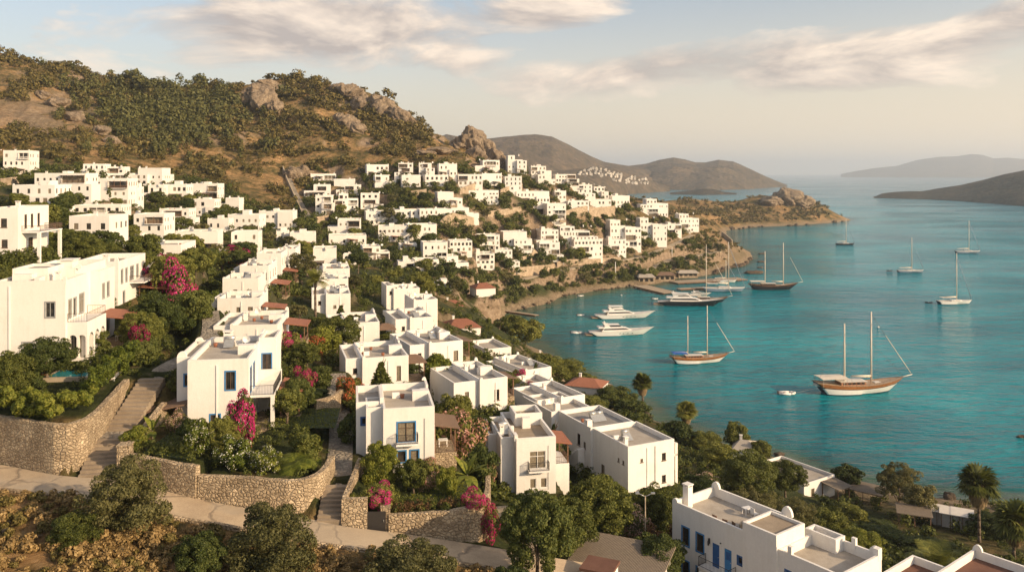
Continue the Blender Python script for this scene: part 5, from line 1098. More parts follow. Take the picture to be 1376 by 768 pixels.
# haze: even pale air round the whole scene
hz = MB(); hz.box(-24000, 24000, -400, 28000, -12, 470)
hm = bpy.data.materials.new('haze_air'); hm.use_nodes = True; ht = hm.node_tree; ht.nodes.clear()
HAZE = 9.5e-5
pv = N(ht, 'ShaderNodeVolumePrincipled', i_Density=HAZE); pv.inputs['Color'].default_value = (.78, .84, .92, 1); pv.inputs['Anisotropy'].default_value = .3
ho = N(ht, 'ShaderNodeOutputMaterial'); lk(ht, pv.outputs[0], ho.inputs['Volume'])
tag(hz.obj('haze', hm), kind='stuff')
# ---- houses
for H in HOUSES: H.build()
# ------------------------------------------------------------------ plants
rs = np.random.RandomState(7)
def rdir(n, up=0.0):
    v = rs.normal(size=(n, 3)); v[:, 2] += up; return v / np.linalg.norm(v, axis=1, keepdims=True)
def leaves(c, nrm, size, asp=.55):
    """one rhombic leaf cluster face per point"""
    n = len(c); a = rdir(n); a -= nrm * (a * nrm).sum(1, keepdims=True) * .75; a /= np.linalg.norm(a, axis=1, keepdims=True) + 1e-9
    b = np.cross(nrm, a); b /= np.linalg.norm(b, axis=1, keepdims=True) + 1e-9
    s = (size * (.6 + .8 * rs.rand(n)))[:, None] if np.ndim(size) == 0 else size[:, None]
    fold = nrm * s * .18
    v = np.stack([c - a * s, c + b * s * asp + fold, c + a * s, c - b * s * asp + fold], 1).reshape(-1, 3)
    return v, np.arange(4 * n).reshape(-1, 4)
def clumps(n, K, shape=(1, 1, 1), r=(.26, .40), spread=(.45, .85), leaf=.07, up=.15, flat=.75, seed=0, lump=True):
    rs.seed(seed); d = rdir(K, up); R = rs.uniform(*spread, K)[:, None]; cc = d * R * np.array(shape); cr = rs.uniform(*r, K)
    k = rs.randint(0, K, n); dd = rdir(n, .25) ; out = d[k] * .5 + dd; out /= np.linalg.norm(out, axis=1, keepdims=True)
    rad = cr[k] * (.72 + .36 * rs.rand(n)); p = cc[k] + out * rad[:, None] * np.array([1, 1, flat])
    nr = out * .9 + rdir(n) * .75; nr /= np.linalg.norm(nr, axis=1, keepdims=True)
    return leaves(p, nr, leaf)
def crownmesh(name, mt, n, K, seed, **k): v, f = clumps(n, K, seed=seed, **k); return np_mesh(name, v, f, [M[mt]])
def trunkmesh(name, h, r, limbs, seed, lean=.1, mt='bark', spread=.5):
    g = random.Random(seed); b = MB(); p = Vector((0, 0, -.3)); n = 5; pts = [p]
    for i in range(n): p = p + Vector((g.uniform(-lean, lean), g.uniform(-lean, lean), (h + .3) / n)); pts.append(p)
    for i in range(n): b.bar(pts[i], pts[i + 1], r * (1 - .12 * i), 7, r2=r * (1 - .12 * (i + 1)))
    for k in range(limbs):
        a = g.uniform(0, 6.28); q = pts[g.randint(2, n)]; e = q + Vector((math.cos(a) * spread, math.sin(a) * spread, g.uniform(.35, .8) * spread * 1.3)); m_ = q.lerp(e, .5) + Vector((0, 0, .06)); b.bar(q, m_, r * .45, 5, r2=r * .33); b.bar(m_, e, r * .33, 5, r2=r * .12)
    return b.mesh(name, M[mt])
VAR = {}
def variants(key, fn, n=3): VAR[key] = [fn(i) for i in range(n)]
# unit crowns (radius about 1)
for lod, n, K, lf in (('xhi', 26000, 110, .030), ('hi', 6500, 46, .062), ('mid', 2200, 30, .10), ('lo', 420, 15, .19)):
    sc_ = {'xhi': (.13, .24), 'hi': (.20, .33), 'mid': (.24, .36), 'lo': (.3, .42)}[lod]
    variants('bush_' + lod, lambda i: crownmesh('shrub', 'leaf', n, K, 10 + i, r=sc_, leaf=lf, up=.5, spread=(.35, .8)), 3)
    variants('bushd_' + lod, lambda i: crownmesh('shrub', 'leafdark', n, K, 20 + i, r=sc_, leaf=lf, up=.5, spread=(.35, .8)), 3)
    variants('bushb_' + lod, lambda i: crownmesh('shrub', 'leafbright', n, K, 30 + i, r=sc_, leaf=lf, up=.5, spread=(.35, .8)), 3)
    variants('bushg_' + lod, lambda i: crownmesh('shrub', 'leafgrey', n, K, 40 + i, r=sc_, leaf=lf * .85, up=.5, spread=(.35, .85)), 3)
    variants('tree_' + lod, lambda i: crownmesh('crown', 'leaf', n, K + 6, 50 + i, r=sc_, leaf=lf, up=.25, shape=(1, 1, .85)), 3)
    variants('treed_' + lod, lambda i: crownmesh('crown', 'leafdark', n, K + 6, 60 + i, r=sc_, leaf=lf, up=.25, shape=(1, 1, .85)), 3)
    variants('oliv_' + lod, lambda i: crownmesh('crown', 'leafgrey', n, K + 8, 70 + i, r=(sc_[0] * .8, sc_[1] * .85), leaf=lf * .8, up=.25, shape=(1, 1, .8), spread=(.4, .95)), 3)
    variants('cyp_' + lod, lambda i: crownmesh('crown', 'leafdark', n, K, 80 + i, r=(.16, .28), leaf=lf * .8, up=0, shape=(.55, .55, 2.4), spread=(.1, .9)), 2)
VAR['trunk'] = [trunkmesh('trunk', 1.0, .09, 5, i, .05) for i in range(3)]
def inst(name, me, loc, sc, rz, parent=None):
    o = mobj(name, me, parent, loc, rz); o.scale = sc if isinstance(sc, tuple) else (sc,) * 3; return o
NKIND = {}
def bush(x, y, w, h, key='bush', label=None, cat='shrub', z=None, group=None, rng=random, px=None, depth=None):
    D = y; lod = 'xhi' if w * F / D > 58 else 'hi' if w * F / D > 26 else ('mid' if w * F / D > 12 else 'lo')
    z = zt(x, y) if z is None else z
    o = inst('shrub', rng.choice(VAR[key + '_' + lod]), (x, y, z + h * .40), (w / 2, (depth or w) / 2, h * .60), rng.uniform(0, 6.28) if depth is None else 0); tag(o, label, cat, group); return o
def tree(x, y, w, h, key='tree', label=None, cat='tree', z=None, group=None, rng=random, bare=.3, name='tree'):
    D = y; lod = 'xhi' if w * F / D > 58 else 'hi' if w * F / D > 26 else ('mid' if w * F / D > 12 else 'lo'); z = zt(x, y) if z is None else z
    r = empty(name, (x, y, z), rng.uniform(0, 6.28)); tag(r, label, cat, group)
    if key == 'cyp': inst('crown', rng.choice(VAR['cyp_' + lod]), (0, 0, h * .52), (w / 1.5, w / 1.5, h * .52 / 2.6), 0, r); inst('trunk', VAR['trunk'][0], (0, 0, 0), (w * .4, w * .4, h * .3), 0, r); return r
    cz = h * (bare + (1 - bare) * .5); inst('crown', rng.choice(VAR[key + '_' + lod]), (0, 0, cz), (w / 2, w / 2, h * (1 - bare) * .56), 0, r)
    inst('trunk', rng.choice(VAR['trunk']), (0, 0, -.3), (min(w * .5, 2.6), min(w * .5, 2.6), cz * .9), 0, r); return r
def frond_mesh(kind, seed, L=1.0):
    """one leaf crown of fronds around the origin"""
    g = random.Random(seed); V = []; Fc = []
    def quad(a, b, c, d): i = len(V); V.extend([tuple(a), tuple(b), tuple(c), tuple(d)]); Fc.append((i, i + 1, i + 2, i + 3))
    if kind == 'fan':
        for k in range(46):
            az_ = g.uniform(0, 6.28); e0 = g.uniform(-.5, 1.35); d = Vector((math.cos(az_) * math.cos(e0), math.sin(az_) * math.cos(e0), math.sin(e0))); s = Vector((-math.sin(az_), math.cos(az_), 0)); u = d.cross(s)
            hub = d * L * g.uniform(.35, .5); quad(Vector((0, 0, 0)) + s * .012, hub + s * .012, hub - s * .012, -s * .012); R = L * g.uniform(.42, .58)
            for j in range(15):
                t = -1.9 + 3.8 * j / 14; dr = d * math.cos(t) + s * math.sin(t); dr = (dr + u * g.uniform(-.15, .05) + Vector((0, 0, -.22 * abs(t)))).normalized(); w_ = (dr.cross(u)).normalized() * .045 * L
                m_ = hub + dr * R * .55; e = hub + dr * R + Vector((0, 0, -.10 * L)); quad(hub, m_ + w_, e, m_ - w_)
    else:
        n, up = {'date': (34, .9), 'cycad': (26, .55), 'banana': (11, 1.0)}[kind]
        for k in range(n):
            az_ = 2.4 * k + g.uniform(-.2, .2); e = g.uniform(.05, 1.3) * (1 if kind != 'cycad' else .8) * up + .15; p = Vector((0, 0, 0)); d = Vector((math.cos(az_) * math.cos(e), math.sin(az_) * math.cos(e), math.sin(e))); s = Vector((-math.sin(az_), math.cos(az_), 0)); S = 14; seg = L / S
            for j in range(S):
                q = p + d * seg; ln = (.30 if kind != 'banana' else .0) * L * math.sin(math.pi * (j + 1.5) / (S + 2)) ** .7
                if kind == 'banana':
                    w0 = .14 * L * math.sin(math.pi * (j + .3) / (S + .3)); w1 = .14 * L * math.sin(math.pi * (j + 1.3) / (S + .6)); quad(p + s * w0, q + s * w1, q, p); quad(p, q, q - s * w1, p - s * w0)
                else:
                    for sg in (1, -1):
                        for jj in (0, .5):
                            a = p.lerp(q, jj); tip = a + s * sg * ln + d * ln * .45 + Vector((0, 0, -.10 * ln)); w_ = d * .013; quad(a - w_, tip, tip + w_ * .6, a + w_)
                    quad(p + s * .008, q + s * .006, q - s * .006, p - s * .008)
                p = q; d = (d + Vector((0, 0, -.105 if kind != 'banana' else -.07))).normalized()
    return np_mesh('fronds', V, Fc, [M['leaf' if kind in ('fan', 'date') else 'leafbright']])
FRO = {k: frond_mesh(k, 3) for k in ('fan', 'date', 'cycad', 'banana')}
def skirt_mesh():
    rs.seed(5); n = 700; a = rs.rand(n) * 6.28; z = -rs.rand(n) * 1.0; r = .18 + .16 * np.sin(np.clip(-z, 0, 1) * 3.14) + rs.rand(n) * .06
    c = np.stack([np.cos(a) * r, np.sin(a) * r, z], 1); nr = np.stack([np.cos(a), np.sin(a), .3 + 0 * a], 1); nr /= np.linalg.norm(nr, axis=1, keepdims=True)
    dn = np.array([0, 0, -1.0]); b = np.cross(nr, dn); s = .13
    v = np.stack([c - dn * s, c + b * .03, c + dn * s, c - b * .03], 1).reshape(-1, 3); return np_mesh('dead_fronds', v, np.arange(4 * n).reshape(-1, 4), [M['deadfrond']])
SK = skirt_mesh()
def palm(x, y, h, L, label, kind='fan', z=None, skirt=True):
    z = zt(x, y) if z is None else z; r = empty('palm_tree', (x, y, z), 1.3 * x); tag(r, label, 'palm tree')
    b = MB(); n = 8
    for i in range(n): a0, a1 = i / n, (i + 1) / n; rr = .26 - .08 * a0; b.bar((.15 * a0, 0, a0 * h - (.4 if i == 0 else 0)), (.15 * a1, 0, a1 * h), rr * 1.05, 9, r2=rr * .93)
    b.obj('trunk', M['bark'], r); inst('fronds', FRO[kind], (.15, 0, h), L, 0, r)
    if skirt: inst('dead_fronds', SK, (.15, 0, h + L * .05), (L * .95, L * .95, L * .9), 0, r)
    return r
# flowering plants: foliage + blossom parts
def flower_variant(seed, green, bloom, n=2600, m=1500, K=26, top=.1, leaf=.06, name='flowering_shrub'):
    rs.seed(seed); d = rdir(K, .4); cc = d * rs.uniform(.35, .8, K)[:, None]; cr = rs.uniform(.2, .34, K)
    def pts(n, sel, rad, lf):
        k = sel[rs.randint(0, len(sel), n)]; o = d[k] * .6 + rdir(n, .2); o /= np.linalg.norm(o, axis=1, keepdims=True); nr = o + rdir(n) * .6; nr /= np.linalg.norm(nr, axis=1, keepdims=True)
        return leaves(cc[k] + o * (cr[k] * (rad + .2 * rs.rand(n)))[:, None], nr, lf)
    allk = np.arange(K); selk = allk[rs.rand(K) < top]; selk = selk if len(selk) else allk[:3]
    g = np_mesh('foliage', *pts(n, allk, .75, leaf), [M[green]]); f = np_mesh('blossom', *pts(m, selk, .93, leaf * .62), [M[bloom]]); return g, f
FL = {'boug': [flower_variant(100 + i, 'leaf', 'pink', 2200, 2900, 30, .62) for i in range(3)], 'ole': [flower_variant(110 + i, 'leaf', 'oleander', 3200, 2600, 30, .75) for i in range(2)],
      'white': [flower_variant(120 + i, 'leafbright', 'whiteflower', 3600, 520, 26, .9, .06) for i in range(2)], 'red': [flower_variant(130 + i, 'leaf', 'redflower', 2600, 1500, 24, .5) for i in range(2)],
      'rosy': [flower_variant(140, 'leafgrey', 'oleander', 3000, 900, 24, .6)], 'brown': [flower_variant(150, 'leafbrown', 'leafbrown', 3000, 1500, 26, .8)]}
def flower(x, y, w, h, kind, label, z=None, cat='shrub', name=None, rng=random, zc=None):
    z = zt(x, y) if z is None else z; nm = name or {'boug': 'bougainvillea', 'ole': 'oleander', 'white': 'white_flowering_bush', 'red': 'red_flowering_bush', 'rosy': 'flowering_shrub', 'brown': 'reddish_shrub'}[kind]
    r = empty(nm, (x, y, z), rng.uniform(0, 6.28)); tag(r, label, cat); g, f = rng.choice(FL[kind]); s = (w / 2, w / 2, h * .58)
    inst('foliage', g, (0, 0, h * .42), s, 0, r); inst('blossom', f, (0, 0, h * .42), s, 0, r); return r
rng = random.Random(11)
def P_(px, D): return (px - HX) * D / F
# near, named plants: (kind, photo column, depth, width, height, label)
NEAR = [
 ('bushg', 170, 66.2, 7.6, 6.4, 'largest rounded grey-green bush below the road at lower left'), ('bushg', 366, 63.5, 7.8, 6.0, 'wide grey-green bush below the road, second from left'),
 ('bushg', 545, 62.8, 8.6, 5.2, 'broad grey-green bush at the bottom edge, centre'), ('bushd', 270, 62.0, 4.6, 3.6, 'dark low bush between the two grey-green roadside bushes'),
 ('bush', 100, 63.5, 4.6, 2.6, 'dark scrubby bush under the road left of the largest bush'), ('bushd', 640, 63.0, 4.0, 2.4, 'small dark bush at bottom edge right of centre'),
 ('treed', 722, 68.5, 7.0, 8.2, 'dark leafy tree at bottom edge under the iron-balcony villa'), ('treed', 690, 64.0, 5.0, 5.0, 'low dark tree at the bottom edge left of the grey shed'),
 ('tree', 806, 86.0, 8.0, 7.4, 'big round dark tree right of the iron-balcony villa'), ('tree', 758, 78.0, 6.6, 6.4, 'full green tree below the iron-balcony villa front'), ('bushb', 768, 92.0, 5.4, 4.6, 'bright green bush hugging the right side of the iron-balcony villa'),
 ('bushb', 812, 98.0, 6.4, 4.4, 'light green rounded shrub left of the three-part villa'), ('treed', 790, 86, 5.6, 6.2, 'dark tree above the tan wall left of the street lamp'),
 ('tree', 880, 92.0, 6.2, 6.4, 'feathery green tree in front of the three-part villa'), ('bushd', 868, 80.0, 4.0, 3.8, 'dark bush beside the grey shed roof'), ('bushd', 885, 78.0, 6.4, 4.4, 'dark bush under the street lamp, left of blue-door villa'),
 ('treed', 1008, 128, 9.5, 8.2, 'large dark crown behind the blue-door villa, beside the beach house'), ('oliv', 1012, 108, 7.6, 7.0, 'grey olive tree just behind the blue-door villa roof'), ('oliv', 1062, 112, 7.6, 5.8, 'second olive tree, right of the first behind the blue-door villa'),
 ('tree', 1055, 140, 8.0, 6.6, 'dark tree against the long beach house wall'), ('treed', 1138, 158, 6.6, 5.6, 'round dark tree on the shore right of the beach house'),
 ('oliv', 1208, 148, 8.4, 8.6, 'golden-brown tree on the right shore, left of the fan palms'), ('oliv', 1236, 142, 6.4, 6.4, 'smaller golden-brown tree leaning right beside its taller neighbour'),
 ('bush', 1110, 118, 7.5, 5.0, 'green shrub right of the olive trees'), ('bushb', 1155, 112, 8.0, 4.0, 'yellow-green shrub behind the blue-door villa, far end'), ('bushg', 1210, 88, 5.4, 5.2, 'upright silver shrub right of the blue-door villa'), 
 ('bushb', 1300, 104, 9.5, 3.2, 'bright green hedge-like shrub under the fan palm'), ('bushb', 1345, 96, 7.5, 3.2, 'bright shrub at right edge below the palms'), ('bushd', 1180, 128, 9.0, 2.4, 'dark low shrub mass left of the beach shacks'),
 ('bushd', 1250, 122, 9.0, 2.2, 'dark hedge below the beach shacks'), ('bushd', 1330, 134, 8.0, 4.0, 'dark shrub between the two fan palms'), ('bush', 1145, 134, 6, 3.4, 'olive green shrub between beach house and shacks'),
 ('tree', 968, 146, 6.5, 4.4, 'dark tree left of the big dark crown behind blue-door villa'), ('bushd', 940, 120, 7.0, 3.4, 'dark green shrub on the lawn right of the three-part villa'), ('bush', 985, 116, 7.6, 3.4, 'mid green shrub line behind the blue-door villa chimney'), ('bushb', 955, 104, 6.6, 2.8, 'light green shrub above the blue-door villa chimney'),
 ('tree', 686, 268, 12.0, 8.0, 'round shore tree beside the bay, left of the boathouse'), ('tree', 706, 250, 11.5, 9.5, 'largest round shore tree beside the boathouse'), ('bush', 752, 214, 15, 7.5, 'broad rounded shrub on the shore above the long rusty roof'), ('bush', 782, 208, 11, 6.5, 'round dark shore shrub left of the stone pier'),
 ('bush', 728, 205, 9, 5.5, 'shore shrub behind the house near the round shore tree'), ('bushd', 826, 182, 12, 6.4, 'dark bush on the shore left of the first fan palm'), ('bush', 790, 168, 9, 4.4, 'olive shrub left of the pale terrace behind the three-part villa'), ('bushd', 850, 176, 9, 4.6, 'dark bush at the foot of the first fan palm'),
 ('bushd', 912, 172, 8.5, 4.4, 'dark bush beside the second fan palm'), ('bush', 945, 170, 9, 4.2, 'shore bush right of the second fan palm'), ('tree', 990, 172, 6, 6.2, 'small dark conifer-like tree at the water left of the beach house'), ('tree', 1022, 166, 4.5, 4.4, 'small dark tree at the water right of its taller neighbour'),
 ('treed', 212, 112, 8.0, 7.2, 'leafy green tree right of the big left villa terrace'), ('tree', 190, 106, 6.4, 5.4, 'bright-leaved tree before the big left villa right side'), ('bushd', 190, 98, 4.4, 2.4, 'clipped dark dome shrub, lower of two beside the left path'), ('bushd', 198, 104, 3.6, 2.6, 'clipped dark dome shrub, upper of two beside the left path'),
 ('bushb', 182, 79.5, 2.9, 2.1, 'round yellow-green bush on the wall at the left steps'), ('bush', 130, 101, 3.6, 3.2, 'green bush by the arched cellar of the big left villa'), ('treed', 64, 90, 6.4, 5.0, 'leafy tree hiding the ground floor of the big left villa'), ('bush', 14, 86, 5.8, 5.0, 'vine-covered bush at the left edge before the big left villa'),
 ('bushd', 44, 87, 3.0, 2.2, 'dark rounded bush beside the stone wall near the pool'), ('tree', 300, 78.6, 4.2, 4.4, 'leafy green shrub before the blue-windowed villa'), ('bushd', 255, 81, 2.8, 2.4, 'dark shrub at the carport of the blue-windowed villa'),
 ('bush', 410, 79.0, 3.6, 3.0, 'yellow-green mound right of the cycad by the central steps'), ('bushd', 395, 93, 5.4, 4.6, 'dark tree-like shrub right of the blue-windowed villa terrace'), ('bushd', 415, 100, 6.0, 2.0, 'low dark hedge behind the lawn left of the central path'), ('bushd', 470, 88, 3.0, 3.4, 'dark shrub right of the central path'),
 ('bushb', 512, 78.5, 4.4, 5.0, 'feathery bright green young tree left of the central villa door'), ('tree', 556, 77.5, 2.9, 3.6, 'small round-headed tree before the central villa'), ('bushb', 600, 77.0, 2.2, 3.2, 'upright bright shrub on the lawn below the central pavilion'),
 ('bushd', 645, 82, 4.0, 4.0, 'dark shrub right of the garden lawn'), ('bush', 612, 104, 6.4, 6.4, 'tall green shrub right of the central villa behind its pavilion'), ('bushb', 590, 122, 6.2, 6.6, 'bright green tree between central villa and zigzag house'), ('treed', 640, 101, 6.0, 5.4, 'dark tree between oleander and grey-roofed house'),
 ('tree', 468, 148, 7, 6.2, 'tree left of the house beside the tall palm'), ('tree', 452, 132, 9.0, 6.4, 'broad green tree in front of the house beside the tall palm'), ('treed', 350+0, 126, 5, 5.0, 'tree behind the broad-roofed house terrace'), ('bushb', 430, 128, 6.5, 5.0, 'bright green shrub above the garden left of the central path'),
 ('tree', 240, 120, 6.5, 5.0, 'tree beneath the tall magenta bougainvillea, right side'), ('bushd', 262, 118, 6.0, 5.0, 'dark shrub left of the broad-roofed house'), ('tree', 120, 149, 10, 7.0, 'spreading green tree between left villas and upper houses'), ('tree', 95, 152, 9.5, 7.2, 'large green tree right of the cream left-edge house'),
 ('bushb', 50, 118, 9, 3.4, 'low bright hedge above the big left villa roof'), ('bush', 5, 116, 8, 4.4, 'green bushes under the cream left-edge house')]
for (k, px, D, w, h, lab) in NEAR:
    fn = bush if k.startswith('bush') else tree
    if fn is bush: bush(P_(px, D), D, w, h, k, lab, rng=rng)
    else: tree(P_(px, D), D, w, h, k, lab, rng=rng, bare=.12)
FLOW = [
 ('boug', 325, 80.4, 3.9, 6.2, 'tall magenta bougainvillea climbing the front of the blue-windowed villa'), ('boug', 234, 128, 8.0, 9.6, 'tallest magenta bougainvillea beside the low white annexe'), ('boug', 216, 133, 7.0, 7.6, 'spreading magenta bougainvillea over the annexe wall'),
 ('boug', 185, 104, 3.4, 4.4, 'magenta bougainvillea by the terrace of the big left villa'), ('boug', 316, 214, 8.5, 6.5, 'magenta bougainvillea high on the left between white houses'), ('boug', 512, 73.6, 3.2, 2.6, 'magenta bougainvillea trailing over the dark garden gate'),
 ('boug', 655, 75.0, 2.6, 3.6, 'magenta bougainvillea on the curved end of the garden wall'), ('boug', 636, 74.4, 3.2, 1.8, 'low magenta bougainvillea spilling over the curved wall top'), ('boug', 392, 118, 4.4, 3.6, 'magenta bush behind the blue-windowed villa terrace'), ('boug', 408, 104, 3.4, 3.6, 'small magenta bush right of the orange pergola'),
 ('boug', 714, 136, 5.0, 3.6, 'round magenta bougainvillea behind the iron-balcony villa'), ('boug', 697, 146, 4.2, 4.6, 'dark crimson bougainvillea beside the small white house terrace'), ('red', 52, 93, 3.6, 2.6, 'red flowering bush under the big left villa windows'), ('ole', 618, 94, 7.2, 7.4, 'large pale pink oleander right of the central villa'),
 ('ole', 652, 92, 3.2, 3.4, 'smaller pale pink oleander by the iron-balcony villa'), ('ole', 576, 78.5, 3.2, 3.2, 'whitish blossoming shrub under the central villa windows'), ('white', 312, 76.3, 4.2, 3.2, 'white flowering bush on the wall, right of the left steps garden'), ('white', 268, 77.0, 3.4, 3.6, 'white flowering bush left of the leafy shrub'), ('white', 358, 75.4, 3.6, 2.4, 'white flowering bush left of the cycad'),
 ('red', 470, 100, 4.6, 4.0, 'orange-red flowering shrub right of the central path'), ('red', 308, 206, 6, 4.6, 'orange flowering bush above the high bougainvillea'), ('red', 418, 124, 4.6, 3.6, 'rosy shrub above the central path'), ('brown', 884, 84, 4.6, 5.0, 'reddish-brown shrub behind the street lamp'), ('brown', 906, 88, 3.2, 3.4, 'small reddish shrub left of the blue-door villa'),
 ('ole', 856, 87, 4.4, 4.4, 'pink oleander behind the street lamp pole'), ('rosy', 1290, 98, 4.0, 3.0, 'pale flowering shrub above the red-roofed corner villa'), ('ole', 948, 126, 6.4, 2.8, 'mauve flowering hedge by the lawn behind the three-part villa'), ('rosy', 236, 84, 2.8, 2.6, 'reddish shrub beside the meter box')]
for (k, px, D, w, h, lab) in FLOW: flower(P_(px, D), D, w, h, k, lab, rng=rng)
PALMS = [('fan', 864, 196, 8.6, 3.3, 'fan palm on the shore behind the three-part villa'), ('fan', 922, 176, 6.6, 3.0, 'shorter fan palm on the shore, second from left'), ('fan', 1316, 130, 9.2, 4.0, 'tall fan palm at lower right with brown skirt'), ('fan', 1362, 118, 6.6, 3.8, 'fan palm at the right edge'),
 ('date', 424, 147, 8.2, 2.8, 'slim tall palm among trees left of the middle stack')]
for (k, px, D, h, L, lab) in PALMS: palm(P_(px, D), D, h, L, lab, k, skirt=(k == 'fan'))
palm(P_(1258, 104), 104, 1.6, 4.2, 'low feathery palm above the red-roofed corner villa', 'date', skirt=False)
palm(P_(395, 76.6), 76.6, .5, 2.4, 'cycad with arching fronds on the wall by the central steps', 'cycad', skirt=False)
for px, D, L, lab in ((424, 79.6, 1.9, 'banana-like plant with broad leaves above the cycad'), (628, 79, 2.4, 'broad-leaved banana plant on the garden lawn'), (205, 81.5, 1.9, 'young broad-leaved plant right of the left steps')):
    r = empty('banana_plant', (P_(px, D), D, zt(P_(px, D), D)), 0); tag(r, lab, 'plant'); b = MB(); b.bar((0, 0, -.2), (0, 0, L * .55), .09, 7, r2=.06); b.obj('stem', M['palewood'], r); inst('leaves', FRO['banana'], (0, 0, L * .5), L, 0, r)
# conical pine
rs.seed(77); V = []; 
n = 5200; lv = rs.rand(n) ** .8; aa = np.floor(rs.rand(n) * 9) * .698 + np.floor(lv * 11) * 1.3; rr = (1 - lv) * (.35 + .65 * rs.rand(n)) * 1.0
c = np.stack([np.cos(aa + rs.normal(0, .13, n)) * rr, np.sin(aa + rs.normal(0, .13, n)) * rr, np.floor(lv * 11) / 11 * 2.3 + rs.normal(0, .05, n) - rr * .12], 1)
nr = rdir(n, 1.2); PINE = np_mesh('crown', *leaves(c, nr, .085), [M['leafdark']])
for px, D, w, h, lab in ((512, 103, 6.6, 7.0, 'dark conical pine in front of the house behind the central villa'), (458, 152, 5.5, 5.6, 'small dark pine at the foot of the middle stack'), (744, 114, 4.0, 6.0, 'dark conical conifer behind the iron-balcony villa'), (720, 150, 3.4, 5.0, 'thin dark conifer left of the low house')):
    x = P_(px, D); r = empty('pine_tree', (x, D, zt(x, D)), 1); tag(r, lab, 'tree'); inst('crown', PINE, (0, 0, h * .16), (w / 2, w / 2, h * .40), 0, r); inst('trunk', VAR['trunk'][1], (0, 0, 0), (1.3, 1.3, h * .8), 0, r)
# hedge on top of the tall left wall
def hedge(name, pts, hgt, wid, n, mt, label, leaf=.14, zoff=0):
    rs.seed(int(n)); P = densify([Vector(p) for p in pts], .7); v = []; 
    P = [p + Vector((0, 0, 0)) for p in P]; base = np.array([tuple(p) for p in P]); K = len(P) * 3
    cc = base[rs.randint(0, len(P), K)] + np.stack([rs.normal(0, wid * .28, K), rs.normal(0, wid * .28, K), rs.uniform(.25, .85, K) * hgt], 1); cr = rs.uniform(.3, .62, K)
    k = rs.randint(0, K, n); o = rdir(n, .35); nr = o + rdir(n) * .6; nr /= np.linalg.norm(nr, axis=1, keepdims=True)
    return tag(mobj(name, np_mesh(name, *leaves(cc[k] + o * (cr[k] * (.8 + .25 * rs.rand(n)))[:, None], nr, leaf), [M[mt]])), label, 'hedge')
hedge('hedge', [(-60, 83.8, ZL), (-49, 79.9, ZL), (-44.6, 78.1, ZL), (-42.4, 78.0, ZL), (-42.3, 80.5, ZL)], 2.5, 2.6, 26000, 'leafbright', 'long bright green hedge on top of the tall left wall')
hedge('hedge', [(-42.9, 83, ZL + .1), (-43.7, 88, ZL + .3), (-44.6, 93, ZL + .6), (-45.4, 98, ZL + .8)], 3.0, 1.9, 9000, 'leafbright', 'bright green hedge climbing beside the left steps')
hedge('hedge', [(-34.5, 78.5, ZT2), (-29.5, 77.2, ZT2)], .8, .8, 2500, 'leafdark', 'low clipped dark hedge behind the left pier wall', .08)
hedge('hedge', [(-10.4, 73.6, ZT5), (-3.4, 74.8, ZT5)], .55, .5, 2000, 'leafbrown', 'low brown clipped hedge along the central garden wall', .07)
hedge('hedge', [(-14.0, 73.4, ZT5 + .6), (-12.4, 73.4, ZT5 + .8), (-10.9, 74, ZT5 + .4)], 1.6, .8, 3000, 'leaf', 'creeper over the stone wall beside the dark gate', .08)
# lawns
for poly, z in (([(-9.6, 75.4), (-3.6, 76.2), (-2.9, 80.5), (-9.8, 81)], ZT5 + .03), ([(-27.6, 88), (-19, 88), (-20, 95.5), (-27.6, 95.5)], ZT3 + .06), ([(-35, 77.6), (-29.4, 75.6), (-29.2, 82), (-35, 84)], ZT2 + .04)):
    b = MB(); b.poly([(x, y, z + .02) for x, y in poly]); o = b.obj('lawn_ground', M['leafdark' if 0 else 'lawnm'] if 'lawnm' in M else M.setdefault('lawnm', simple('lawn', (.045, .06, .018), .9, var=.4, sc=2))); tag(o, kind='structure')
    rs.seed(3); n = 2600; xs = [p[0] for p in poly]; ys = [p[1] for p in poly]; q = np.stack([rs.uniform(min(xs), max(xs), n), rs.uniform(min(ys), max(ys), n), np.full(n, z + .06)], 1)
    q = q[poly_sd(q[:, 0], q[:, 1], poly) > .1]; tag(mobj('lawn_grass', np_mesh('lawn_grass', *leaves(q, rdir(len(q), 1.0), .10, .3), [M['leafbright']])), 'short green lawn grass in a walled garden', 'grass', kind='stuff')
# ---- trees and shrubs between the houses
def region(px, py):
    top = np.interp(px, [0, 100, 200, 300, 380, 425, 500, 620, 700, 760, 900, 960], [222, 236, 245, 268, 300, 262, 248, 252, 256, 260, 285, 322])
    bot = np.interp(px, [0, 60, 120, 200, 260, 400, 640, 690, 760, 860, 960], [360, 345, 350, 420, 430, 400, 400, 392, 372, 366, 350]); return top < py < bot
cand = []; rng = random.Random(5); tries = 0; placed = []
def free(x, y, r):
    return all((x - a) ** 2 + (y - b) ** 2 > (r + c) ** 2 * .5 for a, b, c in placed)
while len(cand) < 225 and tries < 30000:
    tries += 1; px = rng.uniform(0, 965); py = rng.uniform(225, 430)
    if not region(px, py): continue
    D = ray(px, py, None, 100, 640)
    if not D: continue
    x = P_(px, D); z = zt(x, D)
    if z < 2.5: continue
    w = rng.uniform(4.0, 8.5) * (1.0 if D < 250 else .92)
    if blocked(x, D, w * .28) or not free(x, D, w * .5): continue
    placed.append((x, D, w * .5)); cand.append((px, py, D, x, w))
kb_ = 0
while kb_ < 30 and tries < 50000:      # on the bank above the beach
    tries += 1; px = rng.uniform(640, 985); py = rng.uniform(345, 392); D = ray(px, py, None, 280, 680)
    if not D: continue
    x = P_(px, D); w = rng.uniform(4.0, 9.0)
    if zt(x, D) < 2.2 or blocked(x, D, w * .3) or not free(x, D, w * .45): continue
    placed.append((x, D, w * .5)); cand.append((px, py, D, x, w)); kb_ += 1
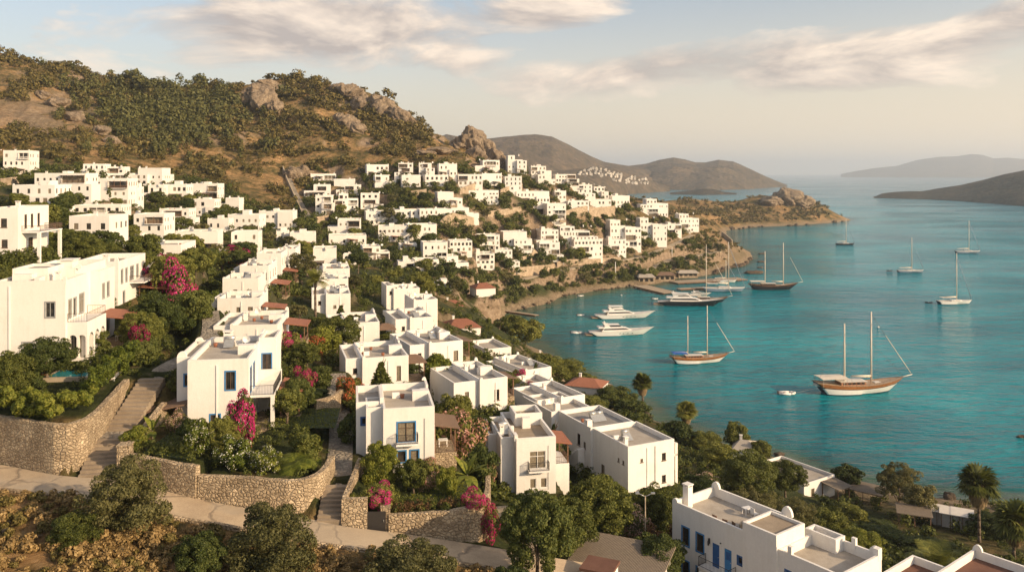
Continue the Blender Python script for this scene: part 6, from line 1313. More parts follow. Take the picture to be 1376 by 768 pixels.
k2 = 0
while k2 < 45 and tries < 60000:      # among the nearer villas
    tries += 1; px = rng.uniform(200, 900); py = rng.uniform(420, 640); D = ray(px, py, None, 78, 220)
    if not D: continue
    x = P_(px, D); w = rng.uniform(2.4, 4.6)
    if zt(x, D) < 2 or blocked(x, D, w * .4) or not free(x, D, w * .5) or (D < 86 and px < 670): continue
    placed.append((x, D, w * .5)); cand.append((px, py, D, x, w)); k2 += 1
KN = [('tree', 'green tree', .26), ('treed', 'dark green tree', .22), ('bush', 'olive green shrub', .18), ('bushd', 'dark green shrub', .12), ('oliv', 'grey-green tree', .10), ('cyp', 'slim dark cypress', .07), ('bushb', 'bright green shrub', .05)]
plan = []
for (px, py, D, x, w) in cand:
    t = rng.random(); acc_ = 0
    for key, word, pr in KN:
        acc_ += pr
        if t <= acc_: break
    h = w * rng.uniform(.8, 1.15) if key in ('tree', 'treed', 'oliv') else (w * .7 if key != 'cyp' else rng.uniform(6, 9))
    if key == 'cyp': w = min(w, 2.8)
    best = min(REFS, key=lambda s: math.hypot((s[0]['px'] - px) / 1.2, s[0]['b'] - py)); s = best[0]
    rel = 'left of' if px < s['l'] - 2 else ('right of' if px > s['r'] + 2 else ('in front of' if py > s['b'] - 3 else 'behind'))
    plan.append([px, key, word, D, x, w, h, rel, best[1]])
from collections import defaultdict
grp = defaultdict(list)
for p in plan: grp[(p[2], p[7], p[8])].append(p)
for (word, rel, ref), ps in grp.items():
    ps.sort(key=lambda p: p[0])
    for i, p in enumerate(ps):
        pre = '' if len(ps) == 1 else ('leftmost ' if i == 0 else ('rightmost ' if i == len(ps) - 1 else ORD[i + 1] + '-from-left '))
        lab = f"{pre}{word} {rel} the {ref}"
        lab = ' '.join(lab.split()[:16])
        fn = bush if p[1].startswith('bush') else tree
        fn(p[4], p[3], p[5], p[6], p[1], lab, group=('shrubs' if p[1].startswith('bush') else 'trees') + ' between the white houses', rng=rng)
# ---- hillside scrub and the pine wood: nobody could count it
def scatter(name, label, cat, mt, pts, faces_per, leaf, seed, lump=4):
    """pts: (x,y,z,w,h) shrubs merged in one mesh"""
    rs.seed(seed); P = np.array(pts, float); n = len(P); m = faces_per; K = lump
    d = rdir(n * K, .35).reshape(n, K, 3) * rs.uniform(.25, .62, (n, K, 1)); k = rs.randint(0, K, (n, m)); cc = np.take_along_axis(d, k[..., None].repeat(3, 2), 1)
    o = rdir(n * m, .35).reshape(n, m, 3); loc = cc + o * rs.uniform(.38, .55, (n, m, 1)); sc_ = np.stack([P[:, 3] / 2, P[:, 3] / 2, P[:, 4] * .6], 1)[:, None, :]
    pos = (loc * sc_ + np.stack([P[:, 0], P[:, 1], P[:, 2] + P[:, 4] * .36], 1)[:, None, :]).reshape(-1, 3)
    nr = (o + rs.normal(size=o.shape) * .35).reshape(-1, 3); nr /= np.linalg.norm(nr, axis=1, keepdims=True)
    size = np.repeat(P[:, 3] * leaf, m) * (.7 + .6 * rs.rand(n * m)); v, f = leaves(pos, nr, size, .7)
    return tag(mobj(name, np_mesh(name, v, f, [M[mt]])), label, cat, kind='stuff')
nr_ = np.random.RandomState(3)
CRAGS = [('grey limestone crag on the hill top, left peak', [(345, 128, 30, 15), (352, 140, 26, 18), (330, 133, 20, 10), (362, 118, 26, 9), (368, 146, 16, 12)]), ('limestone crag on the middle of the rocky summit', [(470, 126, 28, 11), (484, 142, 22, 13), (455, 120, 20, 8)]),
 ('right-hand summit crag facing the sea', [(515, 148, 24, 15), (535, 157, 26, 13), (505, 138, 20, 11), (548, 166, 16, 9)]), ('small broken outcrop below the middle summit crag', [(467, 166, 22, 11), (480, 174, 16, 9), (455, 160, 10, 7)]),
 ('rugged brown rock knob at the right end of the hill', [(632, 192, 26, 20), (650, 200, 24, 17), (664, 212, 18, 13), (618, 190, 22, 10), (674, 222, 12, 10), (640, 208, 20, 12)]), ('flat pale rock ledge above the top house row', [(590, 203, 34, 5), (570, 207, 20, 4)]),
 ('brown rocky bluff above the hillside path', [(392, 236, 18, 10), (405, 232, 14, 8)]), ('rock knob crowning the peninsula', [(1058, 268, 30, 13), (1075, 272, 26, 11), (1040, 271, 24, 7)]), ('pale rock patch on the left spur', [(75, 140, 22, 9), (98, 158, 20, 9), (55, 130, 14, 6), (130, 178, 18, 8), (148, 190, 14, 7)])]
def near_crag(px, py): return any(abs(px - c[0]) < c[2] * .55 and -c[3] * .9 < py - c[1] < c[3] * .8 for _, ps in CRAGS for c in ps)
def hill_density(px, py, D, z):
    f = float(fbm(px / 26, py / 13, 51, 4)); g = float(fbm(px / 9, py / 6, 57, 3))
    spur_ = math.exp(-(((px - 45) / 78) ** 2 + ((py - 158) / 34) ** 2)); brown = max(math.exp(-(((px - 350) / 42) ** 2 + ((py - 262) / 34) ** 2)), math.exp(-(((px - 190) / 80) ** 2 + ((py - 222) / 9) ** 2)) * .9, math.exp(-(((px - 440) / 130) ** 2 + ((py - 214) / 9) ** 2)), math.exp(-(((px - 150) / 60) ** 2 + ((py - 215) / 12) ** 2)) * .6)
    wood = math.exp(-(((px - 215 - (py - 160) * .5) / 95) ** 2 + ((py - 155) / 42) ** 2))
    return max(0, (.66 + wood * .7 - spur_ * 1.05 - brown * 1.0) + (f - .5) * 3.0 + (g - .5) * .8), wood
small, wood_ = [], []
for _ in range(42000):
    px = nr_.uniform(-60, 720); py = nr_.uniform(70, 300)
    D = ray(px, py, None, 230, 760)
    if not D: continue
    top_ = np.interp(px, [0, 100, 200, 300, 380, 425, 500, 620, 700], [205, 222, 230, 252, 300, 236, 226, 218, 212])
    if py > top_: continue
    x = P_(px, D); z = zt(x, D); dn, wd_ = hill_density(px, py, D, z)
    if nr_.rand() > dn * .66: continue
    if blocked(x, D, 1.5) or near_crag(px, py): continue
    if nr_.rand() < wd_ * .42: w = nr_.choice([nr_.uniform(3.5, 6), nr_.uniform(6, 11)]) * D / 480; wood_.append((x, D, z, w, w * nr_.uniform(.8, 1.15)))
    else: w = min(10, 1.1 + nr_.exponential(2.3)) * D / 480; small.append((x, D, z, w, w * nr_.uniform(.4, .75)))
if len(small) > 9500: small = [small[i] for i in nr_.permutation(len(small))[:9500]]
if len(wood_) > 1500: wood_ = [wood_[i] for i in nr_.permutation(len(wood_))[:1500]]
print('hill', len(small), len(wood_))
scatter('hillside_scrub', 'dense low maquis scrub covering the rocky hillside', 'scrub', 'scrub', small, 72, .085, 1, 5)
scatter('pine_wood', 'dark green pine wood filling the hollow of the hillside', 'wood', 'scrubdark', wood_, 130, .085, 2, 6)
pen = []
for _ in range(9000):
    px = nr_.uniform(840, 1134); py = nr_.uniform(255, 345); D = ray(px, py, None, 480, 1300)
    if not D: continue
    x = P_(px, D); z = zt(x, D)
    if z < 4.5 or blocked(x, D, 2): continue
    if D < 700 and py < 300 and px < 940: continue
    if nr_.rand() > (.9 if D > 700 else .55) * max(0, .35 + (fbm(px / 22, py / 7, 61, 3) - .5) * 2.6): continue
    w = nr_.uniform(2.5, 6) * (1.25 if D > 700 else .9); pen.append((x, D, z, w, w * .55))
scatter('peninsula_scrub', 'low olive scrub covering the brown peninsula and headland', 'scrub', 'scrub', pen, 26, .14, 3, 3)
# low planting between the houses
gar = []
for _ in range(15000):
    px = nr_.uniform(-20, 965); py = nr_.uniform(215, 690) if nr_.rand() < .5 else nr_.uniform(225, 400)
    D = ray(px, py, None, 84, 640)
    if not D: continue
    x = P_(px, D); z = zt(x, D)
    top_ = np.interp(px, [0, 100, 200, 300, 380, 425, 500, 620, 700, 800, 960], [205, 222, 230, 252, 296, 236, 226, 218, 212, 236, 300])
    if z < 1.8 or py < top_ or (px > 640 and D < 100 and py > 650): continue
    w = nr_.uniform(1.0, 3.4) * (1 if D > 180 else .75) * (1.75 if D > 300 else 1)
    if D < 92 and px < 640: continue
    if blocked(x, D, w * .3) or nr_.rand() > .45 + (fbm(x / 12, D / 12, 71, 3) - .4) * 2: continue
    gar.append((x, D, z, w, w * nr_.uniform(.5, .9)))
for _ in range(1500):
    px = nr_.uniform(640, 1376); D = nr_.uniform(84, 190); x = P_(px, D); z = zt(x, D); w = nr_.uniform(1.2, 3.2)
    if z < 1.5 or blocked(x, D, w * .4) or nr_.rand() > .4 + (fbm(x / 9, D / 9, 75, 3) - .4) * 2: continue
    gar.append((x, D, z, w, w * nr_.uniform(.5, .8)))
for _ in range(900):
    poly = [W2 + [(-28.0, 90)], W3 + [(-28.3, 96)], W5, [(-60, 84), (-44, 80), (-43.5, 100), (-60, 100)], [(-2, 78), (14, 80), (14, 92), (-2, 90)]][_ % 5]
    xs = [p[0] for p in poly]; ys = [p[1] for p in poly]; x, D = nr_.uniform(min(xs), max(xs)), nr_.uniform(min(ys), max(ys)); w = nr_.uniform(.6, 1.7)
    if poly_sd(np.array([x]), np.array([D]), poly)[0] < .5 or blocked(x, D, w * .4) or nr_.rand() > .5: continue
    if (-9.6 < x < -3.2 and 75.4 < D < 80.6) or (-27 < x < -19.5 and 88.5 < D < 95) or (-34.8 < x < -29.6 and 77 < D < 82): continue
    gar.append((x, D, zt(x, D), w, w * nr_.uniform(.6, 1.0)))
for _ in range(700):
    px = nr_.uniform(655, 985); D = nr_.uniform(385, 590); x = P_(px, D); z = zt(x, D); w = nr_.uniform(2.5, 7)
    if 2.6 < z < 24 and not blocked(x, D, w * .3) and nr_.rand() < .75: gar.append((x, D, z, w, w * nr_.uniform(.5, .8)))
print('garden', len(gar))
scatter('garden_greenery', 'mixed low garden planting between the white houses', 'plants', 'leaf', gar, 110, .075, 4, 5)
# foreground dry scrub
dryp, drk = [], []
for _ in range(2600):
    x = nr_.uniform(-46, 12); y = nr_.uniform(52, 70.5); lo_y = np.interp(x, [p[0] for p in ROAD_LO], [p[1] for p in ROAD_LO]) - .9
    if y > lo_y: continue
    w = nr_.uniform(.5, 1.7); f = fbm(x / 5, y / 5, 81, 3)
    if f > .5 + (y - 62) * -.012 * 0 and nr_.rand() < .8: dryp.append((x, y, zt(x, y), w, w * .75))
    elif nr_.rand() < .35: drk.append((x, y, zt(x, y), w * .9, w * .6))
    elif nr_.rand() < .45: dryp.append((x, y, zt(x, y), w, w * .6))
scatter('dry_scrub', 'dry golden-brown scrub and grasses on the bank below the road', 'dry scrub', 'dry', dryp, 260, .075, 5, 6)
scatter('bank_scrub', 'dark scrubby growth on the bank below the road', 'scrub', 'scrub', drk, 220, .08, 6, 5)
# ------------------------------------------------------------------ rocks
def rock_mesh(name, seed, sub, mt, rough=.28):
    import bmesh
    bm = bmesh.new(); bmesh.ops.create_icosphere(bm, subdivisions=sub, radius=1); v = np.array([w.co[:] for w in bm.verts]); f = np.array([[q.index for q in w.verts] for w in bm.faces]); bm.free()
    rs.seed(seed); pl = rdir(22); od = rs.uniform(.62, .95, 22)
    s = v @ pl.T; r = np.min(np.where(s > .05, od[None, :] / np.maximum(s, .05), 9), 1); r = np.minimum(r, 1.15)
    r = r * (1 + rough * (fbm(v[:, 0] * 2.2 + v[:, 2] * 1.7 + 5, v[:, 1] * 2.2 - v[:, 2] + 3, seed, 5, True) - .55) * 2 + .12 * (fbm(v[:, 0] * 7 + v[:, 2] * 5, v[:, 1] * 7 - v[:, 2] * 4, seed + 3, 3) - .5))
    return np_mesh(name, v * r[:, None], f, [M[mt]], smooth=False)
RK = [rock_mesh('rock', 300 + i, 5, 'rock') for i in range(4)]; RD = [rock_mesh('rock', 320 + i, 3, 'rockdark') for i in range(3)]
rng = random.Random(21)
for lab, parts in CRAGS:
    root = None
    for i, (px, py, wp, hp) in enumerate(parts):
        D = ray(px, py + hp * .4, None, 300, 1300) or 560; x = P_(px, D); z = zt(x, D); w = wp * D / F * 1.35; h = hp * D / F * 1.5
        if root is None: root = empty('rock_outcrop', (x, D, z)); tag(root, lab, 'rock')
        inst('crag', RK[i % 4], (x - root.location.x, D - root.location.y + w * .15, z - root.location.z + h * .14), (w * .6, w * .55, h * .85), rng.uniform(0, 6), root)
def shore_pt(px, lo, hi):
    ds = np.linspace(lo, hi, 200); z = zt((px - HX) * ds / F, ds); s = np.where(np.diff(np.sign(z)) != 0)[0]; return float(ds[s[0]]) if len(s) else None
rl = []
for k in range(150):
    t = k % 5
    if t < 2: px = rng.uniform(950, 1010); D = shore_pt(px, 520, 720)
    elif t == 2: px = rng.uniform(665, 860); D = shore_pt(px, 350, 520)
    elif t == 3: px = rng.uniform(700, 1376); D = shore_pt(px, 140, 300)
    else: px = rng.uniform(880, 1134); D = shore_pt(px, 860, 1120)
    if D is None: continue
    s = rng.uniform(.6, 1.5) * (2.2 if t < 2 else (1.2 if t < 4 else 3.2)) * .8; D += rng.uniform(-1.5, 1.5) * s; x = P_(px, D); 
    o = inst('shore_rock', rng.choice(RD), (x, D, max(0, zt(x, D)) + .1 * s), (s, s * rng.uniform(.7, 1), s * rng.uniform(.45, .8)), rng.uniform(0, 6))
    where = {0: 'at the foot of the dark headland', 1: 'at the foot of the dark headland', 2: 'along the beach of the bay', 3: 'along the near shore of the gardens', 4: 'along the waterline of the peninsula'}[t]
    tag(o, f'dark rugged boulder {where}', 'rock', 'boulders ' + where)
for px, py, s, lab in ((1023, 341, 3.6, 'lone dark rock in the water right of the headland, farthest out'), (1022, 352, 3.4, 'lone dark rock in the water, middle of three off the headland'), (1021, 359.5, 2.4, 'smallest lone rock in the water off the headland'), (1012, 367, 7.5, 'long dark rock skerry behind the dark schooner stern'), (1373, 587, 1.6, 'reddish rock awash at the right edge')):
    D = CZ * F / (py - HY); o = inst('sea_rock', RD[0], (P_(px, D), D, .1), (s, s * .5, s * .3), .2); tag(o, lab, 'rock')
# ------------------------------------------------------------------ boats
def gl(name, c, rough=.3, spec=.5, var=.05): return simple(name, c, rough, var=var, sc=1.5, spec=spec)
M['hullwhite'] = gl('hull_white', (.72, .69, .64)); M['hulldark'] = gl('hull_dark', (.018, .020, .025), .15); M['hullwood'] = simple('varnished_planks', (.30, .115, .035), .35, var=.35, sc=2.5); M['hullbrown'] = simple('dark_varnish', (.075, .035, .018), .4, var=.3, sc=2)
M['deck'] = simple('teak_deck', (.42, .30, .19), .7, var=.15, sc=2); M['deckpale'] = gl('pale_deck', (.62, .57, .50), .6); M['mast'] = simple('pale_mast', (.66, .58, .47), .4); M['bluecloth'] = simple('blue_tarpaulin', (.02, .10, .36), .7, var=.3); M['hullblue'] = gl('hull_blue_grey', (.20, .26, .33)); M['antifoul'] = simple('antifouling', (.03, .05, .08), .6); M['rope'] = simple('rigging_wire', (.10, .09, .08), .6)
def hull(L, B, fb, sheer_b, sheer_s, bands, transom=.7, rake=.12, n=26, keel=-.5, fullness=.55):
    """lofted hull, bow at +x; bands = [(fraction of freeboard, material index), ...] ascending"""
    m = MB(); rings = []; lv = [-.999] + [b[0] for b in bands]; mats = []
    for i in range(n + 1):
        t = i / n; s = t * 2 - 1
        bw = (transom + (1 - transom) * math.sin(min(1, t / .42) * math.pi / 2)) if t < .42 else max(0.0, math.cos(((t - .42) / .58) ** 1.5 * math.pi / 2)) ** .8
        hw = max(B / 2 * bw, .03); top = fb + (sheer_b * max(0, s) ** 2 + sheer_s * max(0, -s) ** 2)
        right = []
        for f in lv:
            if f < -.9: right.append((0, keel)); continue
            z = f * top if f > 0 else f * abs(keel); fl = fullness + (1 - fullness) * max(0, f) ** .7 if t > .5 else .82 + .18 * max(0, f); fl = 1 - (1 - fl) * min(1, max(0, (t - .1)) * 1.6)
            right.append((hw * fl, z))
        def xx(z): return -L / 2 + L * t + rake * L * (t ** 3) * (z / top - .5) - (rake * .6 * L * (1 - t) ** 4 * (1 - max(0, z) / top) * -1 if t < .4 else 0)
        ring = [(xx(z), -y, z) for y, z in reversed(right)] + [(xx(z), y, z) for y, z in right[1:]]
        rings.append(ring)
    bm_ = [b[1] for b in bands]; strip = list(reversed(bm_)) + bm_
    m.loft(rings, strip, caps=(True, True), sm=True); dk = MB()
    dr = [[(r[0][0], r[0][1] * .97, r[0][2] - .12), (r[0][0], 0, r[0][2] - .05), (r[0][0], r[-1][1] * .97, r[-1][2] - .12)] for r in rings]; dk.loft(dr, caps=(False, False))
    return m, dk, rings
def bx_(x0, x1, y0, y1, z0, z1): b = MB(); b.box(x0, x1, y0, y1, z0, z1); return b
def put(name, label, pl, pr, py, yaw=0, cat='boat', L=None):
    D = CZ * F / (py - HY); L = (pr - pl) * D / F if L is None else L; r = empty(name, (P_((pl + pr) / 2, D), D, 0), math.radians(yaw)); tag(r, label, cat); return r, L, D
def cabin(L0, L1, w0, w1, z, h, rake=.5, taper=.85): 
    b = MB(); b.loft([[(L0, -w0, z), (L0, w0, z), (L0 + rake * .3, w0 * taper, z + h), (L0 + rake * .3, -w0 * taper, z + h)], [(L1, -w1, z), (L1, w1, z), (L1 - rake, w1 * taper, z + h), (L1 - rake, -w1 * taper, z + h)]], closed=True, sm=False); return b
def gulet(label, pl, pr, py, yaw, masts, hmat, canopy='cloth', blue=False, sail=True, lite=True):
    r, L, D = put('sailing_gulet', label, pl, pr, py, yaw, 'sailing boat'); s = L / 25.0; B = L * .27
    mats = {'white': ('antifoul', 'hullwhite', 'hullwood', 'hullbrown', 'hullwood'), 'dark': ('antifoul', 'hulldark', 'hullbrown', 'hulldark', 'hullbrown')}[hmat]
    h, dk, rings = hull(L, B, 2.6 * s, 1.6 * s, .9 * s, [(0, 0), (.10, 0), (.60, 1), (.68, 3), (.74, 2), (1.0, 4)], .62, .20); 
    h.obj('hull', [M[k] for k in mats], r); dk.obj('deck', M['deck'], r)
    dz = 2.5 * s
    cb = cabin(-L * .22, L * .10, B * .30, B * .24, dz - .1, 1.15 * s, .5 * s); c = cb.obj('cabin', M['hullwood' if hmat == 'white' else 'hullbrown'], r)
    for k in range(5):
        w_ = MB(); x_ = -L * .19 + k * L * .055
        for sg in (-1, 1): w_.box(x_, x_ + L * .035, sg * B * .285 - .03, sg * B * .285 + .03, dz + .35 * s, dz + .8 * s)
        w_.obj('window', M['glass'], c)
    rf = MB(); rf.box(-L * .23, L * .10, -B * .31, B * .31, dz + 1.06 * s, dz + 1.16 * s); rf.obj('cabin_roof', M['deckpale'], r)
    cn = MB(); n = 7; z0 = dz + 2.25 * s
    rings_ = [[(x_, y_, z0 + (.22 * s) * (1 - (y_ / (B * .44)) ** 2) - abs(k - 2) * .03) for y_ in np.linspace(-B * .44, B * .44, n)] for k, x_ in enumerate(np.linspace(-L * .46, -L * .20 if blue else -L * .14, 5))]
    cn.loft(rings_, caps=(False, False)); cn.loft([[(p[0], p[1], p[2] - .08) for p in q] for q in rings_], caps=(False, False)); cp = cn.obj('canopy', M['bluecloth' if blue else canopy], r)
    for x_ in (-L * .45, -L * .20):
        for sg in (-1, 1): b = MB(); b.bar((x_, sg * B * .40, dz - .1), (x_, sg * B * .40, z0), .045, 5); b.obj('canopy_post', M['mast'], r)
    for (fx, hh) in masts:
        b = MB(); b.bar((fx * L, 0, dz - .3), (fx * L, 0, hh * L), .27 * s, 10, r2=.19 * s); mo = b.obj('mast', M['mast'], r)
        b = MB(); b.bar((fx * L, -.9 * s, hh * L * .68), (fx * L, .9 * s, hh * L * .68), .05, 5); b.obj('spreader', M['mast'], mo)
        b = MB(); b.bar((fx * L - .2, 0, dz + 1.9 * s), (fx * L - L * .26, 0, dz + 2.15 * s), .10 * s, 7)
        if sail: b.bar((fx * L - .2, 0, dz + 2.2 * s), (fx * L - L * .24, 0, dz + 2.4 * s), .24 * s, 8, r2=.15 * s)
        b.obj('boom', M['cloth'], r)
    bw = rings[-1][0]; b = MB(); b.bar((bw[0] - L * .05, 0, bw[2] - .2), (bw[0] + L * .10, 0, bw[2] + L * .022), .16 * s, 8, r2=.10 * s); b.obj('bowsprit', M['mast'], r)
    tip = (bw[0] + L * .095, 0, bw[2] + L * .02); fm = max(masts, key=lambda q: q[0]); am = min(masts, key=lambda q: q[0]); rg = MB()
    rg.bar((fm[0] * L, 0, fm[1] * L * .97), tip, .05, 4); rg.bar((fm[0] * L, 0, fm[1] * L * .62), (bw[0] - .2, 0, bw[2]), .045, 4); rg.bar((am[0] * L, 0, am[1] * L * .95), (-L * .48, 0, dz + .4), .03, 4)
    for fx, hh in masts:
        for sg in (-1, 1):
            for dx in (-.03, .03): rg.bar((fx * L, 0, hh * L * .9), (fx * L + dx * L, sg * B * .46, dz), .02, 3)
    rg.obj('rigging', M['rope'], r)
    fj = MB(); a = Vector((fm[0] * L, 0, fm[1] * L * .97)); t_ = Vector(tip); fj.bar(a.lerp(t_, .35), a.lerp(t_, .97), .10, 6); fj.obj('furled_jib', M['cloth'], r)
    rl_ = MB()
    for side in (0, -1):
        pts = [Vector(q[side]) for q in rings[1:-1:2]]
        for p, q in zip(pts, pts[1:]): rl_.bar(p + Vector((0, 0, .62 * s)), q + Vector((0, 0, .62 * s)), .04, 4); rl_.bar(p, p + Vector((0, 0, .62 * s)), .03, 4)
    rl_.obj('guard_rail', M['hullbrown'], r)
    b = MB(); b.box(-L * .50, -L * .46, -B * .16, B * .16, dz - .1, dz + .5 * s); b.box(L * .22, L * .34, -B * .12, B * .12, dz + .1, dz + .45 * s); b.obj('deck_box', M['deckpale'], r)
    b = MB(); b.bar((-L * .5, B * .1, dz), (-L * .57, B * .1, dz - .3 * s), .05, 5); b.obj('gangway', M['mast'], r)
    return r
gulet('nearest two-masted wooden gulet with white hull and beige awning, right foreground', 1092, 1208, 527, 7, [(-.14, .80), (.19, .93)], 'white')
gulet('two-masted wooden gulet with blue tarpaulin over its stern', 899, 974, 487, 6, [(-.17, .84), (.19, 1.02)], 'white', blue=True)
gulet('dark two-masted schooner moored off the headland rocks', 1006, 1066, 389, -5, [(-.13, .86), (.27, 1.05)], 'dark', lite=False)
gulet('brown-decked sailing yacht behind the black motor yacht, single tall mast', 924, 974, 406, -4, [(.0, 1.55)], 'dark', sail=False)
def motor(label, pl, pr, py, yaw, dark=False, tall=1.0, arch=True, decks=2):
    r, L, D = put('motor_yacht', label, pl, pr, py, yaw, 'motor yacht'); s = L / 25.0; B = L * .25
    hm_ = ('antifoul', 'hulldark' if dark else 'hullwhite', 'hulldark' if dark else 'hullwhite')
    h, dk, rings = hull(L, B, 2.0 * s, 1.25 * s, -.5 * s, [(0, 0), (.07, 0), (.55, 1), (1.0, 2)], .86, .20); ho_ = h.obj('hull', [M[k] for k in hm_], r); dk.obj('deck', M['deckpale'], r)
    for k in range(5):
        x_ = -L * .1 + k * L * .075; p = MB(); sy = B * .5 * (1 - max(0, (x_ / L - .05)) * 1.1)
        for sg in (-1, 1): p.box(x_, x_ + (.9 if k == 1 else .35) * s, sg * sy * .93 - .06, sg * sy * .93 + .06, .95 * s, (1.5 if k == 1 else 1.2) * s)
        p.obj('porthole', M['glass'], ho_)
    z = 2.0 * s
    c = cabin(-L * .30, L * .24, B * .40, B * .20, z - .15, 1.35 * s, L * .13, .86).obj('main_cabin', M['hullwhite'], r)
    w_ = cabin(-L * .27, L * .17, B * .392, B * .245, z + .42 * s, .55 * s, L * .06, .93); w_.obj('cabin_glazing', M['glass'], c)
    c2 = cabin(-L * .36, L * .08, B * .40, B * .24, z + 1.2 * s, .35 * s, L * .05, .95).obj('flybridge', M['hullwhite'], r)
    c3 = cabin(-L * .20, L * .04, B * .28, B * .20, z + 1.55 * s, .8 * s * tall, L * .05, .85).obj('flybridge_screen', M['glass' if decks == 2 else 'hullwhite'], r)
    if decks > 2: cabin(-L * .18, L * .03, B * .285, B * .20, z + 1.75 * s, .4 * s, L * .03, .95).obj('upper_glazing', M['glass'], c3)
    b = MB(); b.box(-L * .25, L * .0, -B * .27, B * .27, z + 2.35 * s * (1 if decks == 2 else tall), z + 2.48 * s * (1 if decks == 2 else tall)); b.obj('hardtop', M['hullwhite'], r)
    a = MB()
    for sg in (-1, 1): a.poly([(-L * .24, sg * B * .30, z + 1.4 * s), (-L * .14, sg * B * .30, z + 1.4 * s), (-L * .22, sg * B * .24, z + 3.0 * s), (-L * .27, sg * B * .24, z + 3.0 * s)]); a.box(-L * .25, -L * .17, sg * B * .27 - .12, sg * B * .27 + .12, z + 1.5 * s, z + 2.6 * s)
    a.box(-L * .27, -L * .22, -B * .25, B * .25, z + 2.9 * s, z + 3.1 * s); ao = a.obj('radar_arch', M['hullwhite'], r)
    d_ = MB(); d_.bar((-L * .245, 0, z + 3.1 * s), (-L * .245, 0, z + 3.9 * s), .28 * s, 8, r2=.08); d_.obj('radar_dome', M['hullwhite'], ao)
    p = MB(); p.box(-L * .56, -L * .46, -B * .38, B * .38, .35 * s, .55 * s); p.obj('swim_platform', M['deck'], r)
    rl_ = MB()
    for side in (0, -1):
        pts = [Vector(q[side]) for q in rings[12:-1:2]]
        for p_, q_ in zip(pts, pts[1:]): rl_.bar(p_ + Vector((0, 0, .7 * s)), q_ + Vector((0, 0, .7 * s)), .03, 4); rl_.bar(p_, p_ + Vector((0, 0, .7 * s)), .02, 4)
    rl_.obj('bow_rail', M['metal'], r); return r
motor('nearest white motor yacht in the bay with curved dark side windows', 791, 872, 449.5, 4)
motor('white motor yacht behind the nearest one, with tall radar mast', 799, 874, 427, 3, tall=1.4, decks=3)
motor('long black-hulled motor yacht with white superstructure at the marina', 884, 966, 410, -9, dark=True, tall=1.2, decks=3)
motor('small white motor yacht berthed behind the black-hulled yacht', 925, 953, 396, -8)
def sloop(label, pl, pr, py, yaw, mh, hm_='hullwhite', bimini='cloth', mx=.08):
    r, L, D = put('sailing_yacht', label, pl, pr, py, yaw, 'sailing boat'); s = L / 14.0; B = L * .27
    h, dk, rings = hull(L, B, 1.25 * s, .35 * s, .05, [(0, 0), (.10, 0), (.82, 1), (1.0, 2)], .74, .10); h.obj('hull', [M['antifoul'], M[hm_], M['hullwhite' if hm_ != 'hulldark' else 'hulldark']], r); dk.obj('deck', M['deckpale'], r)
    c = cabin(-L * .12, L * .24, B * .28, B * .16, 1.15 * s, .55 * s, L * .06).obj('coachroof', M['hullwhite'], r); cabin(-L * .10, L * .17, B * .275, B * .19, 1.38 * s, .2 * s, .2, .97).obj('cabin_window', M['glass'], c)
    b = MB(); b.bar((mx * L, 0, 1.2 * s), (mx * L, 0, mh * L), .24, 9, r2=.16); m_ = b.obj('mast', M['mast'], r)
    b = MB(); 
    for f in (.45, .70): b.bar((mx * L, -.9 * s, mh * L * f), (mx * L, .9 * s, mh * L * f), .035, 4)
    b.obj('spreader', M['mast'], m_)
    b = MB(); b.bar((mx * L, 0, 2.6 * s), (-L * .33, 0, 2.7 * s), .09, 6); b.bar((mx * L - .2, 0, 2.9 * s), (-L * .31, 0, 2.95 * s), .2 * s, 7, r2=.12); b.obj('boom', M['cloth'], r)
    b = MB(); z0 = 3.0 * s; b.box(-L * .40, -L * .14, -B * .38, B * .38, z0 - .4, z0 - .32); b.obj('bimini', M[bimini], r)
    for x_ in (-L * .38, -L * .16):
        for sg in (-1, 1): b = MB(); b.bar((x_, sg * B * .36, 1.2 * s), (x_, sg * B * .36, z0 - .38), .03, 4); b.obj('bimini_post', M['metal'], r)
    bw = rings[-1][0]; rg = MB(); rg.bar((mx * L, 0, mh * L * .97), (-L * .49, 0, 1.3 * s), .025, 4)
    for sg in (-1, 1): rg.bar((mx * L, 0, mh * L * .95), (mx * L - .3, sg * B * .47, 1.2 * s), .025, 4)
    for side in (0, -1):
        pts = [Vector(q[side]) for q in rings[1::3]]
        for p_, q_ in zip(pts, pts[1:]): rg.bar(p_ + Vector((0, 0, .7)), q_ + Vector((0, 0, .7)), .02, 3); rg.bar(p_, p_ + Vector((0, 0, .7)), .02, 3)
    rg.obj('rigging', M['rope'], r); b = MB(); b.bar((mx * L + .1, 0, mh * L * .93), (bw[0] - .2, 0, bw[2] + .3), .09, 6, r2=.16); b.obj('furled_jib', M['hullblue'], r); return r
sloop('dark-hulled sailing yacht farthest left of the anchored sailboats, off the peninsula tip', 1123, 1147, 329, -6, 1.45, 'hulldark')
sloop('white sailing yacht with grey boom cover, middle of the anchored sailboats', 1206, 1239, 366, -7, 1.42, 'hullblue')
sloop('pale sailing yacht farthest right, beyond the nearest anchored sailboat', 1284, 1315, 340, -5, 1.42, 'hullblue')
sloop('nearest anchored white sailing yacht at right with tall bare mast', 1259, 1305, 408, 4, 1.48)
sloop('blue-white sailing yacht berthed at the marina with tall mast', 945, 998, 391, -6, 1.25, 'hullblue', mx=.14)
sloop('white sailing yacht at the end of the marina pontoon, mostly hidden', 958, 988, 379, -6, 1.0, 'hullwhite')
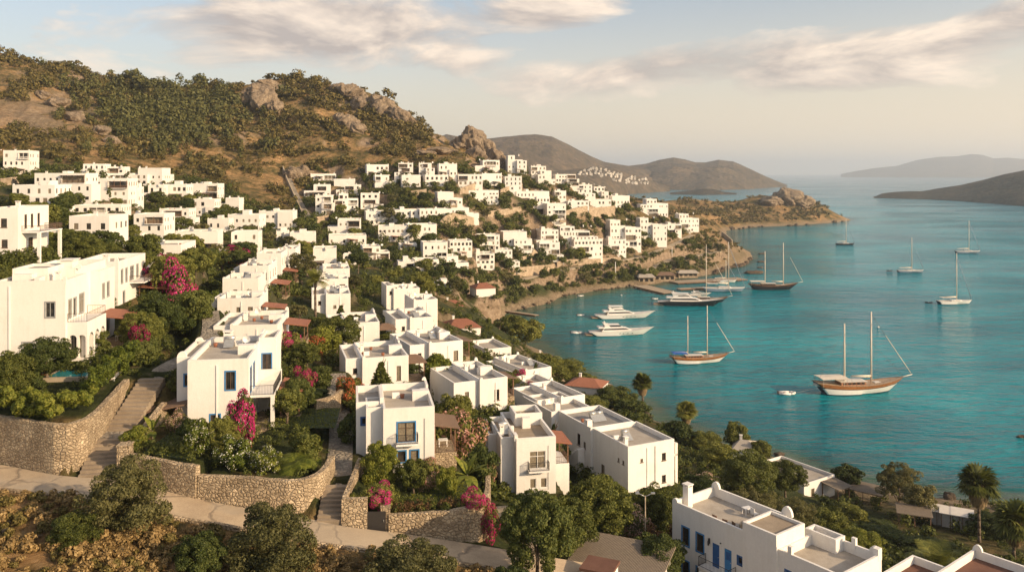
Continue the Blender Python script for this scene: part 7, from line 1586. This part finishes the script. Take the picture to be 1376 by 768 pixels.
def dinghy(label, pl, pr, py, yaw, c='hullwhite'):
    r, L, D = put('dinghy', label, pl, pr, py, yaw, 'dinghy'); w = L * .24; b = MB(); pts = [(-L / 2, -w, .3), (L * .2, -w, .3), (L * .4, -w * .6, .38), (L / 2, 0, .45), (L * .4, w * .6, .38), (L * .2, w, .3), (-L / 2, w, .3)]
    for p, q in zip(pts, pts[1:]): b.bar(p, q, L * .065, 8)
    b.obj('tube', M[c], r); bx_(-L * .47, L * .36, -w * .9, w * .9, .1, .16).obj('floor', M['deck'], r); bx_(-L * .1, L * .02, -w * .85, w * .85, .4, .48).obj('thwart', M['deckpale'], r)
    bx_(-L * .56, -L * .48, -.15, .15, .1, .85).obj('outboard_motor', M['iron'], r); return r
dinghy('white dinghy trailing behind the nearest gulet', 1046, 1068, 529, -4); dinghy('small white dinghy left of the nearest motor yacht', 767, 782, 447.5, -3); dinghy('tiny white dinghy left of the second motor yacht', 775, 785, 424, 4)
dinghy('dark dinghy behind the nearest anchored sailboat', 1244, 1253, 407, -5, 'hulldark'); dinghy('dark dinghy left of the middle anchored sailboat', 1192, 1199, 364, -5, 'hulldark'); dinghy('white dinghy by the shore end of the marina quay', 853, 862, 387, 10); dinghy('white dinghy just behind the black yacht stern', 876, 884, 402, 0); dinghy('white skiff pulled close to the beach', 776, 784, 398, 0)
rb = MB(); A_ = Vector((P_(1092, 238), 238, 1.2)); B_ = Vector((P_(1070, 237), 237, .4)); rb.bar(A_, B_, .04, 4); tag(rb.obj('tow_rope', M['cloth']), 'pale rope between the nearest gulet and its dinghy', 'rope')
for px, py, lab in ((835, 397, 'small white mooring buoy in the inner bay'), (1180, 440, 'small white mooring buoy in open water above the nearest gulet')):
    D = CZ * F / (py - HY); r = inst('mooring_buoy', rock_mesh('mooring_buoy', 5, 2, 'hullwhite', .02), (P_(px, D), D, .2), .55, 0); tag(r, lab, 'buoy')
# ------------------------------------------------------------------ jetties, quay, shacks
def deckthing(name, label, A_, B_, w, z=.8, mt='palewood', posts=True, cat='jetty'):
    A_ = Vector((*A_, 0)); B_ = Vector((*B_, 0)); L = (B_ - A_).length; a = math.atan2(B_.y - A_.y, B_.x - A_.x); c = (A_ + B_) / 2; r = empty(name, (c.x, c.y, z), a); tag(r, label, cat)
    b = MB(); n = max(3, int(L / 1.2))
    for k in range(n): b.box(-L / 2 + k * L / n, -L / 2 + (k + 1) * L / n - .06, -w / 2, w / 2, -.14, .0 + (.01 if k % 3 == 0 else 0))
    b.obj('deck', M[mt], r); b = MB(); b.box(-L / 2, L / 2, -w / 2 - .1, -w / 2, -.4, .05); b.box(-L / 2, L / 2, w / 2, w / 2 + .1, -.4, .05); b.obj('edge_beam', M['wood'], r)
    for k in range(max(2, int(L / 5))):
        for sg in (-1, 1): b = MB(); x_ = -L / 2 + .5 + k * (L - 1) / max(1, int(L / 5) - 1); b.bar((x_, sg * (w / 2 - .2), -3), (x_, sg * (w / 2 - .2), -.14), .16, 6); b.obj('pile', M['wood'], r)
    return r
W0 = lambda px, py: (P_(px, CZ * F / (py - HY)), CZ * F / (py - HY))
deckthing('wooden_jetty', 'narrow wooden jetty reaching into the bay from the beach', W0(670, 418), W0(722, 425.5), 2.6)
deckthing('stone_pier', 'small stone pier among rocks above the first fan palm', W0(798, 522), W0(819, 519), 3.2, .9, 'tanwall', cat='pier')
deckthing('timber_quay', 'wide timber quay in front of the marina pavilion', W0(860, 386), W0(902, 396), 9.0, 1.1)
deckthing('marina_pontoon', 'long timber pontoon along the marina under the headland', W0(905, 381), W0(998, 376), 10.0, 1.0)
deckthing('marina_pontoon', 'short marina pontoon beside the berthed white yachts', W0(912, 390), W0(955, 388), 5.0, .9)
c = gp(882, 377, 440, 560)
def pavil(px, py, w, d, h, lab, mt='tile', nm='quay_pavilion'):
    D = CZ * F / (py - HY) + 1; x = P_(px, D); r = empty(nm, (x, D, 1.1), .05); tag(r, lab, 'pavilion')
    b = MB(); b.box(-w / 2, w / 2, 0, d, -1, h); b.obj('wall', M['white' if nm != 'quay_pavilion' else 'tanwall'], r); b = MB(); e = .6
    b.poly([(-w / 2 - e, -e - 1.2, h - .1), (w / 2 + e, -e - 1.2, h - .1), (w * .4, d / 2, h + 1.5), (-w * .4, d / 2, h + 1.5)]); b.poly([(w / 2 + e, -e - 1.2, h - .1), (w / 2 + e, d + e, h), (w * .4, d / 2, h + 1.5)]); b.poly([(-w / 2 - e, -e - 1.2, h - .1), (-w * .4, d / 2, h + 1.5), (-w / 2 - e, d + e, h)]); b.poly([(w / 2 + e, d + e, h), (-w / 2 - e, d + e, h), (-w * .4, d / 2, h + 1.5), (w * .4, d / 2, h + 1.5)]); b.obj('roof', M[mt], r)
    for k in range(int(w / 3)): q = MB(); q.box(-w / 2 + .6 + k * 3, -w / 2 + 2.4 + k * 3, -.05, -.01, .4, h - .9); q.obj('opening', M['dark'], r)
pavil(869, 382, 9, 7, 3.0, 'low pavilion with pale hipped roof at the shore end of the quay', 'roof'); pavil(890, 379, 15, 6, 3.0, 'long arcaded quay building with brown roof', 'shingle'); pavil(925, 374, 12, 4, 2.2, 'low stone kiosk behind the marina pontoon', 'roof')
for px, py, w, d, h, yw_, mt, lab in ((1228, 700, 5.0, 3.4, 2.3, -22, 'reed', 'reed-roofed beach shack, left of the white-roofed ones'), (1259, 699, 2.8, 2.4, 2.6, -28, 'deckpale', 'small white-roofed beach shack, leftmost of three'), (1277, 702, 2.8, 2.4, 2.6, -28, 'deckpale', 'white-roofed beach shack in the middle'), (1293, 706, 3.0, 2.6, 2.6, -28, 'deckpale', 'white-roofed beach shack nearest the tall fan palm'), (1163, 666, 6.5, 4.0, 2.2, -38, 'reed', 'dark reed-roofed shelter beside the pale terrace on the shore')):
    D = CZ * F / (py - HY) * .955; D = ray(px, py + 6, None, 90, 175) or D; x = P_(px, D); shed('beach_shack', lab, 'shack', x, D, zt(x, D) + .1, w, d, h, yw_, mt, .3, True, 'white' if mt == 'deckpale' else None)
shed('garden_shed', 'grey plank-roofed shed at the bottom edge right of centre', 'shed', P_(832, 76), 76, 24.3, 8.4, 7.0, 3.6, -24, 'reed', .7, False, 'white')
b = MB(); b.box(-1.3, 1.3, -1.2, 1.2, -3, 3.0); b.box(-1.4, 1.4, -1.3, 1.3, 3.0, 3.25); o = empty('garden_hut', (P_(806, 71.5), 71.5, 26.6), -.4); tag(o, 'small white hut with red coping beside the grey shed', 'hut'); b = bx_(-1.3, 1.3, -1.2, 1.2, -3, 3.0); b.obj('wall', M['white'], o); bx_(-1.45, 1.45, -1.35, 1.35, 3.0, 3.25).obj('coping', M['roofred'], o)
# street lamp
x, D = P_(867, 84), 84; r = empty('street_lamp', (x, D, zt(x, D)), 0); tag(r, 'tall pale street lamp with two small heads right of the dark trees', 'street lamp')
hh = 30.9 - zt(x, D) if zt(x, D) < 27 else 6; b = MB(); b.bar((0, 0, -.3), (0, 0, hh), .09, 8, r2=.06); b.obj('pole', M['palewood'], r)
for sg in (-1, 1): b = MB(); b.bar((0, 0, hh - .1), (sg * .7, 0, hh + .25), .04, 6); b.obj('arm', M['metal'], r); b = MB(); b.box(min(sg * .6, sg * 1.0), max(sg * .6, sg * 1.0), -.12, .12, hh + .2, hh + .32); b.obj('lamp_head', M['metal'], r)
x, D = P_(780, 420), 450; 
for px, py, h_, lab in ((827, 375, 9, 'white pole standing on the beach bank'), (903, 345, 6, 'pale post with flat canopy on the headland path')):
    q = gp(px, py, 380); b = MB(); b.bar(q + Vector((0, 0, -.3)), q + Vector((0, 0, h_)), .22, 8, r2=.18); tag(b.obj('post', M['hullwhite']), lab, 'post')
# pool, lounger, terrace furniture
r = empty('swimming_pool', (P_(113, 92), 92, ZL + .5), .1); tag(r, 'small blue swimming pool behind the long hedge at left', 'pool'); b = MB(); b.box(-3.6, 3.6, -1.9, 1.9, -1, .30); b.obj('coping', M['path'], r); b = MB(); b.poly([(-3.2, -1.5, .32), (3.2, -1.5, .32), (3.2, 1.5, .32), (-3.2, 1.5, .32)]); b.obj('pool_water', simple('pool_water', (.02, .22, .26), .08, var=.1), r)
def lounger(x, y, z, rz, lab):
    r = empty('sun_lounger', (x, y, z), rz); tag(r, lab, 'sun lounger'); b = MB(); b.box(-.35, .35, -1.0, .3, .3, .38); b.obj('seat', M['hullwhite'], r); b = MB(); b.poly([(-.35, .3, .38), (.35, .3, .38), (.35, .95, .95), (-.35, .95, .95)]); b.poly([(-.35, .3, .30), (.35, .3, .30), (.35, .98, .90), (-.35, .98, .90)]); b.obj('backrest', M['hullwhite'], r)
    for a in (-.3, .3):
        for c_ in (-.9, .2): b = MB(); b.box(a - .03, a + .03, c_ - .03, c_ + .03, 0, .3); b.obj('leg', M['metal'], r)
lounger(P_(150, 90), 90, ZL + .45, -.9, 'white sun lounger beside the small pool')
def chair(x, y, z, rz, lab, dark=True, tp='terrace_chair'):
    r = empty(tp, (x, y, z), rz); tag(r, lab, 'chair', 'chairs on the roof terrace'); mt = M['wood' if dark else 'hullwhite']; bx_(-.28, .28, -.28, .28, .40, .46).obj('seat', mt, r); bx_(-.28, .28, .24, .30, .46, 1.0).obj('backrest', mt, r)
    for a in (-.24, .24):
        for c_ in (-.24, .24): bx_(a - .03, a + .03, c_ - .03, c_ + .03, 0, .40).obj('leg', mt, r)
def onBD(u, v): a = BD.sp['yaw']; return BD.sp['x'] + math.cos(a) * u - math.sin(a) * v, BD.sp['y'] + math.sin(a) * u + math.cos(a) * v
zr = BD.sp['z'] + BD.h - .95
for k, (u, v, rz) in enumerate(((5.0, .8, 0), (6.2, .8, .2), (7.2, 1.0, -.3))): x, y = onBD(u, v); chair(x, y, zr, BD.sp['yaw'] + rz + 3.1, ['dark chair nearest the chimney on the blue-door villa roof', 'middle dark chair on the blue-door villa roof', 'dark chair farthest from the chimney on blue-door villa roof'][k])
x, y = onBD(8.1, 1.2); r = empty('wicker_armchair', (x, y, zr), 1); tag(r, 'rounded brown wicker armchair in the roof corner of the blue-door villa', 'armchair'); b = MB(); b.box(-.4, .4, -.4, .4, .1, .5); b.obj('seat', M['palewood'], r); b = MB(); b.box(-.45, .45, .3, .45, .3, 1.1); b.box(-.45, -.33, -.4, .3, .3, .8); b.box(.33, .45, -.4, .3, .3, .8); b.obj('backrest', M['palewood'], r)
x, y = onBD(5.3, 5.2); r = empty('garden_table', (x, y, zr), .4); tag(r, 'small white table on the blue-door villa roof terrace', 'table'); bx_(-.45, .45, -.35, .35, .66, .72).obj('tabletop', M['hullwhite'], r)
for a in (-.38, .38):
    for c_ in (-.28, .28): bx_(a - .03, a + .03, c_ - .03, c_ + .03, 0, .66).obj('leg', M['hullwhite'], r)
x, y = onBD(6.2, 5.2); chair(x, y, zr, 2, 'white chair by the small table on the roof terrace', False)
# tiny village on the far headland
g = random.Random(9); cells = []
fm_ = MB(); fm_.box(-6, 6, -5, 5, -4, 6); fm_.box(-1, 5.5, -4.4, 5.01, 6, 9); FV = fm_.mesh('distant_house', M['distantwhite'])
dg = bpy.context.evaluated_depsgraph_get(); hits = 0; hill_objs = [o for o in COL.objects if o.name in ('far_spur', 'far_hill', 'far_headland')]
from mathutils.bvhtree import BVHTree
BV = [BVHTree.FromPolygons([v.co for v in o.data.vertices], [p.vertices[:] for p in o.data.polygons]) for o in hill_objs]
def fray(px, py):
    d = Vector(((px - HX) / F, 1, -(py - HY) / F)).normalized(); best = None
    for b in BV:
        h_ = b.ray_cast(Vector((0, 0, CZ)), d)
        if h_[0] is not None and (best is None or h_[3] < best[1]): best = (h_[0], h_[3])
    return best[0] if best else None
for _ in range(3000):
    if hits >= 62: break
    px = g.uniform(776, 872); top_ = np.interp(px, [776, 800, 815, 840, 872], [231, 226, 227, 236, 242]); bot_ = np.interp(px, [776, 800, 815, 840, 872], [236, 236, 241, 247, 247]); py = g.uniform(top_, bot_)
    p = fray(px, py)
    if p is None or p.z < 3 or any((p - q).length < 15 for q in cells): continue
    cells.append(p); o = mobj('distant_house', FV, None, (p.x, p.y, p.z), g.uniform(-.3, .6)); k_ = g.uniform(.45, .8); o.scale = (k_, k_, k_ * g.uniform(.8, 1.1)); hits += 1
    tag(o, 'tiny white house of the distant village across the bay', 'house', 'white houses of the distant village')
# bits of rubble, pale stones below the road
g = random.Random(4)
for k in range(16):
    x = g.uniform(-42, -12); y = g.uniform(62, 68.5); s = g.uniform(.12, .38); o = inst('pale_stone', RK[k % 4], (x, y, zt(x, y) + s * .4), (s, s * .8, s * .5), g.uniform(0, 6)); tag(o, 'pale loose stone on the scrubby bank below the road', 'stone', 'loose stones below the road')
